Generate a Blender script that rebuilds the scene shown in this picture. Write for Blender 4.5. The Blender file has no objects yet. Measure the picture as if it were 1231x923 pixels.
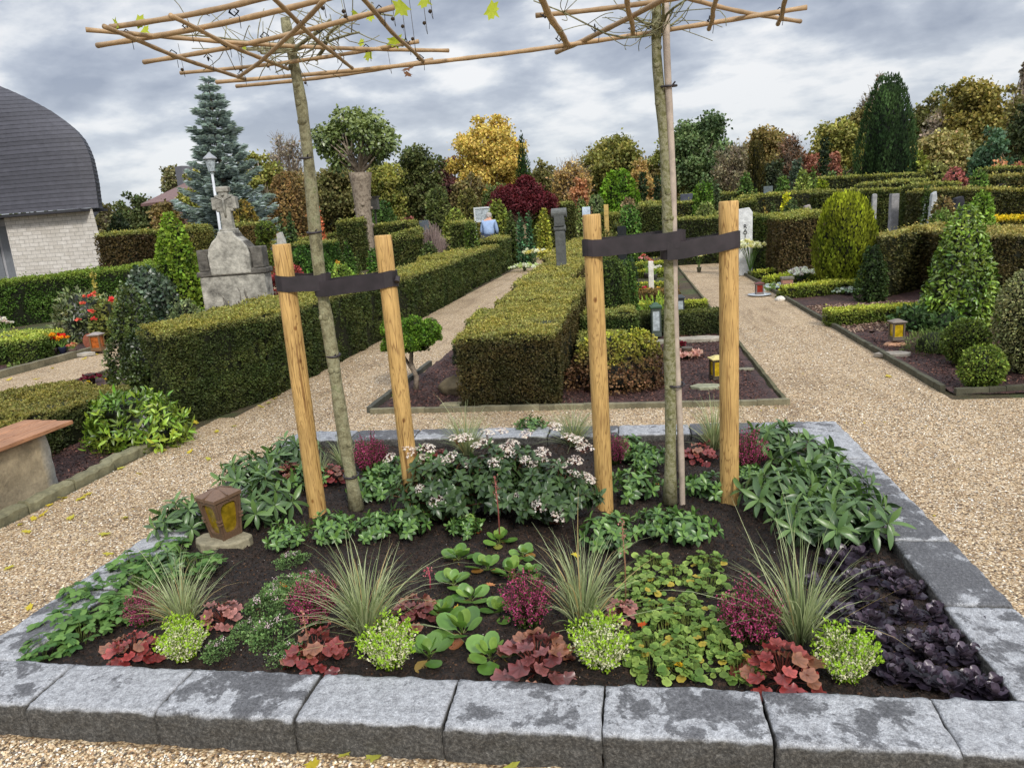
import bpy, math, random
import numpy as np
from mathutils import Vector, Matrix
rng = np.random.default_rng(11)
random.seed(5)
PI = math.pi
sc = bpy.context.scene
COL = bpy.context.scene.collection
# ------------------------------------------------------------------ camera
W0, H0, FP = 1231, 923, 870.0
CP, CR, CY, CH = math.radians(13.0), math.radians(-4.06), math.radians(10.0), 1.664
def _cam():
    cy, sy, cp, sp = math.cos(CY), math.sin(CY), math.cos(CP), math.sin(CP)
    F = np.array([-sy*cp, cy*cp, -sp]); R0 = np.array([cy, sy, 0.]); U0 = np.cross(R0, F)
    cr, sr = math.cos(CR), math.sin(CR)
    return F, cr*R0+sr*U0, -sr*R0+cr*U0
CF, CRT, CU = _cam(); CC = np.array([0, 0, CH])
def ray(x, y): return CF*FP + CRT*(x-W0/2) - CU*(y-H0/2)
def G(x, y, z=0.):                       # pixel of the survey photo -> point at height z
    d = ray(x, y); t = (z-CH)/d[2]; return CC+d*t
def AY(x, y, Y):                         # pixel -> point at distance Y
    d = ray(x, y); return CC+d*(Y/d[1])
def proj(P):
    d = np.asarray(P, float)-CC; w = d@CF
    return W0/2+FP*(d@CRT)/w, H0/2-FP*(d@CU)/w
def sm(t): t = min(1, max(0, t)); return t*t*(3-2*t)
def terr(X, Y):
    a = sm((X+14)/26.); return sm((Y-22)/45.)*(0.35+0.95*a)
def GT(x, y, Ymax=62.):                  # pixel -> point on the terrain
    d = ray(x, y)
    Y = 3.
    while Y < Ymax:
        p = CC+d*(Y/d[1])
        if p[2] <= terr(p[0], Y): break
        Y *= 1.01
    p = CC+d*(Y/d[1]); return np.array([p[0], Y, terr(p[0], Y)])
def XY(px, Y, z=1.0):                    # X so that column = px at distance Y
    q = (px-W0/2)/FP; d0 = np.array([0, Y, z])-CC
    return float((q*(d0@CF)-d0@CRT)/(CRT[0]-q*CF[0]))
def HT(X, Y, row):                       # height z at (X,Y) seen on this row
    d0 = np.array([X, Y, 0.])-CC; q = (H0/2-row)/FP
    return (q*(d0@CF)-d0@CU)/(CU[2]-q*CF[2])
cam = bpy.data.cameras.new("camera"); camo = bpy.data.objects.new("camera", cam); COL.objects.link(camo)
cam.sensor_width = 36; cam.lens = FP/W0*36; cam.clip_end = 2000; cam.clip_start = .05
m = Matrix(((CRT[0], CU[0], -CF[0], 0), (CRT[1], CU[1], -CF[1], 0), (CRT[2], CU[2], -CF[2], CH), (0, 0, 0, 1)))
camo.matrix_world = m; sc.camera = camo
sc.view_settings.view_transform = 'Standard'; sc.view_settings.look = 'None'; sc.view_settings.exposure = 0
sc.render.resolution_x = 1024; sc.render.resolution_y = 767
# ------------------------------------------------------------------ tagging
def tag(o, label=None, cat=None, group=None, kind=None):
    if label: o['label'] = label
    if cat: o['category'] = cat
    if group: o['group'] = group
    if kind: o['kind'] = kind
    return o
def thing(name, label, cat, loc=(0, 0, 0), rotz=0, group=None):
    o = bpy.data.objects.new(name, None); COL.objects.link(o); o.empty_display_size = .1
    o.location = [float(v) for v in loc]; o.rotation_euler = (0, 0, rotz)
    return tag(o, label, cat, group)
def dup(root, loc, rotz=0, scale=1., label=None, group=None):
    r = root.copy(); COL.objects.link(r); r.location = [float(v) for v in loc]; r.rotation_euler = (0, 0, rotz)
    r.scale = (scale,)*3 if np.isscalar(scale) else scale
    if label: r['label'] = label
    if group: r['group'] = group
    for ch in list(root.children):
        c = ch.copy(); COL.objects.link(c); c.parent = r
        for g in list(ch.children):
            d = g.copy(); COL.objects.link(d); d.parent = c
    return r
# ------------------------------------------------------------------ mesh builder
def lin(r, g, b, k=1.):
    f = lambda c: (c/12.92 if c <= .04045 else ((c+.055)/1.055)**2.4)
    return np.array([f(r/255.)*k, f(g/255.)*k, f(b/255.)*k])
SMOOTHM = []
class MB:
    def __init__(s): s.V = []; s.F = {3: [], 4: []}; s.C = []; s.n = 0; s.NG = []
    def add(s, V, F, C=(.5, .5, .5)):
        V = np.asarray(V, float).reshape(-1, 3); C = np.asarray(C, float)
        if C.ndim == 1: C = np.tile(C, (len(V), 1))
        fs = F if isinstance(F, list) and len(F) and isinstance(F[0], np.ndarray) else None
        if fs is None:
            d = {}
            for f in F: d.setdefault(len(f), []).append(f)
            fs = []
            for k, v in d.items():
                if k in (3, 4): fs.append(np.array(v))
                else: s.NG += [[i+s.n for i in f] for f in v]
        for f in fs: s.F[f.shape[1]].append(f+s.n)
        s.V.append(V); s.C.append(C); s.n += len(V); return s
    def box(s, c, d, rz=0, col=(.5, .5, .5), taper=1.):
        x, y, z = d[0]/2, d[1]/2, d[2]/2; t = taper
        V = np.array([[-x, -y, -z], [x, -y, -z], [x, y, -z], [-x, y, -z], [-x*t, -y*t, z], [x*t, -y*t, z], [x*t, y*t, z], [-x*t, y*t, z]])
        cs, sn = math.cos(rz), math.sin(rz)
        V = np.stack([V[:, 0]*cs-V[:, 1]*sn, V[:, 0]*sn+V[:, 1]*cs, V[:, 2]], 1)+np.array(c)
        return s.add(V, [(0, 3, 2, 1), (4, 5, 6, 7), (0, 1, 5, 4), (1, 2, 6, 5), (2, 3, 7, 6), (3, 0, 4, 7)], col)
    def tube(s, P, R, n=8, col=(.5, .5, .5), caps=True):
        P = np.asarray(P, float); k = len(P); R = np.full(k, R) if np.isscalar(R) else np.asarray(R, float)
        T = np.gradient(P, axis=0); T /= np.linalg.norm(T, axis=1)[:, None]+1e-9
        ref = np.array([0, 0, 1.]) if abs(T[0][2]) < .9 else np.array([1., 0, 0])
        u = np.cross(T[0], ref); u /= np.linalg.norm(u); V = []
        for i in range(k):
            u = u-T[i]*(u@T[i]); u /= np.linalg.norm(u)+1e-9; w = np.cross(T[i], u)
            a = np.arange(n)*2*PI/n
            V.append(P[i]+R[i]*(np.cos(a)[:, None]*u+np.sin(a)[:, None]*w))
        V = np.concatenate(V); F = []
        for i in range(k-1):
            for j in range(n):
                F.append((i*n+j, i*n+(j+1) % n, (i+1)*n+(j+1) % n, (i+1)*n+j))
        if caps: F.append(tuple(range(n))[::-1]); F.append(tuple((k-1)*n+j for j in range(n)))
        return s.add(V, F, col)
    def lathe(s, prof, n=20, c=(0, 0, 0), col=(.5, .5, .5), sx=1, sy=1):
        V = []; F = []; k = len(prof)
        for r, z in prof:
            for j in range(n): a = 2*PI*j/n; V.append((c[0]+r*sx*math.cos(a), c[1]+r*sy*math.sin(a), c[2]+z))
        for i in range(k-1):
            for j in range(n): F.append((i*n+j, i*n+(j+1) % n, (i+1)*n+(j+1) % n, (i+1)*n+j))
        F.append(tuple(range(n))[::-1]); F.append(tuple((k-1)*n+j for j in range(n)))
        return s.add(V, F, col)
    def prism(s, pts, y0, y1, col=(.5, .5, .5)):        # polygon in XZ extruded along Y
        n = len(pts); V = [(p[0], y0, p[1]) for p in pts]+[(p[0], y1, p[1]) for p in pts]
        F = [tuple(range(n)), tuple(range(2*n-1, n-1, -1))]+[(i, i+n, (i+1) % n+n, (i+1) % n) for i in range(n)]
        return s.add(V, F, col)
    def slab(s, pts, z0, z1, col=(.5, .5, .5), inset=0.):  # polygon in XY extruded up
        pts = np.array(pts, float); n = len(pts); c = pts.mean(0); q = c+(pts-c)*(1-inset)
        V = [(p[0], p[1], z0) for p in pts]+[(p[0], p[1], z1-(z1-z0)*inset*2) for p in pts]+[(p[0], p[1], z1) for p in q]
        F = [tuple(range(n))[::-1], tuple(range(2*n, 3*n))]
        for k in (0, 1): F += [(i+k*n, (i+1) % n+k*n, (i+1) % n+(k+1)*n, i+(k+1)*n) for i in range(n)]
        return s.add(V, F, col)
    def build(s, name, mat, parent=None, smooth=False, bevel=0., recenter=False):
        me = bpy.data.meshes.new(name)
        V = np.concatenate(s.V) if s.V else np.zeros((0, 3)); C = np.concatenate(s.C) if s.C else np.zeros((0, 3))
        org = np.zeros(3)
        if recenter: org = np.array([(V[:, 0].min()+V[:, 0].max())/2, (V[:, 1].min()+V[:, 1].max())/2, V[:, 2].min()]); V = V-org
        q = [np.concatenate(s.F[k]) for k in (3, 4) if s.F[k]]
        loops = np.concatenate([a.ravel() for a in q]+[np.array(f) for f in s.NG]) if (q or s.NG) else np.zeros(0)
        tot = np.concatenate([np.full(len(a), a.shape[1]) for a in q]+[np.array([len(f)]) for f in s.NG])
        st = np.concatenate([[0], np.cumsum(tot)[:-1]])
        me.vertices.add(len(V)); me.vertices.foreach_set('co', V.astype(np.float32).ravel())
        me.loops.add(len(loops)); me.loops.foreach_set('vertex_index', loops.astype(np.int32))
        me.polygons.add(len(tot)); me.polygons.foreach_set('loop_start', st.astype(np.int32))
        me.update(calc_edges=True)
        at = me.color_attributes.new('Col', 'FLOAT_COLOR', 'POINT')
        at.data.foreach_set('color', np.concatenate([np.clip(C, 0, 1), np.ones((len(C), 1))], 1).astype(np.float32).ravel())
        me.polygons.foreach_set('use_smooth', np.full(len(tot), bool(smooth or mat in SMOOTHM)))
        me.materials.append(mat)
        o = bpy.data.objects.new(name, me); COL.objects.link(o)
        if recenter: o.location = [float(v) for v in org]
        if parent: o.parent = parent
        if bevel:
            b = o.modifiers.new('bevel', 'BEVEL'); b.width = bevel; b.segments = 2; b.limit_method = 'ANGLE'; b.angle_limit = .6
        return o
# ------------------------------------------------------------------ numpy noise + leaf templates
_nd = np.random.default_rng(3)
_ND = _nd.normal(size=(60, 3)); _ND /= np.linalg.norm(_ND, axis=1)[:, None]; _NP = _nd.uniform(0, 6.28, 60)
def vn(P, f=1., s=0):                    # cheap smooth noise about [-1,1]
    P = np.asarray(P, float)*f; r = 0
    for i in range(6):
        k = (s*7+i) % 60; fr = 1+.45*i
        r = r+np.sin(P@_ND[k]*fr*3.+_NP[k]+1.7*np.sin(P@_ND[(k+11) % 60]*fr*1.9+_NP[(k+5) % 60]))
    return r/3.2
def nrm(v): return v/(np.linalg.norm(v, axis=-1, keepdims=True)+1e-9)
def frames(d, n):                        # leaf axis d, leaf normal about n
    d = nrm(d); x = nrm(np.cross(d, n)); z = np.cross(x, d); return np.stack([x, d, z], -1)
def inst(mb, T, pos, R, sc_, col, tcol=None):
    tv, tf = T; n = len(pos); k = len(tv); sc_ = np.asarray(sc_, float)
    if sc_.ndim == 0: sc_ = np.full(n, float(sc_))
    S = sc_[:, None, None] if sc_.ndim == 1 else sc_[:, None, :]
    V = np.einsum('nij,nkj->nki', R, tv[None]*S)+pos[:, None, :]
    F = [(f[None]+(np.arange(n)*k)[:, None, None]).reshape(-1, f.shape[1]) for f in tf]
    C = np.repeat(np.asarray(col)[:, None, :], k, 1) if np.ndim(col) == 2 else np.tile(col, (n, k, 1))
    if tcol is not None: C = C*tcol[None]
    mb.add(V.reshape(-1, 3), F, C.reshape(-1, 3))
def T_small(w=.6, h=.12): return (np.array([[0, 0, 0], [w/2, .45, h], [0, 1, 0], [-w/2, .45, h]]), [np.array([[0, 1, 2], [0, 2, 3]])])
def T_tri(w=.6): return (np.array([[-w/2, 0, 0], [w/2, 0, 0], [0, 1, 0.]]), [np.array([[0, 1, 2]])])
def T_leaf(w=.4, nl=4, droop=.2, fold=.25, wave=0., base=.05, peak=.45, blunt=1.):
    V = []; F = []
    for i in range(nl+1):
        t = i/nl; tt = t**(math.log(.5)/math.log(peak))
        ww = w/2*max(base*(1-t), math.sin(PI*tt)**blunt) if 0 < i < nl else (w/2*base if i == 0 else w*.02)
        z = -droop*t*t+.12*droop*t
        wz = wave*math.sin(t*9)
        V += [(-ww, t, z+fold*ww+wz), (0, t, z), (ww, t, z+fold*ww-wz)]
    for i in range(nl): a = i*3; F += [(a, a+1, a+4, a+3), (a+1, a+2, a+5, a+4)]
    V = np.array(V); F = [np.array(F)]; return V, F
def T_oval(n=12, w=.8, cup=.18, ruff=0., seed=0, base=.16):   # broad rounded blade on a short neck
    rr = np.random.default_rng(seed); V = [(0, 0, 0), (0, .55, -cup*.5)]
    for j in range(2):
        for i in range(n):
            a = -PI/2+2*PI*(i+.5)/n; q = 1. if j else .55; x = q*w/2*math.cos(a); y = .54+q*.46*math.sin(a); x *= min(1, base+y*2.6); V.append((x, y, (-cup*.35 if not j else ruff*math.sin(i*2.6)+ruff*.5*rr.normal())-.14*y*y))
    F3 = [(1, 2+i, 2+(i+1) % n) for i in range(n)]+[(0, 2+n, 2+n+n-1)]; F4 = [(2+i, 2+n+i, 2+n+(i+1) % n, 2+(i+1) % n) for i in range(n)]
    return np.array(V, float), [np.array(F3), np.array(F4)]
def T_round(n=8, r=.5, cup=.15, lobes=0, depth=.0, ruff=.0, seed=0):   # disc leaf, stalk end at origin, blade centre at y=r
    V = [(0, r*.75, -cup*r)]; rr = np.random.default_rng(seed)
    for j in range(2):
        for i in range(n):
            a = -PI/2+2*PI*(i+.5)/n; q = (1 if j else .55)*r
            if j: q *= 1-depth*(0.5+0.5*math.cos(lobes*(a+PI/2)))
            notch = .35*math.exp(-((i+.5)/n*2*PI)**2*2)+.35*math.exp(-(2*PI-(i+.5)/n*2*PI)**2*2)
            q *= 1-notch*(.9 if j else .5)
            V.append((q*math.cos(a), r+q*math.sin(a), (ruff*r*math.sin(a*lobes+1.)+ruff*r*rr.normal()*.4) if j else -cup*r*.4))
    F3 = [(0, 1+i, 1+(i+1) % n) for i in range(n)]
    F4 = [(1+i, 1+n+i, 1+n+(i+1) % n, 1+(i+1) % n) for i in range(n)]
    return np.array(V, float), [np.array(F3), np.array(F4)]
TS = T_small(); TN = T_small(.22, .03); TW = T_small(.85, .1)
def rdir(n): return nrm(rng.normal(size=(n, 3)))
def mixc(a, b, t): t = np.clip(t, 0, 1)[:, None]; return np.asarray(a)[None]*(1-t)+np.asarray(b)[None]*t
def scatter(mb, P, N, s, cols, T=TS, up=.25, tang=.8, var=.22, curl=.6):
    """leaves on surface points P with normals N: axis mostly tangent/outward, random"""
    n = len(P); N = np.asarray(N)
    d = nrm(rdir(n)*tang+N*.55+np.array([0, 0, up])); nn = nrm(N+rdir(n)*curl)
    c = cols*(1+var*rng.normal(size=(n, 1)))*(1+.06*rng.normal(size=(n, 3)))
    inst(mb, T, P, frames(d, nn), s*rng.uniform(.7, 1.3, n), np.clip(c, .002, 1))
# ------------------------------------------------------------------ materials
def mat(name):
    m = bpy.data.materials.new(name); m.use_nodes = True; nt = m.node_tree; nt.nodes.clear()
    out = nt.nodes.new('ShaderNodeOutputMaterial'); b = nt.nodes.new('ShaderNodeBsdfPrincipled')
    nt.links.new(b.outputs[0], out.inputs[0]); return m, nt, b, out
def nd(nt, t, **k):
    n = nt.nodes.new('ShaderNode'+t)
    for a, v in k.items():
        if a.startswith('i_'): n.inputs[a[2:].replace('_', ' ')].default_value = v
        else: setattr(n, a, v)
    return n
def L(nt, a, b): nt.links.new(a, b)
def ramp(nt, src, stops):
    r = nt.nodes.new('ShaderNodeValToRGB'); e = r.color_ramp.elements
    while len(e) > 1: e.remove(e[-1])
    e[0].position = stops[0][0]; e[0].color = (*stops[0][1], 1)
    for p, c in stops[1:]: x = e.new(p); x.color = (*c, 1)
    if src is not None: L(nt, src, r.inputs[0])
    return r
def mixn(nt, f, a, b, mode='MIX'):
    n = nd(nt, 'MixRGB', blend_type=mode)
    for s, i in ((f, 0), (a, 1), (b, 2)):
        if hasattr(s, 'is_output'): L(nt, s, n.inputs[i])
        elif i == 0: n.inputs[0].default_value = s
        else: n.inputs[i].default_value = (*s, 1)
    return n.outputs[0]
def noise(nt, vec, scale, detail=4, rough=.6, dist=0.):
    n = nd(nt, 'TexNoise'); n.inputs['Scale'].default_value = scale; n.inputs['Detail'].default_value = detail
    n.inputs['Roughness'].default_value = rough; n.inputs['Distortion'].default_value = dist
    if vec is not None: L(nt, vec, n.inputs['Vector'])
    return n
def bump(nt, b, h, strength, dist):
    n = nd(nt, 'Bump'); n.inputs['Strength'].default_value = strength; n.inputs['Distance'].default_value = dist
    L(nt, h, n.inputs['Height']); L(nt, n.outputs[0], b.inputs['Normal']); return n
def leaf_mat(name, rough=.5, spec=.4, trans=.25, sheen=0):
    m, nt, b, out = mat(name)
    a = nd(nt, 'Attribute', attribute_name='Col')
    b.inputs['Roughness'].default_value = rough; b.inputs['Specular IOR Level'].default_value = spec
    L(nt, a.outputs['Color'], b.inputs['Base Color'])
    if trans > 0:
        t = nd(nt, 'BsdfTranslucent'); mx = nd(nt, 'MixShader'); mx.inputs[0].default_value = trans
        c = mixn(nt, 1., a.outputs['Color'], (1.1, 1.2, .7), 'MULTIPLY'); L(nt, c, t.inputs['Color'])
        L(nt, b.outputs[0], mx.inputs[1]); L(nt, t.outputs[0], mx.inputs[2]); L(nt, mx.outputs[0], out.inputs[0])
    return m
M = {}
M['leaf'] = leaf_mat('leaf', .6, .25, .2)
M['gloss'] = leaf_mat('glossy_leaf', .33, .5, .12)
M['petal'] = leaf_mat('petal', .6, .2, .3)
SMOOTHM += [M['leaf'], M['gloss'], M['petal']]
def vcol_mat(name, rough=.8, bscale=60, bstr=.4, bdist=.004, spec=.3, metallic=0, mottled=.35, msc=9):
    m, nt, b, out = mat(name)
    a = nd(nt, 'Attribute', attribute_name='Col'); tc = nd(nt, 'TexCoord')
    n1 = noise(nt, tc.outputs['Object'], msc, 6, .65); n2 = noise(nt, tc.outputs['Object'], bscale, 5, .7)
    r = ramp(nt, n1.outputs[0], [(.3, (1-mottled,)*3), (.7, (1+mottled*.6,)*3)])
    r2 = ramp(nt, n2.outputs[0], [(.3, (.8,)*3), (.7, (1.15,)*3)])
    c = mixn(nt, 1., a.outputs['Color'], r.outputs[0], 'MULTIPLY'); c = mixn(nt, 1., c, r2.outputs[0], 'MULTIPLY')
    L(nt, c, b.inputs['Base Color']); b.inputs['Roughness'].default_value = rough
    b.inputs['Specular IOR Level'].default_value = spec; b.inputs['Metallic'].default_value = metallic
    bump(nt, b, n2.outputs[0], bstr, bdist); return m
M['stone'] = vcol_mat('weathered_stone', .85, 40, .6, .01)
M['paint'] = vcol_mat('painted_metal', .45, 80, .1, .001, .5, 0, .15)
M['plain'] = vcol_mat('plain', .7, 50, .2, .002, .3, 0, .15)
def gravel_mat():
    m, nt, b, out = mat('gravel'); g = nd(nt, 'NewGeometry'); P = g.outputs['Position']
    wn = noise(nt, P, 30, 2); v0 = nd(nt, 'VectorMath', operation='MULTIPLY_ADD')
    L(nt, wn.outputs['Color'], v0.inputs[0]); v0.inputs[1].default_value = (.012,)*3; L(nt, P, v0.inputs[2])
    hs = []; cs = []
    for s, dsc in ((105., 1), (62., 2)):
        v = nd(nt, 'TexVoronoi', feature='F1'); v.inputs['Scale'].default_value = s; v.inputs['Randomness'].default_value = 1
        L(nt, v0.outputs[0], v.inputs['Vector'])
        sep = nd(nt, 'SeparateColor'); L(nt, v.outputs['Color'], sep.inputs[0])
        r = ramp(nt, sep.outputs[0], [(0, lin(134, 108, 78)), (.1, lin(182, 156, 120)), (.28, lin(214, 194, 160)), (.5, lin(200, 174, 136)), (.68, lin(228, 211, 182)), (.86, lin(243, 233, 215)), (.95, lin(160, 132, 102)), (1, lin(124, 114, 102))])
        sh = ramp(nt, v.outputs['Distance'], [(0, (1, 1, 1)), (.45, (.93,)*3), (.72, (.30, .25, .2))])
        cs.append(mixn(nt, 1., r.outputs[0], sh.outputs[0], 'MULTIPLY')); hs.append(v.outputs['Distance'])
    big = noise(nt, P, 24, 2); bm = ramp(nt, big.outputs[0], [(.48, (0, 0, 0)), (.56, (1, 1, 1))])
    c = mixn(nt, bm.outputs[0], cs[0], cs[1])
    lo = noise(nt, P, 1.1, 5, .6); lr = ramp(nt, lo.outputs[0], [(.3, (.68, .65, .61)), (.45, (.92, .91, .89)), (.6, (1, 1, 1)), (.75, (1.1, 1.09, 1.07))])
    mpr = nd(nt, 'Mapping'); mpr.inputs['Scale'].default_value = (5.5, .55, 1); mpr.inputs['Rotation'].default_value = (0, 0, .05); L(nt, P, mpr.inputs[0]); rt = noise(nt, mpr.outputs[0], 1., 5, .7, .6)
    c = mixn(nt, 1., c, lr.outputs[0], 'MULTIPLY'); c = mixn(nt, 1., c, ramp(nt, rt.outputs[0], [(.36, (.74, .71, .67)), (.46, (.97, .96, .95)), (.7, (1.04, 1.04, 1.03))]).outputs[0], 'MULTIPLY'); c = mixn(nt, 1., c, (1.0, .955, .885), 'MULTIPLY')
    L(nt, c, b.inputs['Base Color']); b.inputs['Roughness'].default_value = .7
    inv = nd(nt, 'Math', operation='MULTIPLY'); L(nt, hs[0], inv.inputs[0]); inv.inputs[1].default_value = -1
    bump(nt, b, inv.outputs[0], .9, .006); return m
M['gravel'] = gravel_mat()
def mulch_mat(name, cols, scale=70, wet=.7, bd=.012):
    m, nt, b, out = mat(name); g = nd(nt, 'NewGeometry'); P = g.outputs['Position']
    mp = nd(nt, 'VectorMath', operation='MULTIPLY'); wn = noise(nt, P, 14, 3)
    v0 = nd(nt, 'VectorMath', operation='MULTIPLY_ADD'); L(nt, wn.outputs['Color'], v0.inputs[0]); v0.inputs[1].default_value = (.05,)*3; L(nt, P, v0.inputs[2])
    v = nd(nt, 'TexVoronoi', feature='F1'); v.inputs['Scale'].default_value = scale; L(nt, v0.outputs[0], v.inputs['Vector'])
    sep = nd(nt, 'SeparateColor'); L(nt, v.outputs['Color'], sep.inputs[0])
    r = ramp(nt, sep.outputs[0], [(i/(len(cols)-1), c) for i, c in enumerate(cols)])
    f = noise(nt, P, 160, 4, .7); fr = ramp(nt, f.outputs[0], [(.3, (.45,)*3), (.7, (1.4,)*3)])
    c = mixn(nt, 1., r.outputs[0], fr.outputs[0], 'MULTIPLY')
    lo = noise(nt, P, 2.5, 4); lr = ramp(nt, lo.outputs[0], [(.35, (.6,)*3), (.65, (1.2,)*3)]); c = mixn(nt, 1., c, lr.outputs[0], 'MULTIPLY')
    L(nt, c, b.inputs['Base Color']); b.inputs['Roughness'].default_value = wet
    h = nd(nt, 'Math', operation='SUBTRACT'); L(nt, f.outputs[0], h.inputs[0]); L(nt, v.outputs['Distance'], h.inputs[1])
    bump(nt, b, h.outputs[0], 1., bd); return m
M['soil'] = mulch_mat('dark_soil', [lin(34, 25, 19), lin(52, 38, 29), lin(27, 20, 16), lin(72, 52, 39), lin(40, 29, 23)], 80, .75)
M['bark'] = mulch_mat('bark_mulch', [lin(58, 36, 32), lin(84, 54, 48), lin(46, 30, 28), lin(104, 70, 60), lin(62, 42, 38)], 55, .7)
def ground_mat():
    m, nt, b, out = mat('ground'); g = nd(nt, 'NewGeometry'); P = g.outputs['Position']
    n1 = noise(nt, P, .8, 6, .65); n2 = noise(nt, P, 40, 5, .7); n3 = noise(nt, P, 5, 5, .65)
    r = ramp(nt, n1.outputs[0], [(.3, lin(72, 56, 44)), (.5, lin(88, 74, 50)), (.62, lin(76, 88, 40)), (.8, lin(92, 106, 46))])
    c = mixn(nt, 1., r.outputs[0], ramp(nt, n2.outputs[0], [(.3, (.5,)*3), (.7, (1.3,)*3)]).outputs[0], 'MULTIPLY')
    c = mixn(nt, 1., c, ramp(nt, n3.outputs[0], [(.3, (.6,)*3), (.7, (1.2,)*3)]).outputs[0], 'MULTIPLY')
    L(nt, c, b.inputs['Base Color']); b.inputs['Roughness'].default_value = .9; bump(nt, b, n2.outputs[0], 1., .03); return m
M['ground'] = ground_mat()
def block_mat():
    m, nt, b, out = mat('split_stone_block'); tc = nd(nt, 'TexCoord'); g = nd(nt, 'NewGeometry'); oi = nd(nt, 'ObjectInfo')
    off = nd(nt, 'VectorMath', operation='MULTIPLY_ADD'); cmb = nd(nt, 'CombineXYZ')
    for i in range(3): L(nt, oi.outputs['Random'], cmb.inputs[i])
    L(nt, cmb.outputs[0], off.inputs[0]); off.inputs[1].default_value = (37, 91, 13); L(nt, tc.outputs['Object'], off.inputs[2]); P = off.outputs[0]
    sepn = nd(nt, 'SeparateXYZ'); L(nt, g.outputs['Normal'], sepn.inputs[0])
    topm = ramp(nt, sepn.outputs[2], [(.35, (0, 0, 0)), (.75, (1, 1, 1))])
    n1 = noise(nt, P, 7.5, 10, .68, .3); n2 = noise(nt, P, 90, 4, .7); n3 = noise(nt, P, 320, 2, .6); n4 = noise(nt, P, 28, 5, .7)
    th = nd(nt, 'MapRange'); L(nt, oi.outputs['Random'], th.inputs[0]); th.inputs[3].default_value = -.14; th.inputs[4].default_value = .10
    rimv = nd(nt, 'VectorMath', operation='MULTIPLY'); L(nt, tc.outputs['Object'], rimv.inputs[0]); rimv.inputs[1].default_value = (4.05, 8.2, 0)
    ra = nd(nt, 'VectorMath', operation='ABSOLUTE'); L(nt, rimv.outputs[0], ra.inputs[0]); rs = nd(nt, 'SeparateXYZ'); L(nt, ra.outputs[0], rs.inputs[0]); rm = nd(nt, 'Math', operation='MAXIMUM'); L(nt, rs.outputs[0], rm.inputs[0]); L(nt, rs.outputs[1], rm.inputs[1])
    rp = nd(nt, 'Math', operation='POWER'); L(nt, rm.outputs[0], rp.inputs[0]); rp.inputs[1].default_value = 6; rk = nd(nt, 'Math', operation='MULTIPLY'); L(nt, rp.outputs[0], rk.inputs[0]); rk.inputs[1].default_value = -.09
    sh0 = nd(nt, 'Math', operation='ADD'); L(nt, n1.outputs[0], sh0.inputs[0]); L(nt, th.outputs[0], sh0.inputs[1]); sh = nd(nt, 'Math', operation='ADD'); L(nt, sh0.outputs[0], sh.inputs[0]); L(nt, rk.outputs[0], sh.inputs[1])
    bl = ramp(nt, sh.outputs[0], [(.47, (1, 1, 1)), (.485, (.8,)*3), (.505, (.22,)*3), (.54, (.06,)*3), (.64, (0,)*3)])
    sp = ramp(nt, n4.outputs[0], [(.38, (.0,)*3), (.6, (1,)*3)])
    dark = ramp(nt, n2.outputs[0], [(.3, lin(64, 64, 66)), (.5, lin(90, 90, 92)), (.7, lin(118, 118, 120))])
    light = ramp(nt, n2.outputs[0], [(.28, lin(136, 136, 138)), (.5, lin(174, 175, 177)), (.7, lin(200, 201, 203))])
    f1 = mixn(nt, .5, bl.outputs[0], sp.outputs[0], 'MULTIPLY'); c = mixn(nt, f1, dark.outputs[0], light.outputs[0])
    grit = ramp(nt, n3.outputs[0], [(.3, (.55,)*3), (.5, (1,)*3), (.7, (1.4,)*3)]); c = mixn(nt, 1., c, grit.outputs[0], 'MULTIPLY')
    side = ramp(nt, n2.outputs[0], [(.3, lin(42, 41, 39)), (.5, lin(76, 74, 70)), (.75, lin(120, 117, 111))])
    side2 = mixn(nt, 1., side.outputs[0], grit.outputs[0], 'MULTIPLY'); c = mixn(nt, topm.outputs[0], side2, c)
    L(nt, c, b.inputs['Base Color']); b.inputs['Roughness'].default_value = .8
    s = nd(nt, 'Math', operation='MULTIPLY_ADD'); L(nt, n4.outputs[0], s.inputs[0]); s.inputs[1].default_value = 2.; L(nt, n2.outputs[0], s.inputs[2])
    bump(nt, b, s.outputs[0], .8, .006); return m
M['block'] = block_mat()
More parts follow.
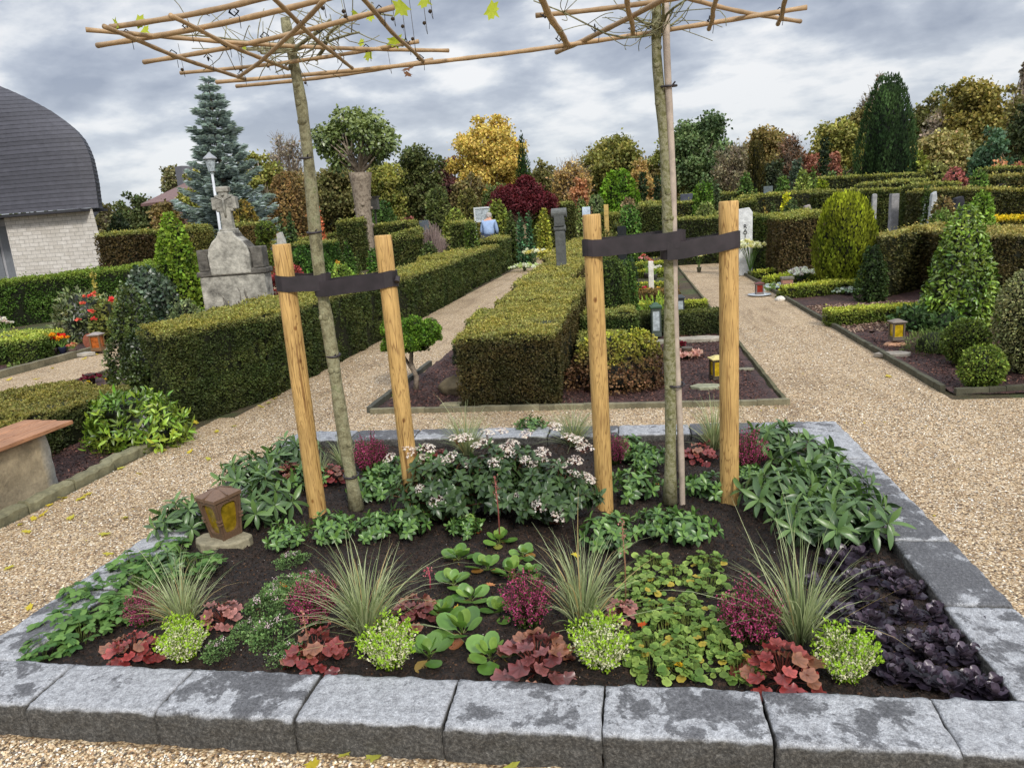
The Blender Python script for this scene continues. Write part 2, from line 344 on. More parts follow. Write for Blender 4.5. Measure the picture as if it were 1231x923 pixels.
def wood_mat(name, base, dark, scale=(9, 9, .7), ax='z'):
    m, nt, b, out = mat(name); tc = nd(nt, 'TexCoord'); oi = nd(nt, 'ObjectInfo')
    off = nd(nt, 'VectorMath', operation='ADD'); L(nt, tc.outputs['Object'], off.inputs[0]); L(nt, oi.outputs['Random'], off.inputs[1])
    mp = nd(nt, 'Mapping'); mp.inputs['Scale'].default_value = scale; L(nt, off.outputs[0], mp.inputs[0]); P = mp.outputs[0]
    n1 = noise(nt, P, 2.2, 3, .5, 1.2); w = nd(nt, 'Math', operation='MULTIPLY'); L(nt, n1.outputs[0], w.inputs[0]); w.inputs[1].default_value = 22
    fr = nd(nt, 'Math', operation='PINGPONG'); L(nt, w.outputs[0], fr.inputs[0]); fr.inputs[1].default_value = 1
    n2 = noise(nt, P, 14, 6, .7)
    r = ramp(nt, fr.outputs[0], [(0, dark), (.3, base), (1, base*1.12)])
    c = mixn(nt, 1., r.outputs[0], ramp(nt, n2.outputs[0], [(.3, (.72, .68, .62)), (.65, (1.1,)*3)]).outputs[0], 'MULTIPLY')
    v = nd(nt, 'TexVoronoi'); v.inputs['Scale'].default_value = 5.5; mp2 = nd(nt, 'Mapping'); mp2.inputs['Scale'].default_value = (1.6, 1.6, 1.) ; L(nt, off.outputs[0], mp2.inputs[0]); L(nt, mp2.outputs[0], v.inputs[0])
    kn = ramp(nt, v.outputs['Distance'], [(0, (.25, .16, .1)), (.06, (.5, .38, .26)), (.1, (1, 1, 1))]); c = mixn(nt, 1., c, kn.outputs[0], 'MULTIPLY')
    mp3 = nd(nt, 'Mapping'); mp3.inputs['Scale'].default_value = (34, 34, .55) if ax == 'z' else (34, .55, 34); L(nt, off.outputs[0], mp3.inputs[0]); ck = noise(nt, mp3.outputs[0], 1.3, 3, .6, .2); c = mixn(nt, 1., c, ramp(nt, ck.outputs[0], [(.30, (.42, .34, .26)), (.345, (.95, .94, .92)), (.6, (1, 1, 1))]).outputs[0], 'MULTIPLY')
    lo = noise(nt, tc.outputs['Object'], 3, 3); c = mixn(nt, 1., c, ramp(nt, lo.outputs[0], [(.3, (.74, .72, .68)), (.7, (1.12, 1.1, 1.06))]).outputs[0], 'MULTIPLY')
    L(nt, c, b.inputs['Base Color']); b.inputs['Roughness'].default_value = .65; bump(nt, b, n2.outputs[0], .35, .002); return m
M['post'] = wood_mat('pine_post', lin(204, 168, 106), lin(150, 112, 64))
M['bench'] = wood_mat('bench_board', lin(172, 126, 94), lin(136, 94, 66), (9, .7, 9), 'y')
def bark_mat(name, cols, sc=18):
    m, nt, b, out = mat(name); tc = nd(nt, 'TexCoord')
    n1 = noise(nt, tc.outputs['Object'], sc, 6, .7, .3); n2 = noise(nt, tc.outputs['Object'], sc*6, 4, .7)
    r = ramp(nt, n1.outputs[0], [(.3, cols[0]), (.46, cols[1]), (.56, cols[2]), (.7, cols[3])])
    c = mixn(nt, 1., r.outputs[0], ramp(nt, n2.outputs[0], [(.3, (.6,)*3), (.68, (1.2,)*3)]).outputs[0], 'MULTIPLY')
    L(nt, c, b.inputs['Base Color']); b.inputs['Roughness'].default_value = .85
    s = nd(nt, 'Math', operation='MULTIPLY_ADD'); L(nt, n1.outputs[0], s.inputs[0]); s.inputs[1].default_value = 3.; L(nt, n2.outputs[0], s.inputs[2]); bump(nt, b, s.outputs[0], .7, .004); return m
M['plane_bark'] = bark_mat('young_plane_bark', [lin(84, 80, 58), lin(134, 128, 96), lin(158, 154, 122), lin(112, 118, 74)], 22)
M['mossy_bark'] = bark_mat('mossy_bark', [lin(82, 82, 44), lin(126, 124, 82), lin(158, 154, 124), lin(108, 110, 58)], 38)
M['tree_bark'] = bark_mat('tree_bark', [lin(84, 72, 60), lin(134, 120, 104), lin(164, 150, 132), lin(112, 98, 84)], 9)
M['bamboo'] = vcol_mat('bamboo', .5, 30, .15, .001, .45, 0, .3, 6)
def rubber():
    m, nt, b, out = mat('rubber_strap'); tc = nd(nt, 'TexCoord'); n = noise(nt, tc.outputs['Object'], 12, 5)
    r = ramp(nt, n.outputs[0], [(.3, lin(34, 30, 32)), (.7, lin(58, 50, 54))]); L(nt, r.outputs[0], b.inputs['Base Color']); b.inputs['Roughness'].default_value = .5
    bump(nt, b, n.outputs[0], .3, .004); return m
M['strap'] = rubber()
def brick_mat(name, c1, c2, mortar, sc=1., bw=.24, bh=.075, axis='xz'):
    m, nt, b, out = mat(name); tc = nd(nt, 'TexCoord'); sp = nd(nt, 'SeparateXYZ'); L(nt, tc.outputs['Object'], sp.inputs[0])
    ad = nd(nt, 'Math', operation='ADD'); L(nt, sp.outputs[0], ad.inputs[0]); L(nt, sp.outputs[1], ad.inputs[1])
    cb = nd(nt, 'CombineXYZ'); L(nt, ad.outputs[0], cb.inputs[0]); L(nt, sp.outputs[2], cb.inputs[1])
    br = nd(nt, 'TexBrick'); L(nt, cb.outputs[0], br.inputs['Vector']); br.inputs['Scale'].default_value = 1
    br.inputs['Color1'].default_value = (*c1, 1); br.inputs['Color2'].default_value = (*c2, 1); br.inputs['Mortar'].default_value = (*mortar, 1)
    br.inputs['Brick Width'].default_value = bw; br.inputs['Row Height'].default_value = bh; br.inputs['Mortar Size'].default_value = .009; br.inputs['Mortar Smooth'].default_value = .3
    n = noise(nt, tc.outputs['Object'], 7, 6, .7); c = mixn(nt, 1., br.outputs[0], ramp(nt, n.outputs[0], [(.3, (.78, .77, .75)), (.7, (1.12,)*3)]).outputs[0], 'MULTIPLY')
    n2 = noise(nt, tc.outputs['Object'], 50, 3, .7); c = mixn(nt, 1., c, ramp(nt, n2.outputs[0], [(.3, (.8,)*3), (.7, (1.1,)*3)]).outputs[0], 'MULTIPLY')
    L(nt, c, b.inputs['Base Color']); b.inputs['Roughness'].default_value = .85; bump(nt, b, br.outputs['Fac'], -.6, .01); return m
M['brick'] = brick_mat('pale_brick', lin(222, 217, 210), lin(202, 196, 187), lin(148, 143, 138), bw=.42, bh=.15)
M['old'] = vcol_mat('lichened_stone', .9, 26, .9, .02, .2, 0, .7, 6)
M['redbrick'] = brick_mat('red_brick', lin(176, 128, 112), lin(150, 106, 94), lin(130, 116, 108))
def slate():
    m, nt, b, out = mat('slate_shingles'); a = nd(nt, 'Attribute', attribute_name='Col'); tc = nd(nt, 'TexCoord')
    v = nd(nt, 'TexVoronoi'); mp = nd(nt, 'Mapping'); mp.inputs['Scale'].default_value = (3.2, 3.2, .01); L(nt, tc.outputs['Object'], mp.inputs[0]); L(nt, mp.outputs[0], v.inputs[0]); v.inputs['Scale'].default_value = 1
    n = noise(nt, tc.outputs['Object'], 5, 6, .7); c = mixn(nt, 1., a.outputs[0], ramp(nt, n.outputs[0], [(.3, (.75,)*3), (.7, (1.2,)*3)]).outputs[0], 'MULTIPLY')
    L(nt, c, b.inputs['Base Color']); b.inputs['Roughness'].default_value = .5; return m
M['slate'] = slate()
M['slate'].node_tree.nodes['Principled BSDF'].inputs['Roughness'].default_value = .6
def glass(name, col, em=0):
    m, nt, b, out = mat(name); tc = nd(nt, 'TexCoord'); n = noise(nt, tc.outputs['Object'], 18, 4)
    r = ramp(nt, n.outputs[0], [(.3, np.array(col)*.35), (.6, col)]); L(nt, r.outputs[0], b.inputs['Base Color']); b.inputs['Roughness'].default_value = .15
    b.inputs['Specular IOR Level'].default_value = .6; bump(nt, b, n.outputs[0], .3, .004); return m
M['amber'] = glass('amber_glass', lin(150, 124, 30)); M['yglass'] = glass('yellow_glass', lin(206, 172, 34)); M['rglass'] = glass('red_glass', lin(150, 40, 24)); M['cglass'] = glass('clear_glass', lin(190, 200, 205)); M['oglass'] = glass('orange_glass', lin(180, 96, 40))
# ------------------------------------------------------------------ world and sun
SUN_EL, SUN_AZ = math.radians(38), math.radians(150)     # azimuth clockwise from +Y
w = bpy.data.worlds.new("World"); sc.world = w; w.use_nodes = True; nt = w.node_tree; nt.nodes.clear()
out = nd(nt, 'OutputWorld'); bg1 = nd(nt, 'Background'); bg2 = nd(nt, 'Background'); mx = nd(nt, 'MixShader')
sky = nd(nt, 'TexSky', sky_type='NISHITA'); sky.sun_disc = False; sky.sun_elevation = SUN_EL; sky.sun_rotation = SUN_AZ
L(nt, sky.outputs[0], bg1.inputs[0]); bg1.inputs[1].default_value = .10
tc = nd(nt, 'TexCoord'); sp = nd(nt, 'SeparateXYZ'); L(nt, tc.outputs['Generated'], sp.inputs[0])
den = nd(nt, 'Math', operation='ADD'); L(nt, sp.outputs[2], den.inputs[0]); den.inputs[1].default_value = .30
mxz = nd(nt, 'Math', operation='MAXIMUM'); L(nt, den.outputs[0], mxz.inputs[0]); mxz.inputs[1].default_value = .05
dv = nd(nt, 'VectorMath', operation='DIVIDE'); cb = nd(nt, 'CombineXYZ')
L(nt, tc.outputs['Generated'], dv.inputs[0])
for i in range(3): L(nt, mxz.outputs[0], cb.inputs[i])
L(nt, cb.outputs[0], dv.inputs[1])
fl = nd(nt, 'VectorMath', operation='MULTIPLY'); L(nt, dv.outputs[0], fl.inputs[0]); fl.inputs[1].default_value = (1, 1, 0)
mp = nd(nt, 'Mapping'); mp.inputs['Rotation'].default_value = (0, 0, math.radians(28)); mp.inputs['Scale'].default_value = (1.1, 1.25, 1); mp.inputs['Location'].default_value = (3.1, 1.7, 0); L(nt, fl.outputs[0], mp.inputs[0])
n1 = noise(nt, mp.outputs[0], 1.7, 9, .52, .15); n2 = noise(nt, mp.outputs[0], 4.2, 8, .55, .1); n3 = noise(nt, mp.outputs[0], .5, 3, .5)
a1 = nd(nt, 'Math', operation='MULTIPLY_ADD'); L(nt, n2.outputs[0], a1.inputs[0]); a1.inputs[1].default_value = .42; L(nt, n1.outputs[0], a1.inputs[2])
a2 = nd(nt, 'Math', operation='MULTIPLY_ADD'); L(nt, n3.outputs[0], a2.inputs[0]); a2.inputs[1].default_value = .3; L(nt, a1.outputs[0], a2.inputs[2])
cr = ramp(nt, a2.outputs[0], [(.72, lin(158, 167, 185)), (.80, lin(180, 188, 203)), (.86, lin(200, 207, 219)), (.91, lin(228, 232, 238)), (.97, lin(252, 252, 253))])
# brighter and flatter towards the horizon; overcast zenith is brighter than what the frame shows
hz = nd(nt, 'MapRange', interpolation_type='SMOOTHSTEP'); L(nt, sp.outputs[2], hz.inputs[0]); hz.inputs[1].default_value = .03; hz.inputs[2].default_value = .22; hz.inputs[3].default_value = .5; hz.inputs[4].default_value = 0.
c = mixn(nt, hz.outputs[0], cr.outputs[0], lin(222, 227, 233))
zn = nd(nt, 'MapRange', interpolation_type='SMOOTHSTEP'); L(nt, sp.outputs[2], zn.inputs[0]); zn.inputs[1].default_value = .36; zn.inputs[2].default_value = .85; zn.inputs[3].default_value = 1.; zn.inputs[4].default_value = 2.5
L(nt, c, bg2.inputs[0]); L(nt, zn.outputs[0], bg2.inputs[1])
mx.inputs[0].default_value = .9; L(nt, bg1.outputs[0], mx.inputs[1]); L(nt, bg2.outputs[0], mx.inputs[2]); L(nt, mx.outputs[0], out.inputs[0])
su = bpy.data.lights.new("sun", 'SUN'); su.energy = 2.5; su.angle = math.radians(10); su.color = (1, .95, .87)
so = bpy.data.objects.new("sun", su); COL.objects.link(so)
dvec = Vector((math.sin(SUN_AZ)*math.cos(SUN_EL), math.cos(SUN_AZ)*math.cos(SUN_EL), math.sin(SUN_EL)))
so.rotation_euler = dvec.to_track_quat('Z', 'Y').to_euler(); so.location = (0, 0, 30)
# ------------------------------------------------------------------ leaf sizes by distance from the viewpoint area
def lsize(X, Y, k=.0026, lo=.011): return max(lo, k*math.hypot(X, Y))
def grid_face(A, B, C, D, nu, nv):                # bilinear grid A-B / D-C
    u = np.linspace(0, 1, nu+1); v = np.linspace(0, 1, nv+1); uu, vv = np.meshgrid(u, v)
    P = ((1-uu)*(1-vv))[..., None]*A+(uu*(1-vv))[..., None]*B+(uu*vv)[..., None]*C+((1-uu)*vv)[..., None]*D
    V = P.reshape(-1, 3); i, j = np.meshgrid(np.arange(nu), np.arange(nv)); a = (j*(nu+1)+i).ravel()
    return V, np.stack([a, a+1, a+nu+2, a+nu+1], 1)
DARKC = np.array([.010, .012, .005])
def hedge_mesh(mb, corners, z0, zt, side, side2, top, s=None, dens=1., wob=.034, T=TS, stripes=0., brown=0.):
    """corners: 4 (x,y) counter-clockwise; zt: height or 4 heights; clipped faces made of small leaves over a dark core"""
    c = [np.array([p[0], p[1], 0.]) for p in corners]; zt = [zt]*4 if np.isscalar(zt) else zt
    ctr = sum(c)/4
    side = np.asarray(side)*HK; side2 = np.asarray(side2)*HK; top = np.asarray(top)*HK
    if s is None: s = lsize(ctr[0], min(max(p[1] for p in c), min(p[1] for p in c)+3))
    lo = [p+np.array([0, 0, z0]) for p in c]; hi = [p+np.array([0, 0, z]) for p, z in zip(c, zt)]
    hc = sum(hi)/4
    faces = [(lo[i], lo[(i+1) % 4], hi[(i+1) % 4], hi[i], 0) for i in range(4)]+[(hi[0], hi[1], hi[2], hi[3], 1)]
    for A, B, C, D, istop in faces:
        n = np.cross(B-A, D-A); area = (np.linalg.norm(np.cross(B-A, D-A))+np.linalg.norm(np.cross(B-C, D-C)))/2
        if area < 1e-4: continue
        n = n/np.linalg.norm(n)
        ins = .5*s+.012
        q = [p+(np.array([*(ctr-p)[:2], 0])/max(.01, np.linalg.norm((ctr-p)[:2])))*ins*1.4-np.array([0, 0, ins*(p[2] > z0+.01)]) for p in (A, B, C, D)]
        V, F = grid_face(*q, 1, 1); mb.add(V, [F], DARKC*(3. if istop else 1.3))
        back = (n[1] > .5 or (abs(n[0]) > .5 and n[0]*A[0] > 0)) and not istop
        cnt = int(area*dens*(.35 if back else 1.)*2.3/(.3*s*s))
        if cnt < 3: continue
        def samp(k, edge=False):
            u = rng.random((k, 1)); v = rng.random((k, 1))
            return (1-u)*(1-v)*A+u*(1-v)*B+u*v*C+(1-u)*v*D, u, v
        P, u, v = samp(cnt)
        w = (rng.random((cnt, 1)) < .012)*rng.uniform(0, 2.2, (cnt, 1))*s+vn(P, 1.3, 2)[:, None]*wob+vn(P, 5., 4)[:, None]*wob*.4+rng.normal(size=(cnt, 1))*s*.3-abs(rng.normal(size=(cnt, 1)))*s*.25
        P = P+n*w
        hole = vn(P, 4.5, 5)+.35*vn(P, 11., 1) < (-1.0 if istop else -.82); P[hole] -= n*s*1.6
        e = .05
        near_top = np.clip(1-(zt[0]-P[:, 2])/.07, 0, 1) if not istop else 0
        m1 = .5+.5*vn(P, 2.2, 1)+.25*vn(P, 9., 3)
        if istop: col = mixc(top, top*np.array([1.28, 1.16, .9]), m1)
        else:
            col = mixc(side, side2, m1)
            if brown: col = mixc(0, 0, m1*0)+col*(1-brown*np.clip(vn(P, 1.1, 6)+.3, 0, 1)[:, None])+brown*np.clip(vn(P, 1.1, 6)+.3, 0, 1)[:, None]*lin(96, 76, 44)
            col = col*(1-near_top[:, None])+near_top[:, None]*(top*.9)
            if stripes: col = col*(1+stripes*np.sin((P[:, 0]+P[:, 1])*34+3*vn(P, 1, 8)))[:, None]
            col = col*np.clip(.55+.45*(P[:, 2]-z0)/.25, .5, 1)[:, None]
        N = np.tile(n, (cnt, 1))
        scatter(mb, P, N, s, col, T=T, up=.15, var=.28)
SG, SG2, TG = lin(66, 80, 38), lin(94, 104, 50), lin(134, 138, 76)
HK = 1.12
def hedge(label, segs, z0=0., side=SG, side2=SG2, top=TG, name='clipped_hedge', group=None, **k):
    mb = MB()
    for cs, zt in segs: hedge_mesh(mb, cs, z0, zt, side, side2, top, **k)
    o = mb.build(name, M['leaf'], recenter=True); return tag(o, label, 'hedge', group)
def rect(x0, y0, x1, y1): return [(x0, y0), (x1, y0), (x1, y1), (x0, y1)]
PROF = {
 'ball': lambda t: math.sqrt(max(0, 1-(2*t-1)**2)),
 'dome': lambda t: math.sqrt(max(0, 1-t**2.2))*(1 if t > .12 else .86+t*1.1),
 'cone': lambda t: (1-t**1.5)**.9*(1 if t > .1 else .8+2*t),
 'giant': lambda t: (.74+.26*math.sin(min(1, t/.42)*PI/2)) if t < .42 else math.sqrt(max(0, 1-((t-.42)/.58)**1.7)),
 'drop': lambda t: min(1, ((1-t)*1.25)**.62),
 'egg': lambda t: math.sqrt(max(0, 1-(abs(t-.38)/.62)**2.2)) if t > .38 else .72+.28*math.sin(t/.38*PI/2),
 'column': lambda t: (1 if t < .8 else math.sqrt(max(0, 1-((t-.8)/.2)**2)))*(.85+.15*math.sin(min(1, t*3)*PI/2)),
 'flame': lambda t: (math.sin(PI*min(1, (t+.12))**.75)**.7 if t < .88 else 0) if t < .88 else max(0, (1-t)/.12)*math.sin(PI*1**.75*.955)**.7*.0+max(0, (1-t)/.12)*.25,
 'vase': lambda t: (.35+.65*min(1, t*1.7)) if t < .6 else math.sqrt(max(0, 1-((t-.6)/.4)**2)),
 'mush': lambda t: math.sqrt(max(0, 1-t*t)),
}
def bush_mesh(mb, c, h, r, prof, c1, c2, s, dens=1., lump=.08, T=TS, up=.3, tang=.8, seed=0, low=.0, top=None, vert=0., r2=None, ltype=None, var=.25, core=True):
    f = PROF[prof]; r2 = r2 or r
    t = np.linspace(0, 1, 40); rr = np.array([f(a) for a in t])*r
    if core:
        nn = 18; V = []; F = []; tt = np.linspace(.02, .96, 12)
        for a in tt:
            q = max(.0, f(a)-.02)*max(.1, 1-lump*1.2-s*.8/r)
            for j in range(nn):
                b = 2*PI*j/nn; p = np.array([math.cos(b), math.sin(b), a*2]); l = 1+lump*float(vn((p+seed)[None], .9, seed % 7)[0])
                V.append((c[0]+q*r*l*p[0], c[1]+q*r2*l*p[1], c[2]+low+a*(h-low)*.97))
        for i in range(11):
            for j in range(nn): F.append((i*nn+j, i*nn+(j+1) % nn, (i+1)*nn+(j+1) % nn, (i+1)*nn+j))
        F.append(tuple((11)*nn+j for j in range(nn)))
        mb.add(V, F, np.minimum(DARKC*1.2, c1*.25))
    sl = np.hypot(np.gradient(rr, t), h)
    wgt = np.maximum(rr, r*.03)*sl; cdf = np.cumsum(wgt); cdf /= cdf[-1]
    area = 2*PI*float((np.maximum(rr, 0)*sl).mean())*(r+r2)/2/r
    c1 = np.asarray(c1)*1.28; c2 = np.asarray(c2)*1.28; s = s*.85
    cnt = int(min(90000, area*dens*1.6/(.3*s*s)))
    a = np.interp(rng.random(cnt), cdf, t); b = rng.random(cnt)*2*PI
    # fewer on the far side
    keep = (np.sin(b)*.7 < .35)|(rng.random(cnt) < .45); a, b = a[keep], b[keep]; cnt = len(a)
    q = np.interp(a, t, rr)/r; dq = np.interp(a, t, np.gradient(rr, t))
    p = np.stack([np.cos(b), np.sin(b), a*2], 1)
    l = 1+lump*vn(p+seed, .9, seed % 7)+lump*.6*vn(p+seed, 2.6, (seed+3) % 7)+rng.normal(size=cnt)*s*.3/r-abs(rng.normal(size=cnt))*s*.5/r
    P = np.stack([c[0]+q*r*l*np.cos(b), c[1]+q*r2*l*np.sin(b), c[2]+low+a*(h-low)], 1)
    N = nrm(np.stack([np.cos(b)*h, np.sin(b)*h, -dq], 1))
    P[:, 2] += N[:, 2]*(l-1)*r*.6; P[:, 2] = np.maximum(P[:, 2], c[2]+low*.8+.005)
    m1 = .5+.45*vn(p+seed*2, 1.7, 2)+.3*vn(P/s, .05, 5)
    col = mixc(c1, c2, m1)
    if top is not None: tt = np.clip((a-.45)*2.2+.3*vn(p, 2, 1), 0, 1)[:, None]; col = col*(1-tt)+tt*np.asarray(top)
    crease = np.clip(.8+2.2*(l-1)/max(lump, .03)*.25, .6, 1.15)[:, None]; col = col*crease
    if vert: # upright sprays
        n = len(P); d = nrm(N*.45+np.array([0, 0, 1.])*vert+rdir(n)*.25); nn = nrm(N+rdir(n)*.4)
        inst(mb, T, P, frames(d, nn), s*rng.uniform(.7, 1.4, n), np.clip(col*(1+var*rng.normal(size=(n, 1))), .002, 1))
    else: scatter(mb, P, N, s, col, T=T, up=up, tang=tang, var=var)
def bush(label, c, h, r, prof='ball', c1=lin(60, 84, 34), c2=lin(92, 116, 48), s=None, name='clipped_bush', cat='bush', group=None, mat_='leaf', parent=None, k=.0040, rec=True, **kw):
    mb = MB(); s = s or lsize(c[0], c[1], k); bush_mesh(mb, c, h, r, prof, np.asarray(c1), np.asarray(c2), s, seed=random.randint(0, 50), **kw)
    o = mb.build(name, M[mat_], parent, recenter=rec)
    return tag(o, label, cat, group) if label else o
def limb(P0, P1, r0, r1, n=6, bend=.08, seg=5):
    P0, P1 = np.asarray(P0, float), np.asarray(P1, float); Lh = np.linalg.norm(P1-P0); t = np.linspace(0, 1, seg+1)[:, None]
    P = P0+(P1-P0)*t; off = rng.normal(size=3)*bend*Lh; P += np.sin(t*PI)*off; P[:, 2] += 0
    return P, r0+(r1-r0)*t[:, 0]
def tree(label, X, Y, z0, ztop, hw, kind='round', c1=None, c2=None, trunk=None, name='tree', cat='tree', group=None, base=.28, dens=1., nl=26, k=.0036, gap=.26, barkm='tree_bark', lob=.30, depth=.8, bare=False, top=None):
    """crown = many leaf clumps carried by limbs, with gaps between them"""
    root = thing(name, label, cat, (X, Y, z0), 0, group); nl = int(nl*1.6); c1, c2 = [(lambda c: (c*.78+.22*c.mean()*np.array([1., 1., .75]))*1.55)(np.asarray(c)) for c in (c1, c2)]
    if c2[0]/c2[1] < 1.75: c1, c2 = [c*np.array([1-.30*max(0, 1-c[1]/c[0]), 1.03, 1]) for c in (c1, c2)]
    H = ztop-z0; s = lsize(X, Y, k, .02); tr = trunk or max(.05, H*.022)
    tb = MB(); cm = MB(); fork = H*(base+.08)
    tb.tube(*limb((0, 0, -.1), (0, 0, H*.8), tr, tr*.25, bend=.015, seg=7), n=8, col=lin(104, 92, 80))
    zc = H*(base+1)/2; hz = H*(1-base)/2
    cl = []
    for i in range(nl):
        for _ in range(30):
            v = rng.uniform(-1, 1, 3)
            q = np.linalg.norm(v)
            if .35 < q < .95: break
        if kind == 'cone': v[2] = rng.uniform(-1, .95); rad = (1-v[2])/2*.95+.05; a = rng.random()*2*PI; v[0], v[1] = rad*math.cos(a)*.75, rad*math.sin(a)*.75
        if kind == 'tall' : v[0] *= .9; v[1] *= .9
        cl.append(v)
    cl = np.array(cl); cl *= (1+.22*vn(cl+X, .9, 3))[:, None]; lr = lob*min(hw, hz)*rng.uniform(.5, 1.35, nl)
    if kind == 'cone': lr *= np.clip(1.1-(cl[:, 2]+1)/2, .35, 1)
    ctr = np.stack([cl[:, 0]*(hw-lr*.6), cl[:, 1]*(hw*depth-lr*.6), zc+cl[:, 2]*(hz-lr*.7)], 1)
    for i in range(nl):
        st = np.array([0, 0, min(max(fork*.8, ctr[i, 2]*rng.uniform(.45, .75)), H*.75)])
        tb.tube(*limb(st, ctr[i], tr*.38, tr*.08, bend=.06, seg=4), n=5, col=lin(104, 92, 80), caps=False)
        if bare:
            for _ in range(26):
                e = ctr[i]+rdir(1)[0]*lr[i]*rng.uniform(.8, 1.8)+np.array([0, 0, lr[i]*.6]); tb.tube(*limb(ctr[i]*.7+st*.3 if rng.random() < .4 else ctr[i], e, tr*.07, s*.05, bend=.08, seg=3), n=3, col=lin(104, 92, 80), caps=False)
    c1 = np.asarray(c1); c2 = np.asarray(c2)
    for i in range(nl):
        r = lr[i]; cnt = int(dens*4*PI*r*r*1.0/(.3*s*s)); cnt = max(12, min(cnt, 9000))
        v = rdir(cnt); q = rng.uniform(.15, 1., (cnt, 1))**.5*(1+.45*vn(v+i, 2.6, i % 7)[:, None]); P = ctr[i]+v*q*r*np.array([1.15, 1.1, .85])
        keep = (vn(P, 1.6/max(.5, r), 3) > -.55+gap)|(rng.random(cnt) < .2)
        P, v = P[keep], v[keep]; n = len(P)
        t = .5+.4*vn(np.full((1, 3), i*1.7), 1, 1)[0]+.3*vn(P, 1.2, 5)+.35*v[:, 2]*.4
        col = mixc(c1, c2, t)
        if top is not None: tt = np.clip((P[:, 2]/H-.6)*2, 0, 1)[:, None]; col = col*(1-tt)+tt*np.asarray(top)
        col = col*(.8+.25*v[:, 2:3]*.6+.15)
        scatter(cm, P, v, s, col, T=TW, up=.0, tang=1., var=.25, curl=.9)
    tb.build('trunk', M[barkm], root, smooth=True)
    cm.build('crown', M['leaf'], root)
    return root
def conifer(label, X, Y, z0, ztop, hw, c1, c2, name='blue_spruce', k=.0040, tiers=20, cat='tree', low=.05, droop=.25, group=None):
    root = thing(name, label, cat, (X, Y, z0), 0, group); H = ztop-z0; s = lsize(X, Y, k, .02); c1 = c1*1.3; c2 = c2*1.3; tb = MB(); cm = MB()
    tb.tube([(0, 0, -.1), (0, 0, H*.5), (0, 0, H*.98)], [H*.022, H*.012, H*.002], col=lin(90, 76, 64))
    for i in range(tiers):
        t = i/(tiers-1); z = H*(low+(1-low)*t**.9*.97); R = hw*(1-t)**.85*rng.uniform(.85, 1.1)+hw*.03; nb = int(11-4*t)
        for j in range(nb):
            a = 2*PI*(j+rng.uniform(-.3, .3))/nb+i*.7; r = R*rng.uniform(.55, 1.18); dr = droop*r*rng.uniform(.5, 1.3)
            seg = np.linspace(0, 1, 6); x = np.cos(a)*r*seg; y = np.sin(a)*r*seg; zz = z-dr*np.sin(seg*PI*.8)+.18*r*seg**2
            P = np.stack([x, y, zz], 1); tb.tube(P, np.linspace(H*.004, H*.001, 6), n=4, col=lin(80, 70, 60), caps=False)
            n = int(max(14, 34*r/hw*(hw/s)*.95))
            q = rng.uniform(.12, 1, n)**.75; side = rng.uniform(-1, 1, n)*(.30*r*(1-q*.72))
            B = np.stack([np.interp(q, seg, x)-np.sin(a)*side, np.interp(q, seg, y)+np.cos(a)*side, np.interp(q, seg, zz)-abs(side)*.22+rng.normal(size=n)*s*.3], 1)
            d = nrm(np.stack([np.cos(a)+-np.sin(a)*np.sign(side)*.7, np.sin(a)+np.cos(a)*np.sign(side)*.7, np.full(n, .12)], 1)+rdir(n)*.25)
            nn = nrm(np.array([0, 0, 1.])+rdir(n)*.5)
            col = mixc(c1, c2, .3+.6*q+.2*rng.normal(size=n))*(1+.15*rng.normal(size=(n, 1)))
            inst(cm, T_small(.5, .05), B, frames(d, nn), s*2.1*rng.uniform(.7, 1.2, n), np.clip(col, .002, 1))
    tb.build('trunk', M['tree_bark'], root); cm.build('branches', M['leaf'], root); return root
# ------------------------------------------------------------------ ground
def sheet(name, xs, ys, zoff, m, zf=None, kind='structure', label=None):
    X, Yg = np.meshgrid(xs, ys); Z = np.array([[terr(x, y)+zoff for x in xs] for y in ys])
    if zf is not None: Z = Z+zf(X, Yg)
    V = np.stack([X, Yg, Z], -1).reshape(-1, 3); nx, ny = len(xs), len(ys); i, j = np.meshgrid(np.arange(nx-1), np.arange(ny-1)); a = (j*nx+i).ravel()
    mb = MB(); mb.add(V, [np.stack([a, a+1, a+nx+1, a+nx], 1)], (.5, .5, .5)); o = mb.build(name, m, smooth=True)
    return tag(o, label, kind=kind)
def rng2(a, b, n): return np.linspace(a, b, n)
xs = np.concatenate([[-900, -300, -120], np.arange(-60, 61, 4), [120, 300, 900]]); ys = np.concatenate([[-40, -10, 0, 10], np.arange(14, 76, 2), [100, 160, 300, 600, 1500]])
sheet('ground', xs, ys, -.006, M['ground'])
YP = np.concatenate([[6.05, 10, 16, 22], np.arange(24, 62, 2)])
BX0, BX1, BY0, BY1 = -2.63, 1.36, 1.885, 5.13       # outer edges of the raised bed
sheet('gravel_path', np.array([-3.9, 0, 4, 12]), np.array([-3, 2, 6.06]), .003, M['gravel'])
sheet('gravel_path', np.array([1.22, 2.48]), YP, .002, M['gravel'])
sheet('gravel_path', np.array([-3.74, -2.38]), YP[:15], .002, M['gravel'])
sheet('gravel_path', np.array([-8.5, -7.0]), np.array([2, 8, 14, 20]), .003, M['gravel'])
sheet('gravel_path', np.array([-40., -6, 1.2]), np.array([29., 30.6]), .006, M['gravel'])
sheet('gravel_path', np.array([-40., -12., -9.4]), np.array([20.2, 21.6]), .004, M['gravel'])
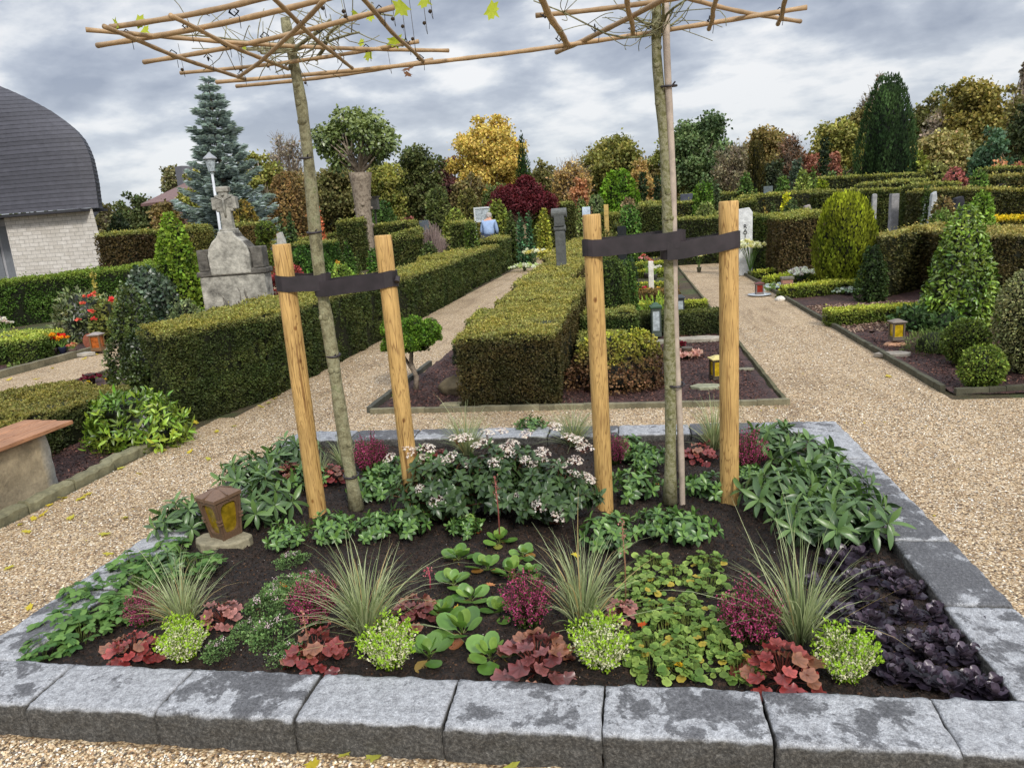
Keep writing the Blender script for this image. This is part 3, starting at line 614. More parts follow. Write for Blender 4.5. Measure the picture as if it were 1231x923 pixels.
for n_, (x0, y0, x1, y1) in enumerate([(-2.38, 6.13, 1.18, 10.2), (2.55, 6.2, 6.4, 9.2), (-6.9, 3.0, -4.0, 5.6), (-6.9, 6.9, -5.9, 9.2), (-12, 8, -8.65, 14), (2.55, 13., 6.2, 15.5)]):
    sheet('mulch_bed', rng2(x0, x1, 60), rng2(y0, y1, 60), .012, M['bark'], lambda X, Y: .012*vn(np.stack([X, Y, X*0], -1), 3., 1)+.008*vn(np.stack([X, Y, X*0], -1), 9., 2))
sheet('mulch_bed', rng2(2.55, 6, 50), rng2(9.2, 13, 50), .012, M['bark'], lambda X, Y: .01*vn(np.stack([X, Y, X*0], -1), 4., 1))
SZ = .085
sheet('bed_soil', rng2(BX0+.24, BX1-.24, 170), rng2(BY0+.24, BY1-.24, 150), SZ-.012, M['soil'], lambda X, Y: .014*vn(np.stack([X, Y, X*0], -1), 3., 1)+.010*vn(np.stack([X, Y, X*0], -1), 11., 2)+.006*vn(np.stack([X, Y, X*0], -1), 30., 3))
# pebbles lying loose on the gravel, one countless mass
def blob_T(seed, flat=.6):
    r_ = np.random.default_rng(seed); V = np.array([[1, 0, 0], [-1, 0, 0], [0, 1, 0], [0, -1, 0], [0, 0, 1], [0, 0, -1.]])
    e = [(0, 2, 4), (2, 1, 4), (1, 3, 4), (3, 0, 4), (2, 0, 5), (1, 2, 5), (3, 1, 5), (0, 3, 5)]; V2 = list(V); idx = {}; F = []
    def mid(a, b):
        kk = (min(a, b), max(a, b))
        if kk not in idx: v = V2[a]+V2[b]; V2.append(v/np.linalg.norm(v)); idx[kk] = len(V2)-1
        return idx[kk]
    for a, b, c in e: x, y, z = mid(a, b), mid(b, c), mid(c, a); F += [(a, x, z), (x, b, y), (z, y, c), (x, y, z)]
    V = np.array(V2)*(1+.18*r_.normal(size=(len(V2), 1))); V[:, 2] *= flat; return V, [np.array(F)]
def octa_T(flat=.6):
    return np.array([[1, 0, 0], [0, .8, 0], [-1, 0, 0], [0, -.8, 0], [0, 0, flat], [0, 0, -flat]])*1., [np.array([(0, 1, 4), (1, 2, 4), (2, 3, 4), (3, 0, 4)])]
PEB = [lin(152, 124, 88), lin(200, 174, 136), lin(222, 202, 168), lin(206, 178, 142), lin(232, 217, 190), lin(244, 236, 220), lin(170, 138, 106), lin(128, 118, 106), lin(94, 82, 70), lin(214, 190, 152)]
def pebbles(mb, x0, x1, y0, y1, per, r, T, zt=.004):
    n = int((x1-x0)*(y1-y0)*per); P = np.stack([rng.uniform(x0, x1, n), rng.uniform(y0, y1, n), np.full(n, zt)], 1)
    inb = (P[:, 0] > BX0-.004) & (P[:, 0] < BX1+.004) & (P[:, 1] > BY0-.004) & (P[:, 1] < BY1+.004); P = P[~inb]; n = len(P)
    P[:, 2] += rng.uniform(-.001, .003, n)
    R = frames(nrm(np.stack([rng.normal(size=n), rng.normal(size=n), .25*rng.normal(size=n)], 1)), nrm(np.array([0, 0, 1])+.3*rdir(n)))
    cc = np.array(PEB)[rng.integers(0, len(PEB), n)]*(1+.12*rng.normal(size=(n, 1)))*1.05
    inst(mb, T, P, R, np.stack([r*rng.uniform(.6, 1.5, n), r*rng.uniform(.6, 1.3, n), r*rng.uniform(.6, 1.1, n)], 1), np.clip(cc, .02, 1))
mb = MB(); pebbles(mb, -2.6, 1.7, 1.50, 1.86, 16000, .0052, blob_T(1)); pebbles(mb, -3.9, -2.64, 1.9, 5.2, 3000, .0058, octa_T()); pebbles(mb, 1.36, 3.2, 2.2, 6., 2600, .0060, octa_T()); pebbles(mb, -3.6, 2.4, 5.1, 6.1, 2600, .006, octa_T())
pebbles(mb, 1.3, 2.4, 6.1, 10, 1000, .007, octa_T()); pebbles(mb, -3.6, -2.4, 6.1, 9, 1200, .007, octa_T())
tag(mb.build('gravel_pebbles', vcol_mat('pebble', .6, 90, .2, .001, .35, 0, .2, 40), smooth=True), kind='stuff')
# crumbs on soil and bark chips on the grave beds
mb = MB(); n = 42000; P = np.stack([rng.uniform(BX0+.26, BX1-.26, n), rng.uniform(BY0+.26, BY1-.26, n), np.full(n, SZ)], 1); P[:, 2] += .014*vn(P*[1, 1, 0], 3., 1)+.010*vn(P*[1, 1, 0], 11., 2)+.006*vn(P*[1, 1, 0], 30., 3)-.010
cc = np.array([lin(38, 28, 22), lin(64, 47, 36), lin(46, 34, 27), lin(96, 70, 50), lin(30, 23, 19), lin(120, 92, 66)])[rng.choice(6, n, p=[.28, .22, .25, .08, .16, .01])]
inst(mb, blob_T(2, .7) if False else octa_T(.7), P, frames(rdir(n), rdir(n)), np.stack([rng.uniform(.002, .008, n), rng.uniform(.002, .006, n), rng.uniform(.003, .007, n)], 1), cc)
n = 260; P = np.stack([rng.uniform(BX0+.3, BX1-.3, n), rng.uniform(BY0+.3, BY1-.3, n), np.full(n, SZ+.006)], 1)
inst(mb, octa_T(), P, frames(rdir(n), rdir(n)), rng.uniform(.0012, .0026, n), lin(235, 232, 224))
tag(mb.build('soil_crumbs', M['plain']), kind='stuff')
def chips(reg, per, cols, ln=.03):
    mb = MB()
    for x0, y0, x1, y1 in reg:
        n = int((x1-x0)*(y1-y0)*per); P = np.stack([rng.uniform(x0, x1, n), rng.uniform(y0, y1, n), rng.uniform(.012, .03, n)], 1)
        inst(mb, (np.array([[-.5, 0, 0], [.5, .1, .1], [.4, 1, .15], [-.4, .9, 0]]), [np.array([[0, 1, 2, 3]])]), P, frames(nrm(rdir(n)*[1, 1, .35]), nrm(rdir(n)*.6+[0, 0, 1])), np.stack([rng.uniform(.3, .5, n)*ln, rng.uniform(.5, 1.2, n)*ln, np.full(n, ln)], 1), np.array(cols)[rng.integers(0, len(cols), n)]*(1+.2*rng.normal(size=(n, 1))))
    return mb
BK = [lin(66, 42, 38), lin(96, 62, 54), lin(48, 32, 30), lin(116, 80, 66), lin(78, 52, 48)]
tag(chips([(-2.3, 6.2, 1.1, 10), (2.6, 6.3, 5, 9), (-6, 3., -4.05, 5.4)], 2200, BK, .022).build('bark_chips', M['plain']), kind='stuff')
tag(chips([(2.6, 9.2, 5, 11.6), (2.6, 13.6, 5, 14.8), (-.3, 12, 1.1, 13.2)], 1800, [lin(120, 92, 76), lin(150, 122, 104), lin(90, 66, 54), lin(160, 138, 118)], .04).build('bark_chips', M['plain']), kind='stuff')
# ------------------------------------------------------------------ bed border: single stone blocks
def block_mesh(seed, Lx=.494, Ly=.244, Hz=.17):
    r_ = np.random.default_rng(seed); nx, ny, nz = 26, 13, 9; V = {}; VL = []; F = []
    def vid(i, j, k):
        if (i, j, k) not in V: V[(i, j, k)] = len(VL); VL.append((i/nx, j/ny, k/nz))
        return V[(i, j, k)]
    for i in range(nx):
        for j in range(ny):
            F.append((vid(i, j, nz), vid(i+1, j, nz), vid(i+1, j+1, nz), vid(i, j+1, nz)))
        for k in range(nz): F.append((vid(i, 0, k), vid(i+1, 0, k), vid(i+1, 0, k+1), vid(i, 0, k+1))); F.append((vid(i+1, ny, k), vid(i, ny, k), vid(i, ny, k+1), vid(i+1, ny, k+1)))
    for j in range(ny):
        for k in range(nz): F.append((vid(0, j+1, k), vid(0, j, k), vid(0, j, k+1), vid(0, j+1, k+1))); F.append((vid(nx, j, k), vid(nx, j+1, k), vid(nx, j+1, k+1), vid(nx, j, k+1)))
    U = np.array(VL); P = (U-[.5, .5, 1])*[Lx, Ly, Hz]; q = P+seed*3.1
    ex = np.minimum(U[:, 0], 1-U[:, 0])*Lx; ey = np.minimum(U[:, 1], 1-U[:, 1])*Ly; ez = (1-U[:, 2])*Hz
    def sh(a, b, r): return np.clip(r-np.hypot(np.clip(r-a, 0, r), np.clip(r-b, 0, r))*-1-r, 0, 1)
    nse = vn(q, 9., 1); fine = vn(q, 34., 2); fine2 = vn(q, 80., 3)
    rough = .0035*nse+.003*fine+.002*fine2
    for ax, u, sgn in ((0, U[:, 0], 1), (1, U[:, 1], 1)):
        P[:, ax] += np.where(u < .001, -1, np.where(u > .999, 1, 0))*rough*(1.3 if ax == 1 else .8)
    P[:, 2] += np.where(U[:, 2] > .999, 1, 0)*(.0008*nse+.0005*fine)
    for a in (ex, ey):      # worn arris
        t = np.clip(1-a/.010, 0, 1)*np.clip(1-ez/.010, 0, 1); P[:, 2] -= t*(.0035+.003*fine)
    for ax, a in ((0, ex), (1, ey)): t = np.clip(1-ez/.012, 0, 1)*(a < .001); P[:, ax] -= np.sign(P[:, ax])*t*(.003+.003*fine)
    mb = MB(); mb.add(P, F, (.3, .3, .3)); return mb
bm = [block_mesh(i).build('border_stone', M['block'], smooth=True) for i in range(4)]
BG = 'grey stone blocks edging the flower bed'; _bk = 0
ORD = ['leftmost', 'second from the left', 'third from the left', 'fourth from the left', 'fourth from the right', 'third from the right', 'second from the right', 'rightmost']
def put_block(x, y, rz, ly, label, top=.13):
    global _bk
    o = bm[_bk] if _bk < 4 else bm[random.randrange(4)].copy()
    if _bk >= 4: COL.objects.link(o)
    _bk += 1; o.location = (x+random.uniform(-.002, .002), y+random.uniform(-.003, .003), top+random.uniform(-.0025, .0025)); o.scale = (ly, 1, 1)
    o.rotation_euler = (random.uniform(-.004, .004), random.uniform(-.003, .003), rz+random.uniform(-.004, .004)); tag(o, label, 'stone block', BG)
LOOK = ['dark damp top', 'pale top with a few damp spots', 'pale top with small dark spots', 'mostly dark top and white rim', 'dark top whitened along the front', 'whitish top with dark patches', 'dark top with white front edge', 'grey top']
for i in range(8):
    put_block(-2.63+.4988*(i+.5), BY0+.123, 0, 1, f"{LOOK[i]}, stone block {ORD[i]} in front")
    put_block(-2.63+.4988*(i+.5), BY1-.123, PI, 1, f"grey stone block {ORD[i]} in the bed's back row")
SO = ['nearest to the front row', 'second from the front row', 'halfway along, third from the front,', 'second from the back row', 'nearest to the back row']
Ls = (BY1-BY0-.49)/5
for i in range(5):
    y = BY0+.245+Ls*(i+.5)
    put_block(BX0+.123, y, -PI/2, Ls/.5, f"stone block {SO[i]} on the bed's left side")
    put_block(BX1-.123, y, PI/2, Ls/.5, f"stone block {SO[i]} on the bed's right side")
# ------------------------------------------------------------------ path edgings
def edging(label, pts, w=.05, h=.05, col=lin(130, 126, 108), name='path_edging', pl=1.0, rough=.01, group=None, cat='edging'):
    mb = MB()
    for a, b in zip(pts[:-1], pts[1:]):
        a, b = np.array(a, float), np.array(b, float); Ln = np.linalg.norm(b-a); n = max(1, round(Ln/pl)); rz = math.atan2(*(b-a)[::-1])
        for i in range(n):
            m_ = a+(b-a)*(i+.5)/n; z = terr(m_[0], m_[1])
            ks = max(1, int(Ln/n/.12)) if m_[1] < 12 else 1
            for k in range(ks):
                q = m_+(b-a)/n*((k+.5)/ks-.5)
                mb.box((q[0]+random.uniform(-1, 1)*rough*.3, q[1], z+h/2-.02+random.uniform(-1, 1)*rough*.4), (Ln/n/ks*(.985 if k == ks-1 else 1.01), w*random.uniform(.9, 1.08), h+.04), rz+random.uniform(-.01, .01), col*random.uniform(.8, 1.15))
    return tag(mb.build(name, M['stone'], bevel=.004 if pts[0][1] < 12 else 0, recenter=True), label, cat, group)
EG = 'low stone edgings along the gravel paths'; MOSS = lin(96, 92, 66)
edging('weathered edging across the front of the central grave plot', [(-2.4, 6.08), (1.24, 6.04)], col=lin(128, 122, 98), group=EG)
edging('edging between the central graves and the broad right path', [(1.22, 6.07), (1.22, 12), (1.22, 20), (1.22, 29)], w=.035, h=.03, col=MOSS, group=EG)
edging('thin dark edging along the right side of the broad path', [(2.5, 6.3), (2.5, 12), (2.5, 20), (2.5, 34)], w=.045, h=.06, col=lin(84, 82, 66), group=EG)
edging('thin edging turning right in front of the box balls', [(2.56, 6.22), (3.2, 6.28), (7., 6.7)], w=.045, h=.055, col=lin(84, 82, 66), group=EG)
edging('short edging at the left end of the central plot beside the little cypress', [(-2.42, 6.1), (-2.42, 8.2)], w=.05, h=.06, col=lin(90, 90, 80), group=EG)
edging('edging along the far side of the left gravel path below the flower graves', [(-8.57, 5.5), (-8.57, 11), (-8.57, 16)], w=.09, h=.10, col=lin(120, 114, 92), group=EG)
edging('edging on the near side of the left gravel path', [(-6.95, 5.5), (-6.95, 11)], w=.06, h=.05, col=lin(84, 72, 56), group=EG)
# separate mossy kerb stones in front of the bench
ky = [3.0, 3.42, 3.84, 4.25, 4.66, 5.2]
ko = ['nearest the photo edge', 'just right of the one at the photo edge', 'in front of the bench leg', 'just past the bench leg', 'at the end, below the cherry laurel']
for i in range(5):
    mb = MB(); Ln = ky[i+1]-ky[i]-.012; nseg = 8
    for k in range(1):
        V = []; F = []
        for a in range(nseg+1):
            t = a/nseg; wz = .006*math.sin(a*2.1+i)+random.uniform(-.003, .003)
            for (dx, dz) in ((-.045, -.06), (.045, -.06), (.048, .055), (.036, .072), (-.03, .075), (-.042, .06)): V.append((dx+random.uniform(-.003, .003), (t-.5)*Ln, dz+wz*(dz > 0)))
        for a in range(nseg):
            for j in range(6): F.append((a*6+j, a*6+(j+1) % 6, a*6+6+(j+1) % 6, a*6+6+j))
        F.append(tuple(range(6))[::-1]); F.append(tuple(nseg*6+j for j in range(6)))
    mb.add(V, F, lin(134, 130, 102)*random.uniform(.85, 1.1)); o = mb.build('kerb_stone', M['stone'], smooth=False)
    o.location = (-3.97-(.02 if i == 4 else 0), (ky[i]+ky[i+1])/2, .0); o.rotation_euler = (0, 0, -.12 if i == 4 else .02)
    tag(o, f'mossy kerb stone {ko[i]}', 'kerb stone', 'mossy kerb stones before the bench')
# ------------------------------------------------------------------ posts, young trees, bamboo lattice, straps
SZP = SZ
def post(px, py, toprow, topx, r, label, seed):
    b = G(px, py, SZP); h = HT(b[0], b[1], toprow)-SZP
    tx = XY(topx, b[1], SZP+h)-b[0]
    mb = MB(); n = 22; k = 14; V = []; F = []; r_ = np.random.default_rng(seed)
    for i in range(k+1):
        t = i/k; rr = r*(1.01-.03*t)
        for j in range(n):
            a = 2*PI*j/n; q = rr*(1+.010*math.sin(3*a+seed)+.006*math.sin(t*9+a*2+seed)); V.append((tx*t+q*math.cos(a), q*math.sin(a), -.15*(i == 0)+h*t-(.0 if i < k else .006)))
    for i in range(k):
        for j in range(n): F.append((i*n+j, i*n+(j+1) % n, (i+1)*n+(j+1) % n, (i+1)*n+j))
    top = len(V)
    for j in range(n): a = 2*PI*j/n; V.append((tx+(r*.9)*math.cos(a), (r*.9)*math.sin(a), h+.002))
    for j in range(n): F.append((k*n+j, k*n+(j+1) % n, top+(j+1) % n, top+j))
    F.append(tuple(top+j for j in range(n)))
    mb.add(V, F); o = mb.build('wooden_post', M['post'], smooth=False); o.location = [float(v) for v in b]
    o.data.polygons.foreach_set('use_smooth', [len(p.vertices) == 4 for p in o.data.polygons])
    tag(o, label, 'post', 'round wooden posts staking the young trees'); return b, h, tx
PST = [post(382, 616, 294, 338, .050, 'round wooden post beside the brown lantern, leaning slightly left', 1),
       post(498, 614, 283, 460, .046, 'round wooden post rising out of the white-flowering shrub', 2),
       post(727, 606, 258, 711, .047, 'round wooden post at the right end of the white-flowering shrub', 3),
       post(877, 602, 242, 876, .049, 'round wooden post farthest right, by the broad-leaved shrubs', 4)]
def hit(p, t): b, h, tx = PST[p]; return np.array([b[0]+tx*t, b[1], b[2]+h*t])
LEAFY = lin(176, 186, 60)
def maple_T():
    a = [(0, 0), (.30, .02), (.62, -.02), (.46, .22), (.78, .42), (.45, .52), (.40, .68), (.16, .62), (0, 1.), (-.16, .62), (-.40, .68), (-.45, .52), (-.78, .42), (-.46, .22), (-.62, -.02), (-.30, .02)]
    V = [(0, .35, -.05)]+[(x, y, .10*abs(x)+.06*math.sin(i*2.1)) for i, (x, y) in enumerate(a)]
    return np.array(V, float), [np.array([(0, 1+i, 1+(i+1) % 16) for i in range(16)])]
TM = maple_T()
def plane_tree(name, label, pts, rad, bark, seed, twigs, zt):
    P = [np.array(p) for p in pts]; root = thing(name, label, 'young tree', P[0]); P = [p-P[0] for p in P]; base = np.array(pts[0])
    tt = np.linspace(0, 1, 26); s = np.linspace(0, 1, len(P)); Q = np.stack([np.interp(tt, s, [p[a] for p in P]) for a in range(3)], 1)
    R = np.interp(tt, [0, .04, .5, 1], [rad*1.25, rad, rad*.88, rad*.62])*(1+.07*np.sin(tt*31+seed)+.05*np.sin(tt*67)); Q[:, 0] += .006*np.sin(tt*14+seed)
    mb = MB(); mb.tube(Q, R, 16); r_ = random.Random(seed)
    for _ in range(12):    # branch scars
        i = r_.randint(3, 22); a = r_.uniform(-2.6, -.4); d = np.array([math.cos(a), math.sin(a), 0]); p = Q[i]+d*R[i]*.86
        mb.tube([p, p+d*rad*.22, p+d*rad*.30], [rad*.5, rad*.36, rad*.12], 9)
    mb.build('trunk', M[bark], root, smooth=True)
    nb = MB()
    for st, en, r0 in twigs:
        a = np.array(st)-base; b = np.array(en)-base; pp, rr = limb(a, b, r0, r0*.45, bend=.09, seg=7); pp += np.sin(np.linspace(0, 9, 8))[:, None]*np.array([.012, .012, .008]); nb.tube(pp, rr, 7, caps=True)
        for q in range(9):
            i = r_.randint(2, 6); e = pp[i]+np.array([r_.uniform(-.25, .25), r_.uniform(-.2, .2), r_.uniform(-.12, .2)]); tp, tr_ = limb(pp[i], e, r0*.3, .0018, bend=.12, seg=5); nb.tube(tp, tr_, 5)
    nb.build('branch', M[bark], root, smooth=True)
    return root, base
def trunk_at(px0, py0, z):  # pixel on a plane Y
    return None
b1 = G(429, 612, SZP); Y1 = b1[1]
T1 = [b1]+[AY(x, y, Y1) for x, y in ((416, 530), (404, 460), (393, 395), (384, 325), (373, 200), (362, 130), (350, 62), (344, 22))]
b2 = G(804, 604, SZP); Y2 = b2[1]
T2 = [b2]+[AY(x, y, Y2) for x, y in ((807, 480), (806, 350), (801, 240), (797, 140), (790, 60), (788, 10), (787, -30))]
ZL = 2.50
def LP(x, y, dz=0.): return G(x, y, ZL+dz)
c1 = T1[-2]; c2 = AY(791, 40, Y2)
r1, base1 = plane_tree('young_plane_tree', 'young plane tree with bare grey trunk between the two left posts', T1, .037, 'plane_bark', 3,
    [(c1, LP(300, 55, .03), .010), (c1, LP(395, 25, .03), .012), (c1, LP(430, 40, .02), .010), (AY(352, 70, Y1), LP(382, 70, .0), .009), (c1, LP(250, 60, .02), .008), (c1, LP(330, 88, .02), .007), (LP(380, 72), LP(424, 22, .05), .010), (c1, LP(470, 20, .04), .008), (c1, LP(190, 44, .04), .007)], ZL)
r2, base2 = plane_tree('young_plane_tree', 'young plane tree with mossy trunk and white cane between the two right posts', T2, .031, 'mossy_bark', 8,
    [(c2, LP(735, 10, .04), .008), (c2, LP(700, -10, .04), .008), (c2, LP(850, -12, .04), .008), (c2, LP(760, 40, .04), .006), (c2, LP(820, 18, .04), .007), (c2, LP(640, 2, .05), .006)], ZL)
def leaves_on(root, base, L_, name='leaf', col=None, s=.052):
    for x, y, sz, a in L_:
        mb = MB(); p = LP(x, y, .03)-base; d = np.array([[math.cos(a), math.sin(a)*.4, -.5+.3*math.sin(a*3)]]); n_ = np.array([[.1, -.9, .45]]); inst(mb, TM, p[None], frames(d, n_), sz*s, (col if col is not None else LEAFY)*random.uniform(.85, 1.15))
        mb.build(name, M['petal'], root)
leaves_on(r1, base1, [(141, 27, .9, 2.2), (163, 25, .9, .8), (171, 36, .7, 0), (296, 58, .8, 2.4), (449, 18, .8, 3), (487, 5, 1.3, 3.6), (506, 0, 1., 0), (474, 44, 1.2, 1.5), (432, 50, .6, 1), (447, 64, 1.2, 2.5), (428, 14, .6, 2), (586, 9, 1.3, 1.)])
leaves_on(r1, base1, [(490, 82, 1., -1.4), (492, 88, .8, -1.9)], 'withered_leaf', lin(110, 76, 50))
for x, y, l in ((219, 84, .12), (289, 84, .08), (322, 80, .07), (388, 10, .12), (413, 14, .1), (415, 20, .05), (484, 32, .18), (496, 47, .2), (510, 28, .15), (517, 14, .1), (468, 82, .1), (367, 100, .06), (472, 23, .1)):
    sb = MB(); p = LP(x, y, -.02)-base1; sb.tube([p, p+[.01, 0, -l*.3], p+[0, 0, l]], .0012, 4, lin(70, 60, 44)); sb.lathe([(.001, -.008), (.006, -.005), (.0085, 0), (.006, .005), (.001, .008)], 8, p, lin(60, 48, 34))
    sb.build('seed_ball', M['plain'], r1, smooth=True)
CANE = lin(176, 146, 108)
def cane(root, base, a, b, r, name='cane', col=CANE, z0=0, z1=0):
    A, B = LP(*a, z0)-base, LP(*b, z1)-base; mb = MB(); k = max(5, int(np.linalg.norm(B-A)/.16)); t = np.linspace(0, 1, k*3+1); r *= .82
    P = A+(B-A)*t[:, None]; P[:, 2] -= .012*np.sin(t*PI)*np.linalg.norm(B-A); P[:, 0] += .003*np.sin(t*11); R = np.full(len(t), r); R[::3] *= 1.14
    C = np.tile(col*random.uniform(.85, 1.1), (len(t)*10, 1)); mb.tube(P, R, 10, C); mb.build(name, M['bamboo'], root, smooth=True)
def lattice(label, canes, base, ties):
    root = thing('bamboo_lattice', label, 'bamboo frame', base, 0, 'bamboo frames tied into the tree tops')
    for a, b, r, z in canes: cane(root, base, a, b, r, z0=z, z1=z)
    for x, y, z in ties:
        p = LP(x, y, z)-base; mb = MB()
        for q in range(3): a = random.uniform(0, PI); d = np.array([math.cos(a), math.sin(a), .15])*.02; mb.tube([p-d, p+[0, 0, .017*(1 if q % 2 else -1)], p+d], .0025, 5, (.012, .012, .014))
        mb.tube([p, p+[.02, .0, -.02], p+[.015, .01, -.06]], .0014, 4, (.012, .012, .014)); mb.build('cable_tie', M['plain'], root)
    return root
lb1 = np.array([T1[-1][0], Y1, ZL])
lattice('square bamboo cane frame spread over the left young tree', [
    ((103, 36), (540, 61), .0105, .0), ((133, 33), (330, -5), .0125, .02), ((117, 55), (440, -14), .0125, .0), ((173, 75), (474, 9), .0120, .0), ((217, 88), (504, 50), .0105, -.0), ((284, 104), (521, 72), .0115, .0),
    ((125, 32), (295, 95), .0105, -.025), ((205, 19), (347, 83), .0105, -.025), ((322, -8), (424, 82), .0105, -.025), ((430, -8), (510, 74), .0105, -.025), ((390, 0), (287, 93), .0105, -.045)], lb1,
    [(152, 41, 0), (224, 32, 0), (250, 69, 0), (207, 65, 0), (271, 52, 0), (318, 44, 0), (281, 14, 0), (362, 30, 0), (400, 60, 0), (456, 12, 0), (488, 50, 0), (505, 70, 0), (290, 88, 0), (440, 58, 0), (383, 35, 0)])
lattice('long bamboo cane frame spread over the right young tree', [
    ((260, 99), (971, 9), .0125, .0), ((644, 19), (850, -8), .0120, .02), ((640, -22), (683, 54), .0165, -.03), ((669, 63), (850, -32), .0135, -.012), ((749, -30), (762, 43), .0125, -.03), ((800, -9), (963, 26), .0115, .02), ((863, -15), (853, 35), .0120, -.03), ((950, -22), (936, 29), .0120, -.03)], np.array([T2[-1][0], Y2, ZL]),
    [(672, 46, 0), (760, 33, 0), (853, 24, 0), (937, 14, 0), (780, 31, 0), (655, 17, 0), (715, 34, 0)])
# support cane of the right tree
mb = MB(); cb = G(820, 603, SZP)-np.array([0, 0, .1]); ct = AY(800, -20, Y2-.02); t = np.linspace(0, 1, 31)[:, None]; P = cb+(ct-cb)*t; P[:, 0] += .004*np.sin(t[:, 0]*12); R = np.full(31, .0165); R[::4] *= 1.07
mb.tube(P, R, 12, lin(186, 170, 154)); o = mb.build('support_cane', M['bamboo'], smooth=True, recenter=True); tag(o, 'pale bamboo cane standing against the mossy young trunk', 'support cane')
def tie(label, p, r, root=None):
    mb = MB(); n = 16; a = np.arange(n+1)*2*PI/n; P = np.stack([p[0]+r*np.cos(a), p[1]+r*np.sin(a), p[2]+.004*np.sin(a)], 1); mb.tube(P, .006, 6, (.015, .014, .015), caps=False)
    mb.tube([p+np.array([r*.5, -r*.8, 0]), p+np.array([r*.5+.012, -r*.8-.01, .012])], .004, 5, (.015, .014, .015)); o = mb.build('cable_tie', M['strap'], recenter=True); tag(o, label, 'tie', 'black cable ties round the young trunks')
tie('higher black cable tie round the mossy trunk and cane', AY(803, 104, Y2), .04); tie('black cable tie round the mossy right trunk and cane, level with the grave lantern', AY(813, 462, Y2), .042)
tie('black tie low on the left young trunk', AY(422, 571, Y1), .042); tie('black tie on the left young trunk below the rubber strap', AY(401, 427, Y1), .036); tie('black tie on the left trunk above the posts', AY(378, 279, Y1), .036); tie('black tie on the left young trunk in front of the blue spruce', AY(368, 190, Y1), .034)
# rubber straps
def strap(label, pa, pb, T, Yc, ra, rb, rows, wd):
    root = thing('rubber_strap', label, 'rubber strap', T); T = np.array(T)
    for k, (p, tr, row0, row1) in enumerate(rows):
        b, h, tx = PST[p]; z0 = HT(b[0], b[1]-.05, row0); z1 = HT(T[0], T[1], row1)
        t = (z0-b[2])/h; pc = np.array([b[0]+tx*t, b[1], 0]); sgn = 1 if pc[0] < T[0] else -1
        r = .053; rt = tr; pts = []
        for a in np.linspace(90, 270, 9) if sgn > 0 else np.linspace(90, -90, 9): pts.append((pc[0]+r*math.cos(math.radians(a)), pc[1]+r*math.sin(math.radians(a)), z0))
        for q in np.linspace(.0, 1, 7)[1:]:
            x0 = pc[0]; x1 = T[0]+sgn*rt*.6; pts.append((x0+(x1-x0)*q, pc[1]-r+(T[1]-rt-.01-k*.004-pc[1]+r)*q, z0+(z1-z0)*q-.008*math.sin(PI*q)))
        x1 = T[0]+sgn*rt*.6
        for a in np.linspace(-70, 60, 6): aa = math.radians(a if sgn > 0 else 180-a); pts.append((T[0]+(rt+.01)*math.cos(aa), T[1]+(rt+.01)*math.sin(aa), z1))
        for q in np.linspace(0, 1, 6)[1:]: pts.append((T[0]+(pc[0]-T[0])*q, T[1]+rt+.012+(r-rt-.012)*q, z1+(z0-z1)*q))
        pts = np.array(pts); n = len(pts); V = []; F = []; w2 = wd/2
        cen = pts[:, :2].mean(0); 
        for i, p_ in enumerate(pts):
            tn = pts[min(i+1, n-1)]-pts[max(i-1, 0)]; tn[2] = 0; tn /= np.linalg.norm(tn)+1e-9; nn = np.array([tn[1], -tn[0], 0])*.0025
            for (o_, zz) in ((-1, -w2), (1, -w2), (1, w2), (-1, w2)): V.append(p_+nn*o_+[0, 0, zz+.003*math.sin(i*1.3)])
        for i in range(n-1):
            for j in range(4): F.append((i*4+j, i*4+(j+1) % 4, i*4+4+(j+1) % 4, i*4+4+j))
        F += [(0, 1, 2, 3), tuple((n-1)*4+j for j in (3, 2, 1, 0))]
        mb = MB(); mb.add(np.array(V)-T, F); mb.build('strap_band', M['strap'], root)
    mb = MB(); b, h, tx = PST[rows[-1][0]]; z0 = HT(b[0], b[1], rows[-1][2]); q = np.array([b[0]+tx*(z0-b[2])/h+.062, b[1]-.02, z0])-T
    if Yc: mb.tube([q-[0, .02, .012], q+[0, .0, .012]], .014, 10); mb.build('knot', M['strap'], root)
strap('black rubber strap tying the left young tree to its two posts', 0, 1, AY(388, 340, Y1), 1, 0, 0, [(0, .036, 341, 338), (1, .036, 336, 346)], .082)
strap('black rubber strap tying the right young tree and cane to its two posts', 2, 3, AY(806, 292, Y2)+np.array([.012, 0, 0]), 0, 0, 0, [(2, .052, 298, 287), (3, .052, 289, 301)], .084)
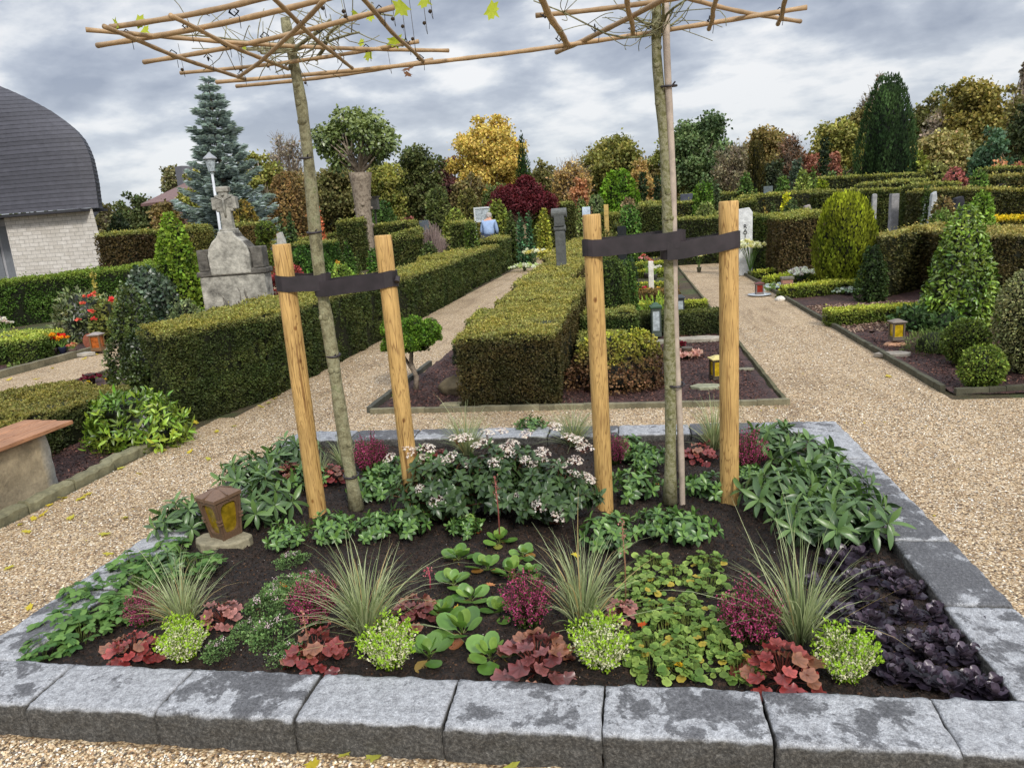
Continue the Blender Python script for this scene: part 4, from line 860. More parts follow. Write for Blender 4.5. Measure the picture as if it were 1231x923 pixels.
# ------------------------------------------------------------------ lanterns
def lantern(label, p, w, h, col, gm, rz=0, style='box', roofc=None, group=None, name='grave_lantern'):
    root = thing(name, label, 'grave lantern', p, rz, group); k = lin(*col); rc = lin(*roofc) if roofc else k
    b = MB(); b.box((0, 0, h*.05), (w*1.02, w*1.02, h*.10), 0, k); b.build('base', M['paint'], root, bevel=w*.03)
    f = MB()
    for sx in (-1, 1):
        for sy in (-1, 1): f.box((sx*w*.43, sy*w*.43, h*.46), (w*.14, w*.14, h*.74), 0, k)
    f.box((0, -w*.43, h*.14), (w*.8, w*.1, h*.08), 0, k); f.box((0, -w*.43, h*.79), (w*.8, w*.1, h*.08), 0, k)
    for s_ in (-1, 1): f.box((s_*w*.43, 0, h*.14), (w*.1, w*.8, h*.08), 0, k); f.box((s_*w*.43, 0, h*.79), (w*.1, w*.8, h*.08), 0, k)
    f.build('frame', M['paint'], root, bevel=w*.02)
    g = MB(); g.box((0, 0, h*.46), (w*.80, w*.80, h*.66), 0, (1, 1, 1)); g.build('glass_pane', M[gm], root)
    r = MB(); r.box((0, 0, h*.86), (w*1.22, w*1.22, h*.06), 0, rc); r.box((0, 0, h*.93), (w*1.1, w*1.1, h*.10), 0, rc, .35); r.build('roof', M['paint'], root, bevel=w*.03)
    return root
# the big bronze one in the bed: tapered, arched windows
def bronze():
    p = G(268, 652, SZP); st = MB(); a = np.linspace(0, 2*PI, 13)[:-1]
    pts = [(.155*math.cos(t)*(1+.08*math.sin(3*t)), .10*math.sin(t)*(1+.06*math.cos(2*t))) for t in a]; st.slab(pts, -.03, .030, lin(150, 142, 118), .06)
    o = st.build('stone_slab', M['stone'], bevel=.006); o.location = [float(v) for v in p]; tag(o, 'flat rounded stone slab under the brown bronze lantern', 'stone slab')
    root = thing('grave_lantern', 'brown bronze grave lantern with arched amber panes standing on a stone slab in the bed', 'grave lantern', p+[0.01, .03, .031], math.radians(66)); root.rotation_euler[1] = math.radians(-3)
    k = lin(104, 80, 62); h, w0, w1 = .235, .105, .150
    def wid(z): return w0+(w1-w0)*z/h
    body = MB()      # corner legs and arched frames
    for q in range(4):
        c_, s_ = math.cos(q*PI/2), math.sin(q*PI/2)
        def tf(x, y, z): return (x*c_-y*s_, x*s_+y*c_, z)
        n = 9; outer = []; inner = []
        for i in range(40):
            t = 2*PI*i/40; cx, sz = math.cos(t), math.sin(t); m_ = max(abs(cx), abs(sz)); z = h*.5+h*.5*sz/m_; x = wid(z)/2*cx/m_
            z2 = h*.5+h*.36*np.sign(sz)*abs(sz)**.55; x2 = wid(z2)/2*.74*np.sign(cx)*abs(cx)**.5; outer.append((x, z)); inner.append((x2, z2))
        V = []; F = []
        for (x, z), (x2, z2) in zip(outer, inner):
            V += [tf(x, -wid(z)/2, z), tf(x2, -wid(z2)/2-.004, z2), tf(x2*.94, -wid(z2)/2+.010, z2)]
        for i in range(40):
            j = (i+1) % 40; F += [(i*3, j*3, j*3+1, i*3+1), (i*3+1, j*3+1, j*3+2, i*3+2)]
        body.add(V, F, k)
        body.tube([tf(wid(0)/2, -wid(0)/2, 0), tf(wid(h)/2, -wid(h)/2, h)], .007, 6, k*.9)
        for zz in (.42, .5): body.box(tf(wid(h*zz)/2, -wid(h*zz)/2, h*zz), (.022, .022, .010), root.rotation_euler[2]*0+q*PI/2, k*1.3)
    body.build('frame', M['paint'], root)
    b = MB(); b.box((0, 0, -.004), (w0*1.05, w0*1.05, .012), 0, k*.8); b.build('base', M['paint'], root, bevel=.002)
    g = MB(); x = .5; V = [(sx*(w0/2-.008), sy*(w0/2-.008), .01) for sx, sy in ((-1, -1), (1, -1), (1, 1), (-1, 1))]+[(sx*(w1/2-.01), sy*(w1/2-.01), h-.01) for sx, sy in ((-1, -1), (1, -1), (1, 1), (-1, 1))]
    g.add(V, [(0, 3, 2, 1), (4, 5, 6, 7), (0, 1, 5, 4), (1, 2, 6, 5), (2, 3, 7, 6), (3, 0, 4, 7)]); g.build('glass_pane', M['amber'], root)
    r = MB(); kk = k*1.15; w = w1*1.12
    V = [(-w/2, -w/2, h-.012), (w/2, -w/2, h-.012), (w/2, w/2, h-.012), (-w/2, w/2, h-.012), (-w/2, -w/2, h+.006), (w/2, -w/2, h+.006), (w/2, w/2, h+.006), (-w/2, w/2, h+.006), (-.02, -.02, h+.034), (.02, -.02, h+.034), (.02, .02, h+.034), (-.02, .02, h+.034)]
    r.add(V, [(0, 3, 2, 1), (0, 1, 5, 4), (1, 2, 6, 5), (2, 3, 7, 6), (3, 0, 4, 7), (4, 5, 9, 8), (5, 6, 10, 9), (6, 7, 11, 10), (7, 4, 8, 11), (8, 9, 10, 11)], kk)
    for sx, sy in ((-1, 0), (1, 0), (0, 1), (0, -1)): r.tube([(0, 0, h+.036), (sx*w/2, sy*w/2, h+.010), (sx*w/2, sy*w/2, h-.014)], .005, 6, kk*.8)
    r.build('roof', M['paint'], root)
bronze()
# ------------------------------------------------------------------ bench
def bench():
    zf = .45; root = thing('bench', 'bench of reddish boards on a rough stone block leg at the left edge', 'bench', (-4.25, 3.7, 0)); b = np.array([-4.25, 3.7, 0])
    ye = 4.47
    for i in range(3):
        x0 = -4.03-.150*i; mb = MB(); mb.box((x0-.071-b[0], (ye+.02*i+2.2)/2-b[1], zf-.014), (.142, ye+.02*i-2.2, .028), 0); mb.build('board', M['bench'], root, bevel=.004)
    mb = MB(); r_ = np.random.default_rng(4)
    # rough block leg with sawn end face
    V, F = [], []; nx, ny, nz = 8, 8, 10
    x0, x1, y0, y1 = -4.38, -4.10, 3.62, 4.28
    U = {}; VL = []
    def vid(i, j, k):
        if (i, j, k) not in U: U[(i, j, k)] = len(VL); VL.append([x0+(x1-x0)*i/nx, y0+(y1-y0)*j/ny+.05*(k/nz-1)*0, -.05+(zf-.045+.05)*k/nz])
        return U[(i, j, k)]
    for a in range(8):
        for k in range(nz): F += [(vid(a, 0, k), vid(a+1, 0, k), vid(a+1, 0, k+1), vid(a, 0, k+1)), (vid(a+1, ny, k), vid(a, ny, k), vid(a, ny, k+1), vid(a+1, ny, k+1)), (vid(0, a+1, k), vid(0, a, k), vid(0, a, k+1), vid(0, a+1, k+1)), (vid(nx, a, k), vid(nx, a+1, k), vid(nx, a+1, k+1), vid(nx, a, k+1))]
        for c_ in range(8): F += [(vid(a, c_, nz), vid(a+1, c_, nz), vid(a+1, c_+1, nz), vid(a, c_+1, nz))]
    P = np.array(VL); fr = P[:, 0] > x1-.001; P[fr, 0] += .008*vn(P[fr], 5, 1)+.005*vn(P[fr], 14, 2)
    C = np.where((P[:, 1] > y1-.001)[:, None], lin(186, 184, 176), lin(160, 146, 120)); P[:, 1] += np.where(P[:, 1] > y1-.001, (P[:, 2]-.4)*-.06, 0)
    mb.add(P-b, F, C*1.1); mb.build('stone_leg', M['stone'], root, smooth=True)
bench()
# ------------------------------------------------------------------ monument with cross
def monument():
    p = AY(279, 300, 11.5); X, Y = p[0], 11.5; k = lambda row, x=279: HT(X, Y, row)
    root = thing('stone_monument', 'old weathered stone monument with a lichen-covered cross behind the clipped hedge', 'monument', (X, Y, 0), math.radians(14))
    S = lin(172, 168, 157); D_ = lin(108, 104, 97); s = 1/870.*Y
    w1 = 82*s; zt1 = k(330); mb = MB(); mb.box((0, 0, k(385)/2+.0), (w1*1.06, .5, k(385)), 0, S); mb.box((0, 0, (k(385)+zt1)/2), (w1*.98, .46, zt1-k(385)), 0, S); mb.build('plinth', M['old'], root, bevel=.02)
    a = MB(); z0 = zt1; a.box((0, 0, z0+.045), (w1*1.05, .50, .09), 0, D_); zs = k(298)
    a.box((-w1*.36, 0, (z0+.09+zs)/2), (w1*.26, .40, zs-z0-.09), 0, D_); a.box((w1*.36, 0, (z0+.09+zs)/2), (w1*.26, .40, zs-z0-.09), 0, D_); a.build('shoulder_block', M['old'], root, bevel=.02)
    c = MB(); zt = k(278); zq = k(306); wq = w1*.30
    rt = [(wq, z0+.02), (wq*1.04, zq), (wq*.96, zq+(zt-zq)*.30), (wq*.74, zq+(zt-zq)*.58), (wq*.50, zq+(zt-zq)*.76), (wq*.40, zq+(zt-zq)*.9), (wq*.38, zt)]
    pts = rt+[(-x, z) for x, z in rt[::-1]]
    c.prism(pts, -.26, .20, S*1.08); rt2 = [(x*1.14, z-.03) for x, z in rt]; c.prism(rt2+[(-x, z) for x, z in rt2[::-1]], -.20, .21, D_); c.build('arched_slab', M['old'], root, bevel=.018)
    r = MB(); zc = k(225, 262); hc = zc-zt+.04; r.box((0, 0, zt-.04+hc/2), (.19, .16, hc), 0, S, .78); za = zt+hc*.60; r.box((0, 0, za), (.36, .15, .155), 0, S*.95)
    for sx in (-1, 1): r.box((sx*.165, 0, za), (.07, .17, .20), 0, S*.95)
    for sx in (-1, 1):
        for sz in (-1, 1): r.box((sx*.10, 0, za+sz*.09), (.09, .13, .09), PI*0, S*.85)
    r.box((0, 0, zt-.04+hc-.04), (.20, .17, .09), 0, S); r.box((0, 0, zt-.0), (.26, .24, .08), 0, S)
    r.build('cross', M['old'], root, bevel=.018)
    f = MB(); f.tube([(0, -.07, zt+hc*.30), (0, -.085, zt+hc*.5), (0, -.085, zt+hc*.70)], [.018, .026, .018], 7, S*.9); f.tube([(-.12, -.075, zt+hc*.74), (0, -.08, zt+hc*.66), (.12, -.075, zt+hc*.74)], .012, 6, S*.9); f.tube([(0, -.08, zt+hc*.76), (0, -.08, zt+hc*.80)], .022, 8, S*.9); f.build('carved_figure', M['old'], root, smooth=True)
    v = MB(); rr = random.Random(2)
    for i in range(34):
        x = rr.uniform(-.15, w1*.45); z = rr.uniform(.1, .35); P = []
        for q in range(7): P.append((x, -.262, z)); x += rr.uniform(-.05, .02); z += rr.uniform(.03, .10)
        v.tube([p_ for p_ in P if p_[2] < zt1-.03] if sum(p_[2] < zt1-.03 for p_ in P) > 1 else P[:2], .003, 4, lin(84, 74, 68))
    v.build('dry_creeper', M['plain'], root)
monument()
# ------------------------------------------------------------------ street lamp
def lamp():
    Y = 16.; X = XY(262, Y, 2.); zt = HT(X, Y, 181); root = thing('street_lamp', 'slim white lamp post with lantern head behind the stone cross', 'street lamp', (X, Y, 0)); mb = MB(); lean = XY(251, Y, zt)-X; k = lin(205, 208, 212)
    mb.tube([(0, 0, 0), (lean*.86, 0, zt*.86)], [.04, .028], 10, k); mb.build('pole', M['paint'], root, smooth=True)
    h = MB(); h.lathe([(.03, -.02), (.035, .02), (.075, .04), (.12, .32), (.11, .33)], 8, (lean*.9, 0, zt*.86), lin(180, 186, 190)); h.build('lamp_glass', M['cglass'], root)
    r = MB(); r.lathe([(.16, .0), (.15, .03), (.05, .11), (.02, .15)], 8, (lean*.95, 0, zt*.86+.31), lin(150, 152, 156)); r.build('lamp_roof', M['paint'], root)
lamp()
# ------------------------------------------------------------------ chapel
def chapel():
    Y = 26.; xr = XY(118, Y, 2.3); ze = HT(xr, Y, 250); root = thing('chapel', 'chapel with curved dark slate roof over a pale brick wall at the far left', 'building', (xr-8, Y, 0)); b = np.array([xr-8, Y, 0.])
    xb = XY(18, Y, 1.); xw = XY(116, Y, 2.2); xw0 = XY(130, Y, .8)
    sl = xw/Y*1.04; mb = MB(); q = [(xb, Y, -.2), (xw0+.1, Y, -.2), (xw0+.1+9*sl, Y+9, -.2), (xb+9*sl, Y+9, -.2), (xb-.0, Y, ze), (xw, Y, ze), (xw+9*sl, Y+9, ze), (xb+9*sl, Y+9, ze)]
    F6 = [(0, 3, 2, 1), (4, 5, 6, 7), (0, 1, 5, 4), (1, 2, 6, 5), (2, 3, 7, 6), (3, 0, 4, 7)]
    mb.add(np.array(q)-b, F6); mb.build('brick_wall', M['brick'], root)
    m2 = MB(); m2.box((xb-4-b[0], 1.2, ze/2-.1), (8, .2, ze-.002), 0, lin(172, 172, 176)); m2.build('recessed_wall', M['plain'], root)
    m3 = MB()
    for i in range(2): m3.box((xb-.9-b[0]-i*1.1, 1.08, ze*.45), (.95, .05, ze*.85), 0, lin(120, 124, 130))
    m3.build('door_panel', M['paint'], root)
    # roof courses: horizontal bands following the silhouette
    rows = [(250, 118), (235, 115), (220, 112.5), (205, 109), (190, 105), (178, 100), (166, 93), (155, 83), (144, 69), (134, 54), (126, 39), (118, 22), (111, 6), (105, -10), (98, -30), (90, -60)]
    zz = [HT(XY(x, Y, 4), Y, r) for r, x in rows]; rx = [XY(x, Y, z) for (r, x), z in zip(rows, zz)]
    zs = np.arange(ze+.01, zz[-1], .155); mb = MB(); Rm = np.interp(zs, zz, rx); x_l = b[0]-16
    for i, z in enumerate(zs[:-1]):
        xa, xb2 = Rm[i], Rm[i+1]; off = .018; cc = lin(72, 72, 80)*random.uniform(.85, 1.15)
        def arc(xe, o_):   # plan: front face nearly flat, rounded corner to the right, side going back
            return [(x_l, Y-.55-o_+.9*0)]+[(xe-5.+5*s_, Y-.55-o_+.6*s_**3.5) for s_ in np.linspace(0, 1, 12)]+[ (xe+o_+.6*sl, Y+.9), (xe+o_+9*sl, Y+9)]
        A = arc(xa, off); B = arc(xb2, 0.); n = len(A); V = [(x-b[0], y-b[1]+(z-ze)*.06, z) for x, y in A]+[(x-b[0], y-b[1]+(z+.155-ze)*.06, z+.165) for x, y in B]+[(x-b[0], y-b[1]+.03+(z-ze)*.06, z) for x, y in arc(xa, 0.)]
        Fq = [(j, j+1, n+j+1, n+j) for j in range(n-1)]+[(2*n+j, 2*n+j+1, j+1, j) for j in range(n-1)]
        C = np.array([cc*random.uniform(.96, 1.04) for _ in V]); mb.add(V, Fq, C)
    mb.build('slate_roof', M['slate'], root)
    s = MB(); s.box(((x_l+xw)/2-b[0], .25, ze-.06), (xw-x_l-.2, 1.5, .10), 0, lin(60, 60, 64)); s.build('eaves', M['plain'], root)
chapel()
def house(label, px0, px1, Y, eave, ridge, wallc, roofc, kind, gable=None, chim=None, base=0.):
    x0, x1 = XY(px0, Y, 3), XY(px1, Y, 3); zr = HT((x0+x1)/2, Y, ridge); ze = HT(x1, Y, eave); root = thing('house', label, 'house', ((x0+x1)/2, Y, base)); b = np.array([(x0+x1)/2, Y, base]); w = x1-x0
    mb = MB(); mb.box((0, 4, (ze-base)/2), (w*.96, 7.6, ze-base), 0); 
    V = [(w*.48, .2, ze-base), (w*.48, 7.8, ze-base), (w*.48, 4, zr-base-.15), (-w*.48, .2, ze-base), (-w*.48, 7.8, ze-base), (-w*.48, 4, zr-base-.15)]; mb.add(V, [(0, 1, 2), (3, 5, 4)]); mb.build('wall', M['redbrick'], root)
    r = MB(); t = .16
    for y0, y1 in ((-.3, 4), (8.3, 4)):
        z0 = ze-base-.2; V = [(-w/2-.2, y0, z0), (w/2+.2, y0, z0), (w/2+.2, y1, zr-base), (-w/2-.2, y1, zr-base)]; V += [(x, y, z+t) for x, y, z in V]; r.add(V, [(0, 3, 2, 1), (4, 5, 6, 7), (0, 1, 5, 4), (1, 2, 6, 5), (2, 3, 7, 6), (3, 0, 4, 7)], lin(*roofc))
    r.build('roof', M['slate'], root)
    if chim is not None: c = MB(); xc = XY(chim, Y+4, 4)-b[0]; c.box((xc, 4, zr-base+.25), (.8, .8, 1.6), 0, lin(110, 110, 116)); c.build('chimney', M['plain'], root)
    for i in range(2): wn = MB(); wn.box((w*.485, 2.8+2.4*i, (ze-base)*.7), (.06, 1., 1.1), 0, lin(60, 66, 72)); wn.build('window', M['cglass'], root)
    return root
hh = house('brick house with brown tiled roof and chimney behind the olive trees', 170, 224, 44, 240, 214, None, (116, 86, 80), 0, chim=190); hh.rotation_euler[2] = math.radians(-24)
h2 = house('house with grey-brown roof showing beyond the dark red maple', 702, 748, 62, 222, 187, None, (110, 96, 94), 0); h2.rotation_euler[2] = math.radians(-8)
# ------------------------------------------------------------------ planting of the raised bed
def Bp(px, py, z=None): return G(px, py, SZ if z is None else z)-np.array([0, 0, .008])
def grass_mesh(seed, n=300, h=.34, spread=1.12, c1=lin(116, 132, 86), c2=lin(188, 194, 150), w=.0024):
    r_ = np.random.default_rng(seed); mb = MB(); k = 7; t = np.linspace(0, 1, k)
    a = r_.uniform(0, 2*PI, n); Ln = h*r_.uniform(.45, 1.3, n); Ln[:14] *= 1.35; th0 = abs(r_.normal(0, .30, n))*spread; kk = r_.uniform(.1, 1.25, n)*spread
    b = np.stack([np.cos(a), np.sin(a)], 1)*r_.uniform(0, .035, (n, 1)); px = np.zeros((n, k)); pz = np.zeros((n, k))
    for i in range(1, k):
        th = th0+kk*t[i]**1.6; px[:, i] = px[:, i-1]+np.sin(th)*Ln/(k-1); pz[:, i] = pz[:, i-1]+np.cos(th)*Ln/(k-1)
    tw = r_.normal(0, .25, n); aa = a[:, None]+tw[:, None]*t
    C = np.stack([b[:, 0:1]+px*np.cos(aa), b[:, 1:2]+px*np.sin(aa), pz], -1)
    sd = np.stack([-np.sin(a), np.cos(a), np.zeros(n)], 1)[:, None, :]; ph = r_.uniform(-1.2, 1.2, n)[:, None, None]; nrmv = np.stack([np.cos(a), np.sin(a), np.zeros(n)], 1)[:, None, :]
    sd = sd*np.cos(ph)+nrmv*np.sin(ph); ww = (w*(1-t**3*.85)*np.interp(t, [0, .3, 1], [.8, 1, .5]))[None, :, None]*r_.uniform(.7, 1.3, (n, 1, 1))
    V = np.stack([C-sd*ww, C+sd*ww], 2).reshape(-1, 3); i, j = np.meshgrid(np.arange(n), np.arange(k-1), indexing='ij'); q = (i*k*2+j*2).ravel()
    col = mixc(c1, c2, r_.random(n))*(1+.12*r_.normal(size=(n, 1))); dry = r_.random(n) < .08; col[dry] = lin(186, 164, 116)
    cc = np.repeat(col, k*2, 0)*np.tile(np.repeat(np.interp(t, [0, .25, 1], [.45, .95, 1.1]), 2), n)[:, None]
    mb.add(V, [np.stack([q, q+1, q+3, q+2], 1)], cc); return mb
def heather_mesh(seed, r=.105, h=.18, green=lin(70, 84, 36), f1=lin(150, 36, 88), f2=lin(220, 104, 152), nsp=190, ffrac=.75, fs=.0075, gtip=.0, dead=.06):
    r_ = np.random.default_rng(seed); mb = MB(); Ps = []; Ds = []; Cs = []; Ss = []
    for i in range(nsp):
        a = r_.uniform(0, 2*PI); q = math.sqrt(r_.random()); b = np.array([math.cos(a), math.sin(a), 0])*q*r*.35; e = np.array([math.cos(a)*q*r, math.sin(a)*q*r, h*(1.05-.45*q*q)*r_.uniform(.62, 1.25)])
        mb.tube([b, (b+e)/2+[0, 0, .01], e], [.0014, .0012, .0006], 3, green*.6, caps=False)
        m_ = 30; t = np.sort(r_.uniform(.12, 1.02, m_))[:, None]; P = b+(e-b)*t+r_.normal(size=(m_, 3))*.003; P[:, 2] += np.sin(t[:, 0]*PI)*.01
        dd = nrm(r_.normal(size=(m_, 3))+nrm((e-b)[None])*.9); fl = (t[:, 0] > 1-ffrac) & (r_.random(m_) < .85) & (t[:, 0] < 1.0-gtip+.02*r_.normal(size=m_))
        c = np.where(fl[:, None], mixc(f1, f2, r_.random(m_)), mixc(green, green*1.7, r_.random(m_))); Ps.append(P); Ds.append(dd); Cs.append(c); Ss.append(np.where(fl, fs, fs*1.25)*r_.uniform(.7, 1.3, m_))
    P = np.concatenate(Ps); inst(mb, T_small(.55, .15), P, frames(np.concatenate(Ds), nrm(r_.normal(size=P.shape))), np.concatenate(Ss), np.concatenate(Cs)); return mb
def rosette(mb, T, n, L0, L1, tilt0, tilt1, col, r_, c=(0, 0, 0), tcol=None, off=.004, jit=.15, stem=0., stemc=None):
    i = np.arange(n); a = i*2.39996+r_.normal(0, .2, n)+r_.random()*6; t = (i+.5)/n
    el = tilt0+(tilt1-tilt0)*t+r_.normal(0, jit, n); s = L0+(L1-L0)*t; s = s*r_.uniform(.85, 1.15, n)
    d = np.stack([np.cos(a)*np.cos(el), np.sin(a)*np.cos(el), np.sin(el)], 1); up = np.stack([-np.cos(a)*np.sin(el), -np.sin(a)*np.sin(el), np.cos(el)], 1)+r_.normal(0, .18, (n, 3))
    P = np.asarray(c)+d*off
    if stem:
        P2 = P+d*stem*r_.uniform(.6, 1.2, (n, 1))+[0, 0, .006]
        for p, q in zip(P, P2): mb.tube([p, (p+q)/2+[0, 0, .004], q], .0016, 4, stemc if stemc is not None else col[0]*.7, caps=False)
        P = P2
    inst(mb, T, P, frames(d, up), s, col, tcol)
def varc(a, b, n, r_, j=.12): return mixc(a, b, r_.random(n))*(1+j*r_.normal(size=(n, 1)))
def heuchera_mesh(seed, n=36, ca=lin(150, 72, 66), cb=lin(176, 112, 100), r=.115, ls=.070, h=.11):
    r_ = np.random.default_rng(seed); mb = MB(); T = T_round(22, .5, .12, 6, .17, .15, seed); k = len(T[0]); tc = np.ones((k, 3)); tc[0] = .5; tc[1:23] = .86; tc[1:23:3] = .6; tc[23:] = 1.05
    for i in range(n):
        a = i*2.4+r_.normal(0, .3); q = math.sqrt((i+.4)/n); el = 1.25-1.35*q+r_.normal(0, .15); R = r*q
        p = np.array([R*math.cos(a)*.8, R*math.sin(a)*.8, h*(1.05-.85*q*q)*r_.uniform(.75, 1.1)+.005]); mb.tube([(0, 0, 0), p*[.6, .6, .7], p], .0016, 4, lin(120, 60, 50), caps=False)
        t_ = -.45*q+r_.normal(0, .22); d = np.array([[math.cos(a)*math.cos(t_), math.sin(a)*math.cos(t_), math.sin(t_)]]); up = np.array([[-math.cos(a)*math.sin(t_), -math.sin(a)*math.sin(t_), math.cos(t_)]])+r_.normal(0, .3, (1, 3))
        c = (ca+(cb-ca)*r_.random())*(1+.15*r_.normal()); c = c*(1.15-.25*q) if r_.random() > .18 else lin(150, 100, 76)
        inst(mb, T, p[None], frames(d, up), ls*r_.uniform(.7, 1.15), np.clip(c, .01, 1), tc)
    return mb
TB_ = T_oval(12, .80, .16, .0, 1); TA_ = T_oval(12, .70, .16, .07, 2); TL_ = T_leaf(.29, 6, .28, .32, .01, .10, .52, .8); TSK = T_leaf(.46, 5, .18, .28, 0, .12, .55, .7); TV_ = T_leaf(.48, 4, .22, .3, .01, .1, .45, .85)
def midrib(T, k=.8, m=1.18):
    n = len(T[0]); tc = np.full((n, 3), 1.)
    if n == 26: tc[:2] = m*.96; tc[2:14] = .9; tc[14:] = 1.08; return tc; tc[1::3] = m; tc[0::3] = 1.; tc[:3] = k; return tc
def bergenia_mesh(seed):
    r_ = np.random.default_rng(seed); mb = MB(); n = 5; c = varc(lin(76, 112, 46), lin(112, 148, 66), n, r_); rosette(mb, TB_, n, .075, .088, .85, .25, c, r_, tcol=midrib(TB_), stem=.018, stemc=lin(120, 130, 70))
    n = 5; c = varc(lin(92, 130, 52), lin(138, 166, 76), n, r_); rosette(mb, TB_, n, .045, .065, 1.35, .9, c, r_, c=(0, 0, .012), tcol=midrib(TB_), stem=.01); 
    c = varc(lin(130, 130, 60), lin(156, 90, 50), 2, r_); rosette(mb, TB_, 2, .06, .07, .05, .0, c, r_, stem=.01); return mb
def ajuga_mesh(seed):
    r_ = np.random.default_rng(seed); mb = MB(); n = 9; tc = midrib(TA_, .7, 1.3)
    for k_ in range(3):
        c0 = np.array([r_.normal(0, .028), r_.normal(0, .028), .008]) if k_ else np.zeros(3)
        rosette(mb, TA_, n, .044, .056, .7, .05, varc(lin(42, 36, 46), lin(66, 57, 68), n, r_), r_, c=c0, tcol=tc, jit=.22); rosette(mb, TA_, 6, .026, .038, 1.3, .8, varc(lin(62, 52, 64), lin(92, 79, 92), 6, r_), r_, c=c0+[0, 0, .014], tcol=tc)
    return mb
TW5 = T_round(14, .5, .10, 7, .16, .10, 2)
def walds_mesh(seed, n=44, r=.068, h=.055, T=TW5, ls=(.025, .042), ca=lin(88, 120, 52), cb=lin(158, 182, 92), yel=.12):
    r_ = np.random.default_rng(seed); mb = MB(); k = len(T[0]); tc = np.ones((k, 3)); tc[0] = .62; tc[1:15] = .88
    for i in range(n):
        a = r_.uniform(0, 6.28); q = math.sqrt(r_.random()); l = 1+.3*math.sin(3*a+seed)
        p = np.array([r*q*l*math.cos(a), r*q*l*math.sin(a), h*(1.05-.8*q*q)*r_.uniform(.55, 1.1)+.004]); mb.tube([p*[.5, .5, 0], p*[.9, .9, .6], p], .0011, 3, lin(126, 140, 70), caps=False)
        t_ = -.25*q+r_.normal(0, .25); d = np.array([[math.cos(a)*math.cos(t_), math.sin(a)*math.cos(t_), math.sin(t_)]]); up = np.array([[0, 0, 1.]])+r_.normal(0, .3, (1, 3))
        c = ca+(cb-ca)*r_.random(); c = lin(190, 170, 70) if r_.random() < yel*.6 else c*(1+.12*r_.normal()); inst(mb, T, p[None], frames(d, up), r_.uniform(*ls), np.clip(c, .01, 1), tc)
    return mb
TG3 = T_leaf(.62, 4, .12, .15, .02, .12, .5, .7)
def trifol_mesh(seed, n=34, r=.11, h=.10, ca=lin(60, 96, 46), cb=lin(114, 148, 76)):
    r_ = np.random.default_rng(seed); mb = MB(); tc = midrib(TG3, .8, 1.2)
    for i in range(n):
        a = r_.uniform(0, 6.28); q = math.sqrt(r_.random()); p = np.array([r*q*math.cos(a), r*q*math.sin(a), h*(1.05-.7*q*q)*r_.uniform(.5, 1.1)+.01]); mb.tube([p*[.4, .4, 0], p*[.85, .85, .7], p], .0012, 3, lin(120, 140, 70), caps=False)
        c = (ca+(cb-ca)*r_.random())*(1+.1*r_.normal()); az = np.array([a-1.1, a, a+1.1])+r_.normal(0, .2); el = r_.normal(-.1, .2)
        d = np.stack([np.cos(az)*math.cos(el), np.sin(az)*math.cos(el), np.full(3, math.sin(el))], 1); inst(mb, TG3, np.tile(p, (3, 1)), frames(d, np.array([[0, 0, 1.]])+r_.normal(0, .2, (3, 3))), r_.uniform(.032, .048, 3), np.clip(c, .01, 1), tc)
    return mb
def whorl_shrub(seed, nst, R, h, T, ls, ca, cb, nwh=9, lower=8, stemc=lin(110, 116, 70), tips=None, el=(.75, -.25), tcol=None, lean=1.):
    r_ = np.random.default_rng(seed); mb = MB(); sb = MB()
    for i in range(nst):
        a = i*2.4+r_.normal(0, .3); q = math.sqrt((i+.3)/nst); e = np.array([R*q*math.cos(a), R*q*math.sin(a), h*(1.05-.55*q*q)*r_.uniform(.7, 1.1)]); b = np.array([e[0]*.15, e[1]*.15, 0])
        t = np.linspace(0, 1, 6)[:, None]; P = b+(e-b)*t; P[:, :2] -= (e-b)[:2]*.18*np.sin(t*PI); P[:, 2] += .04*h*np.sin(t[:, 0]*PI); sb.tube(P, np.linspace(.004, .002, 6)*min(1, h/.2), 5, stemc, caps=False)
        ax = nrm((P[-1]-P[-2])[None])[0]
        for zone, nn in ((0, nwh), (1, lower)):
            k = np.arange(nn); az = k*2.4+r_.random()*6; ee = np.linspace(el[0], el[1], nn)+r_.normal(0, .18, nn) if not zone else r_.normal(-.1, .3, nn)
            u = nrm(np.cross(ax, [.3, .2, 1])[None])[0]; w_ = np.cross(ax, u); d = (np.cos(az)[:, None]*u+np.sin(az)[:, None]*w_)*np.cos(ee)[:, None]+ax*np.sin(ee)[:, None]
            pos = P[-1]-ax*(k/nn*.02)[:, None]*(ls/.1) if not zone else np.stack([np.interp(r_.uniform(.25, .95, nn), t[:, 0], P[:, m_]) for m_ in range(3)], 1)
            if zone: tt_ = r_.uniform(.3, .92, nn); pos = np.stack([np.interp(tt_, t[:, 0], P[:, m_]) for m_ in range(3)], 1); d[:, 2] -= .1
            up = nrm(ax[None]*1.+np.array([[0, 0, .7]])+r_.normal(0, .2, (nn, 3))); c = varc(ca, cb, nn, r_)
            if tips is not None and not zone: c[:3] = c[:3]*.4+tips*.6
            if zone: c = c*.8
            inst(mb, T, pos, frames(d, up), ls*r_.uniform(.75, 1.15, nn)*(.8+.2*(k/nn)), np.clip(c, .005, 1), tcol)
    return mb, sb
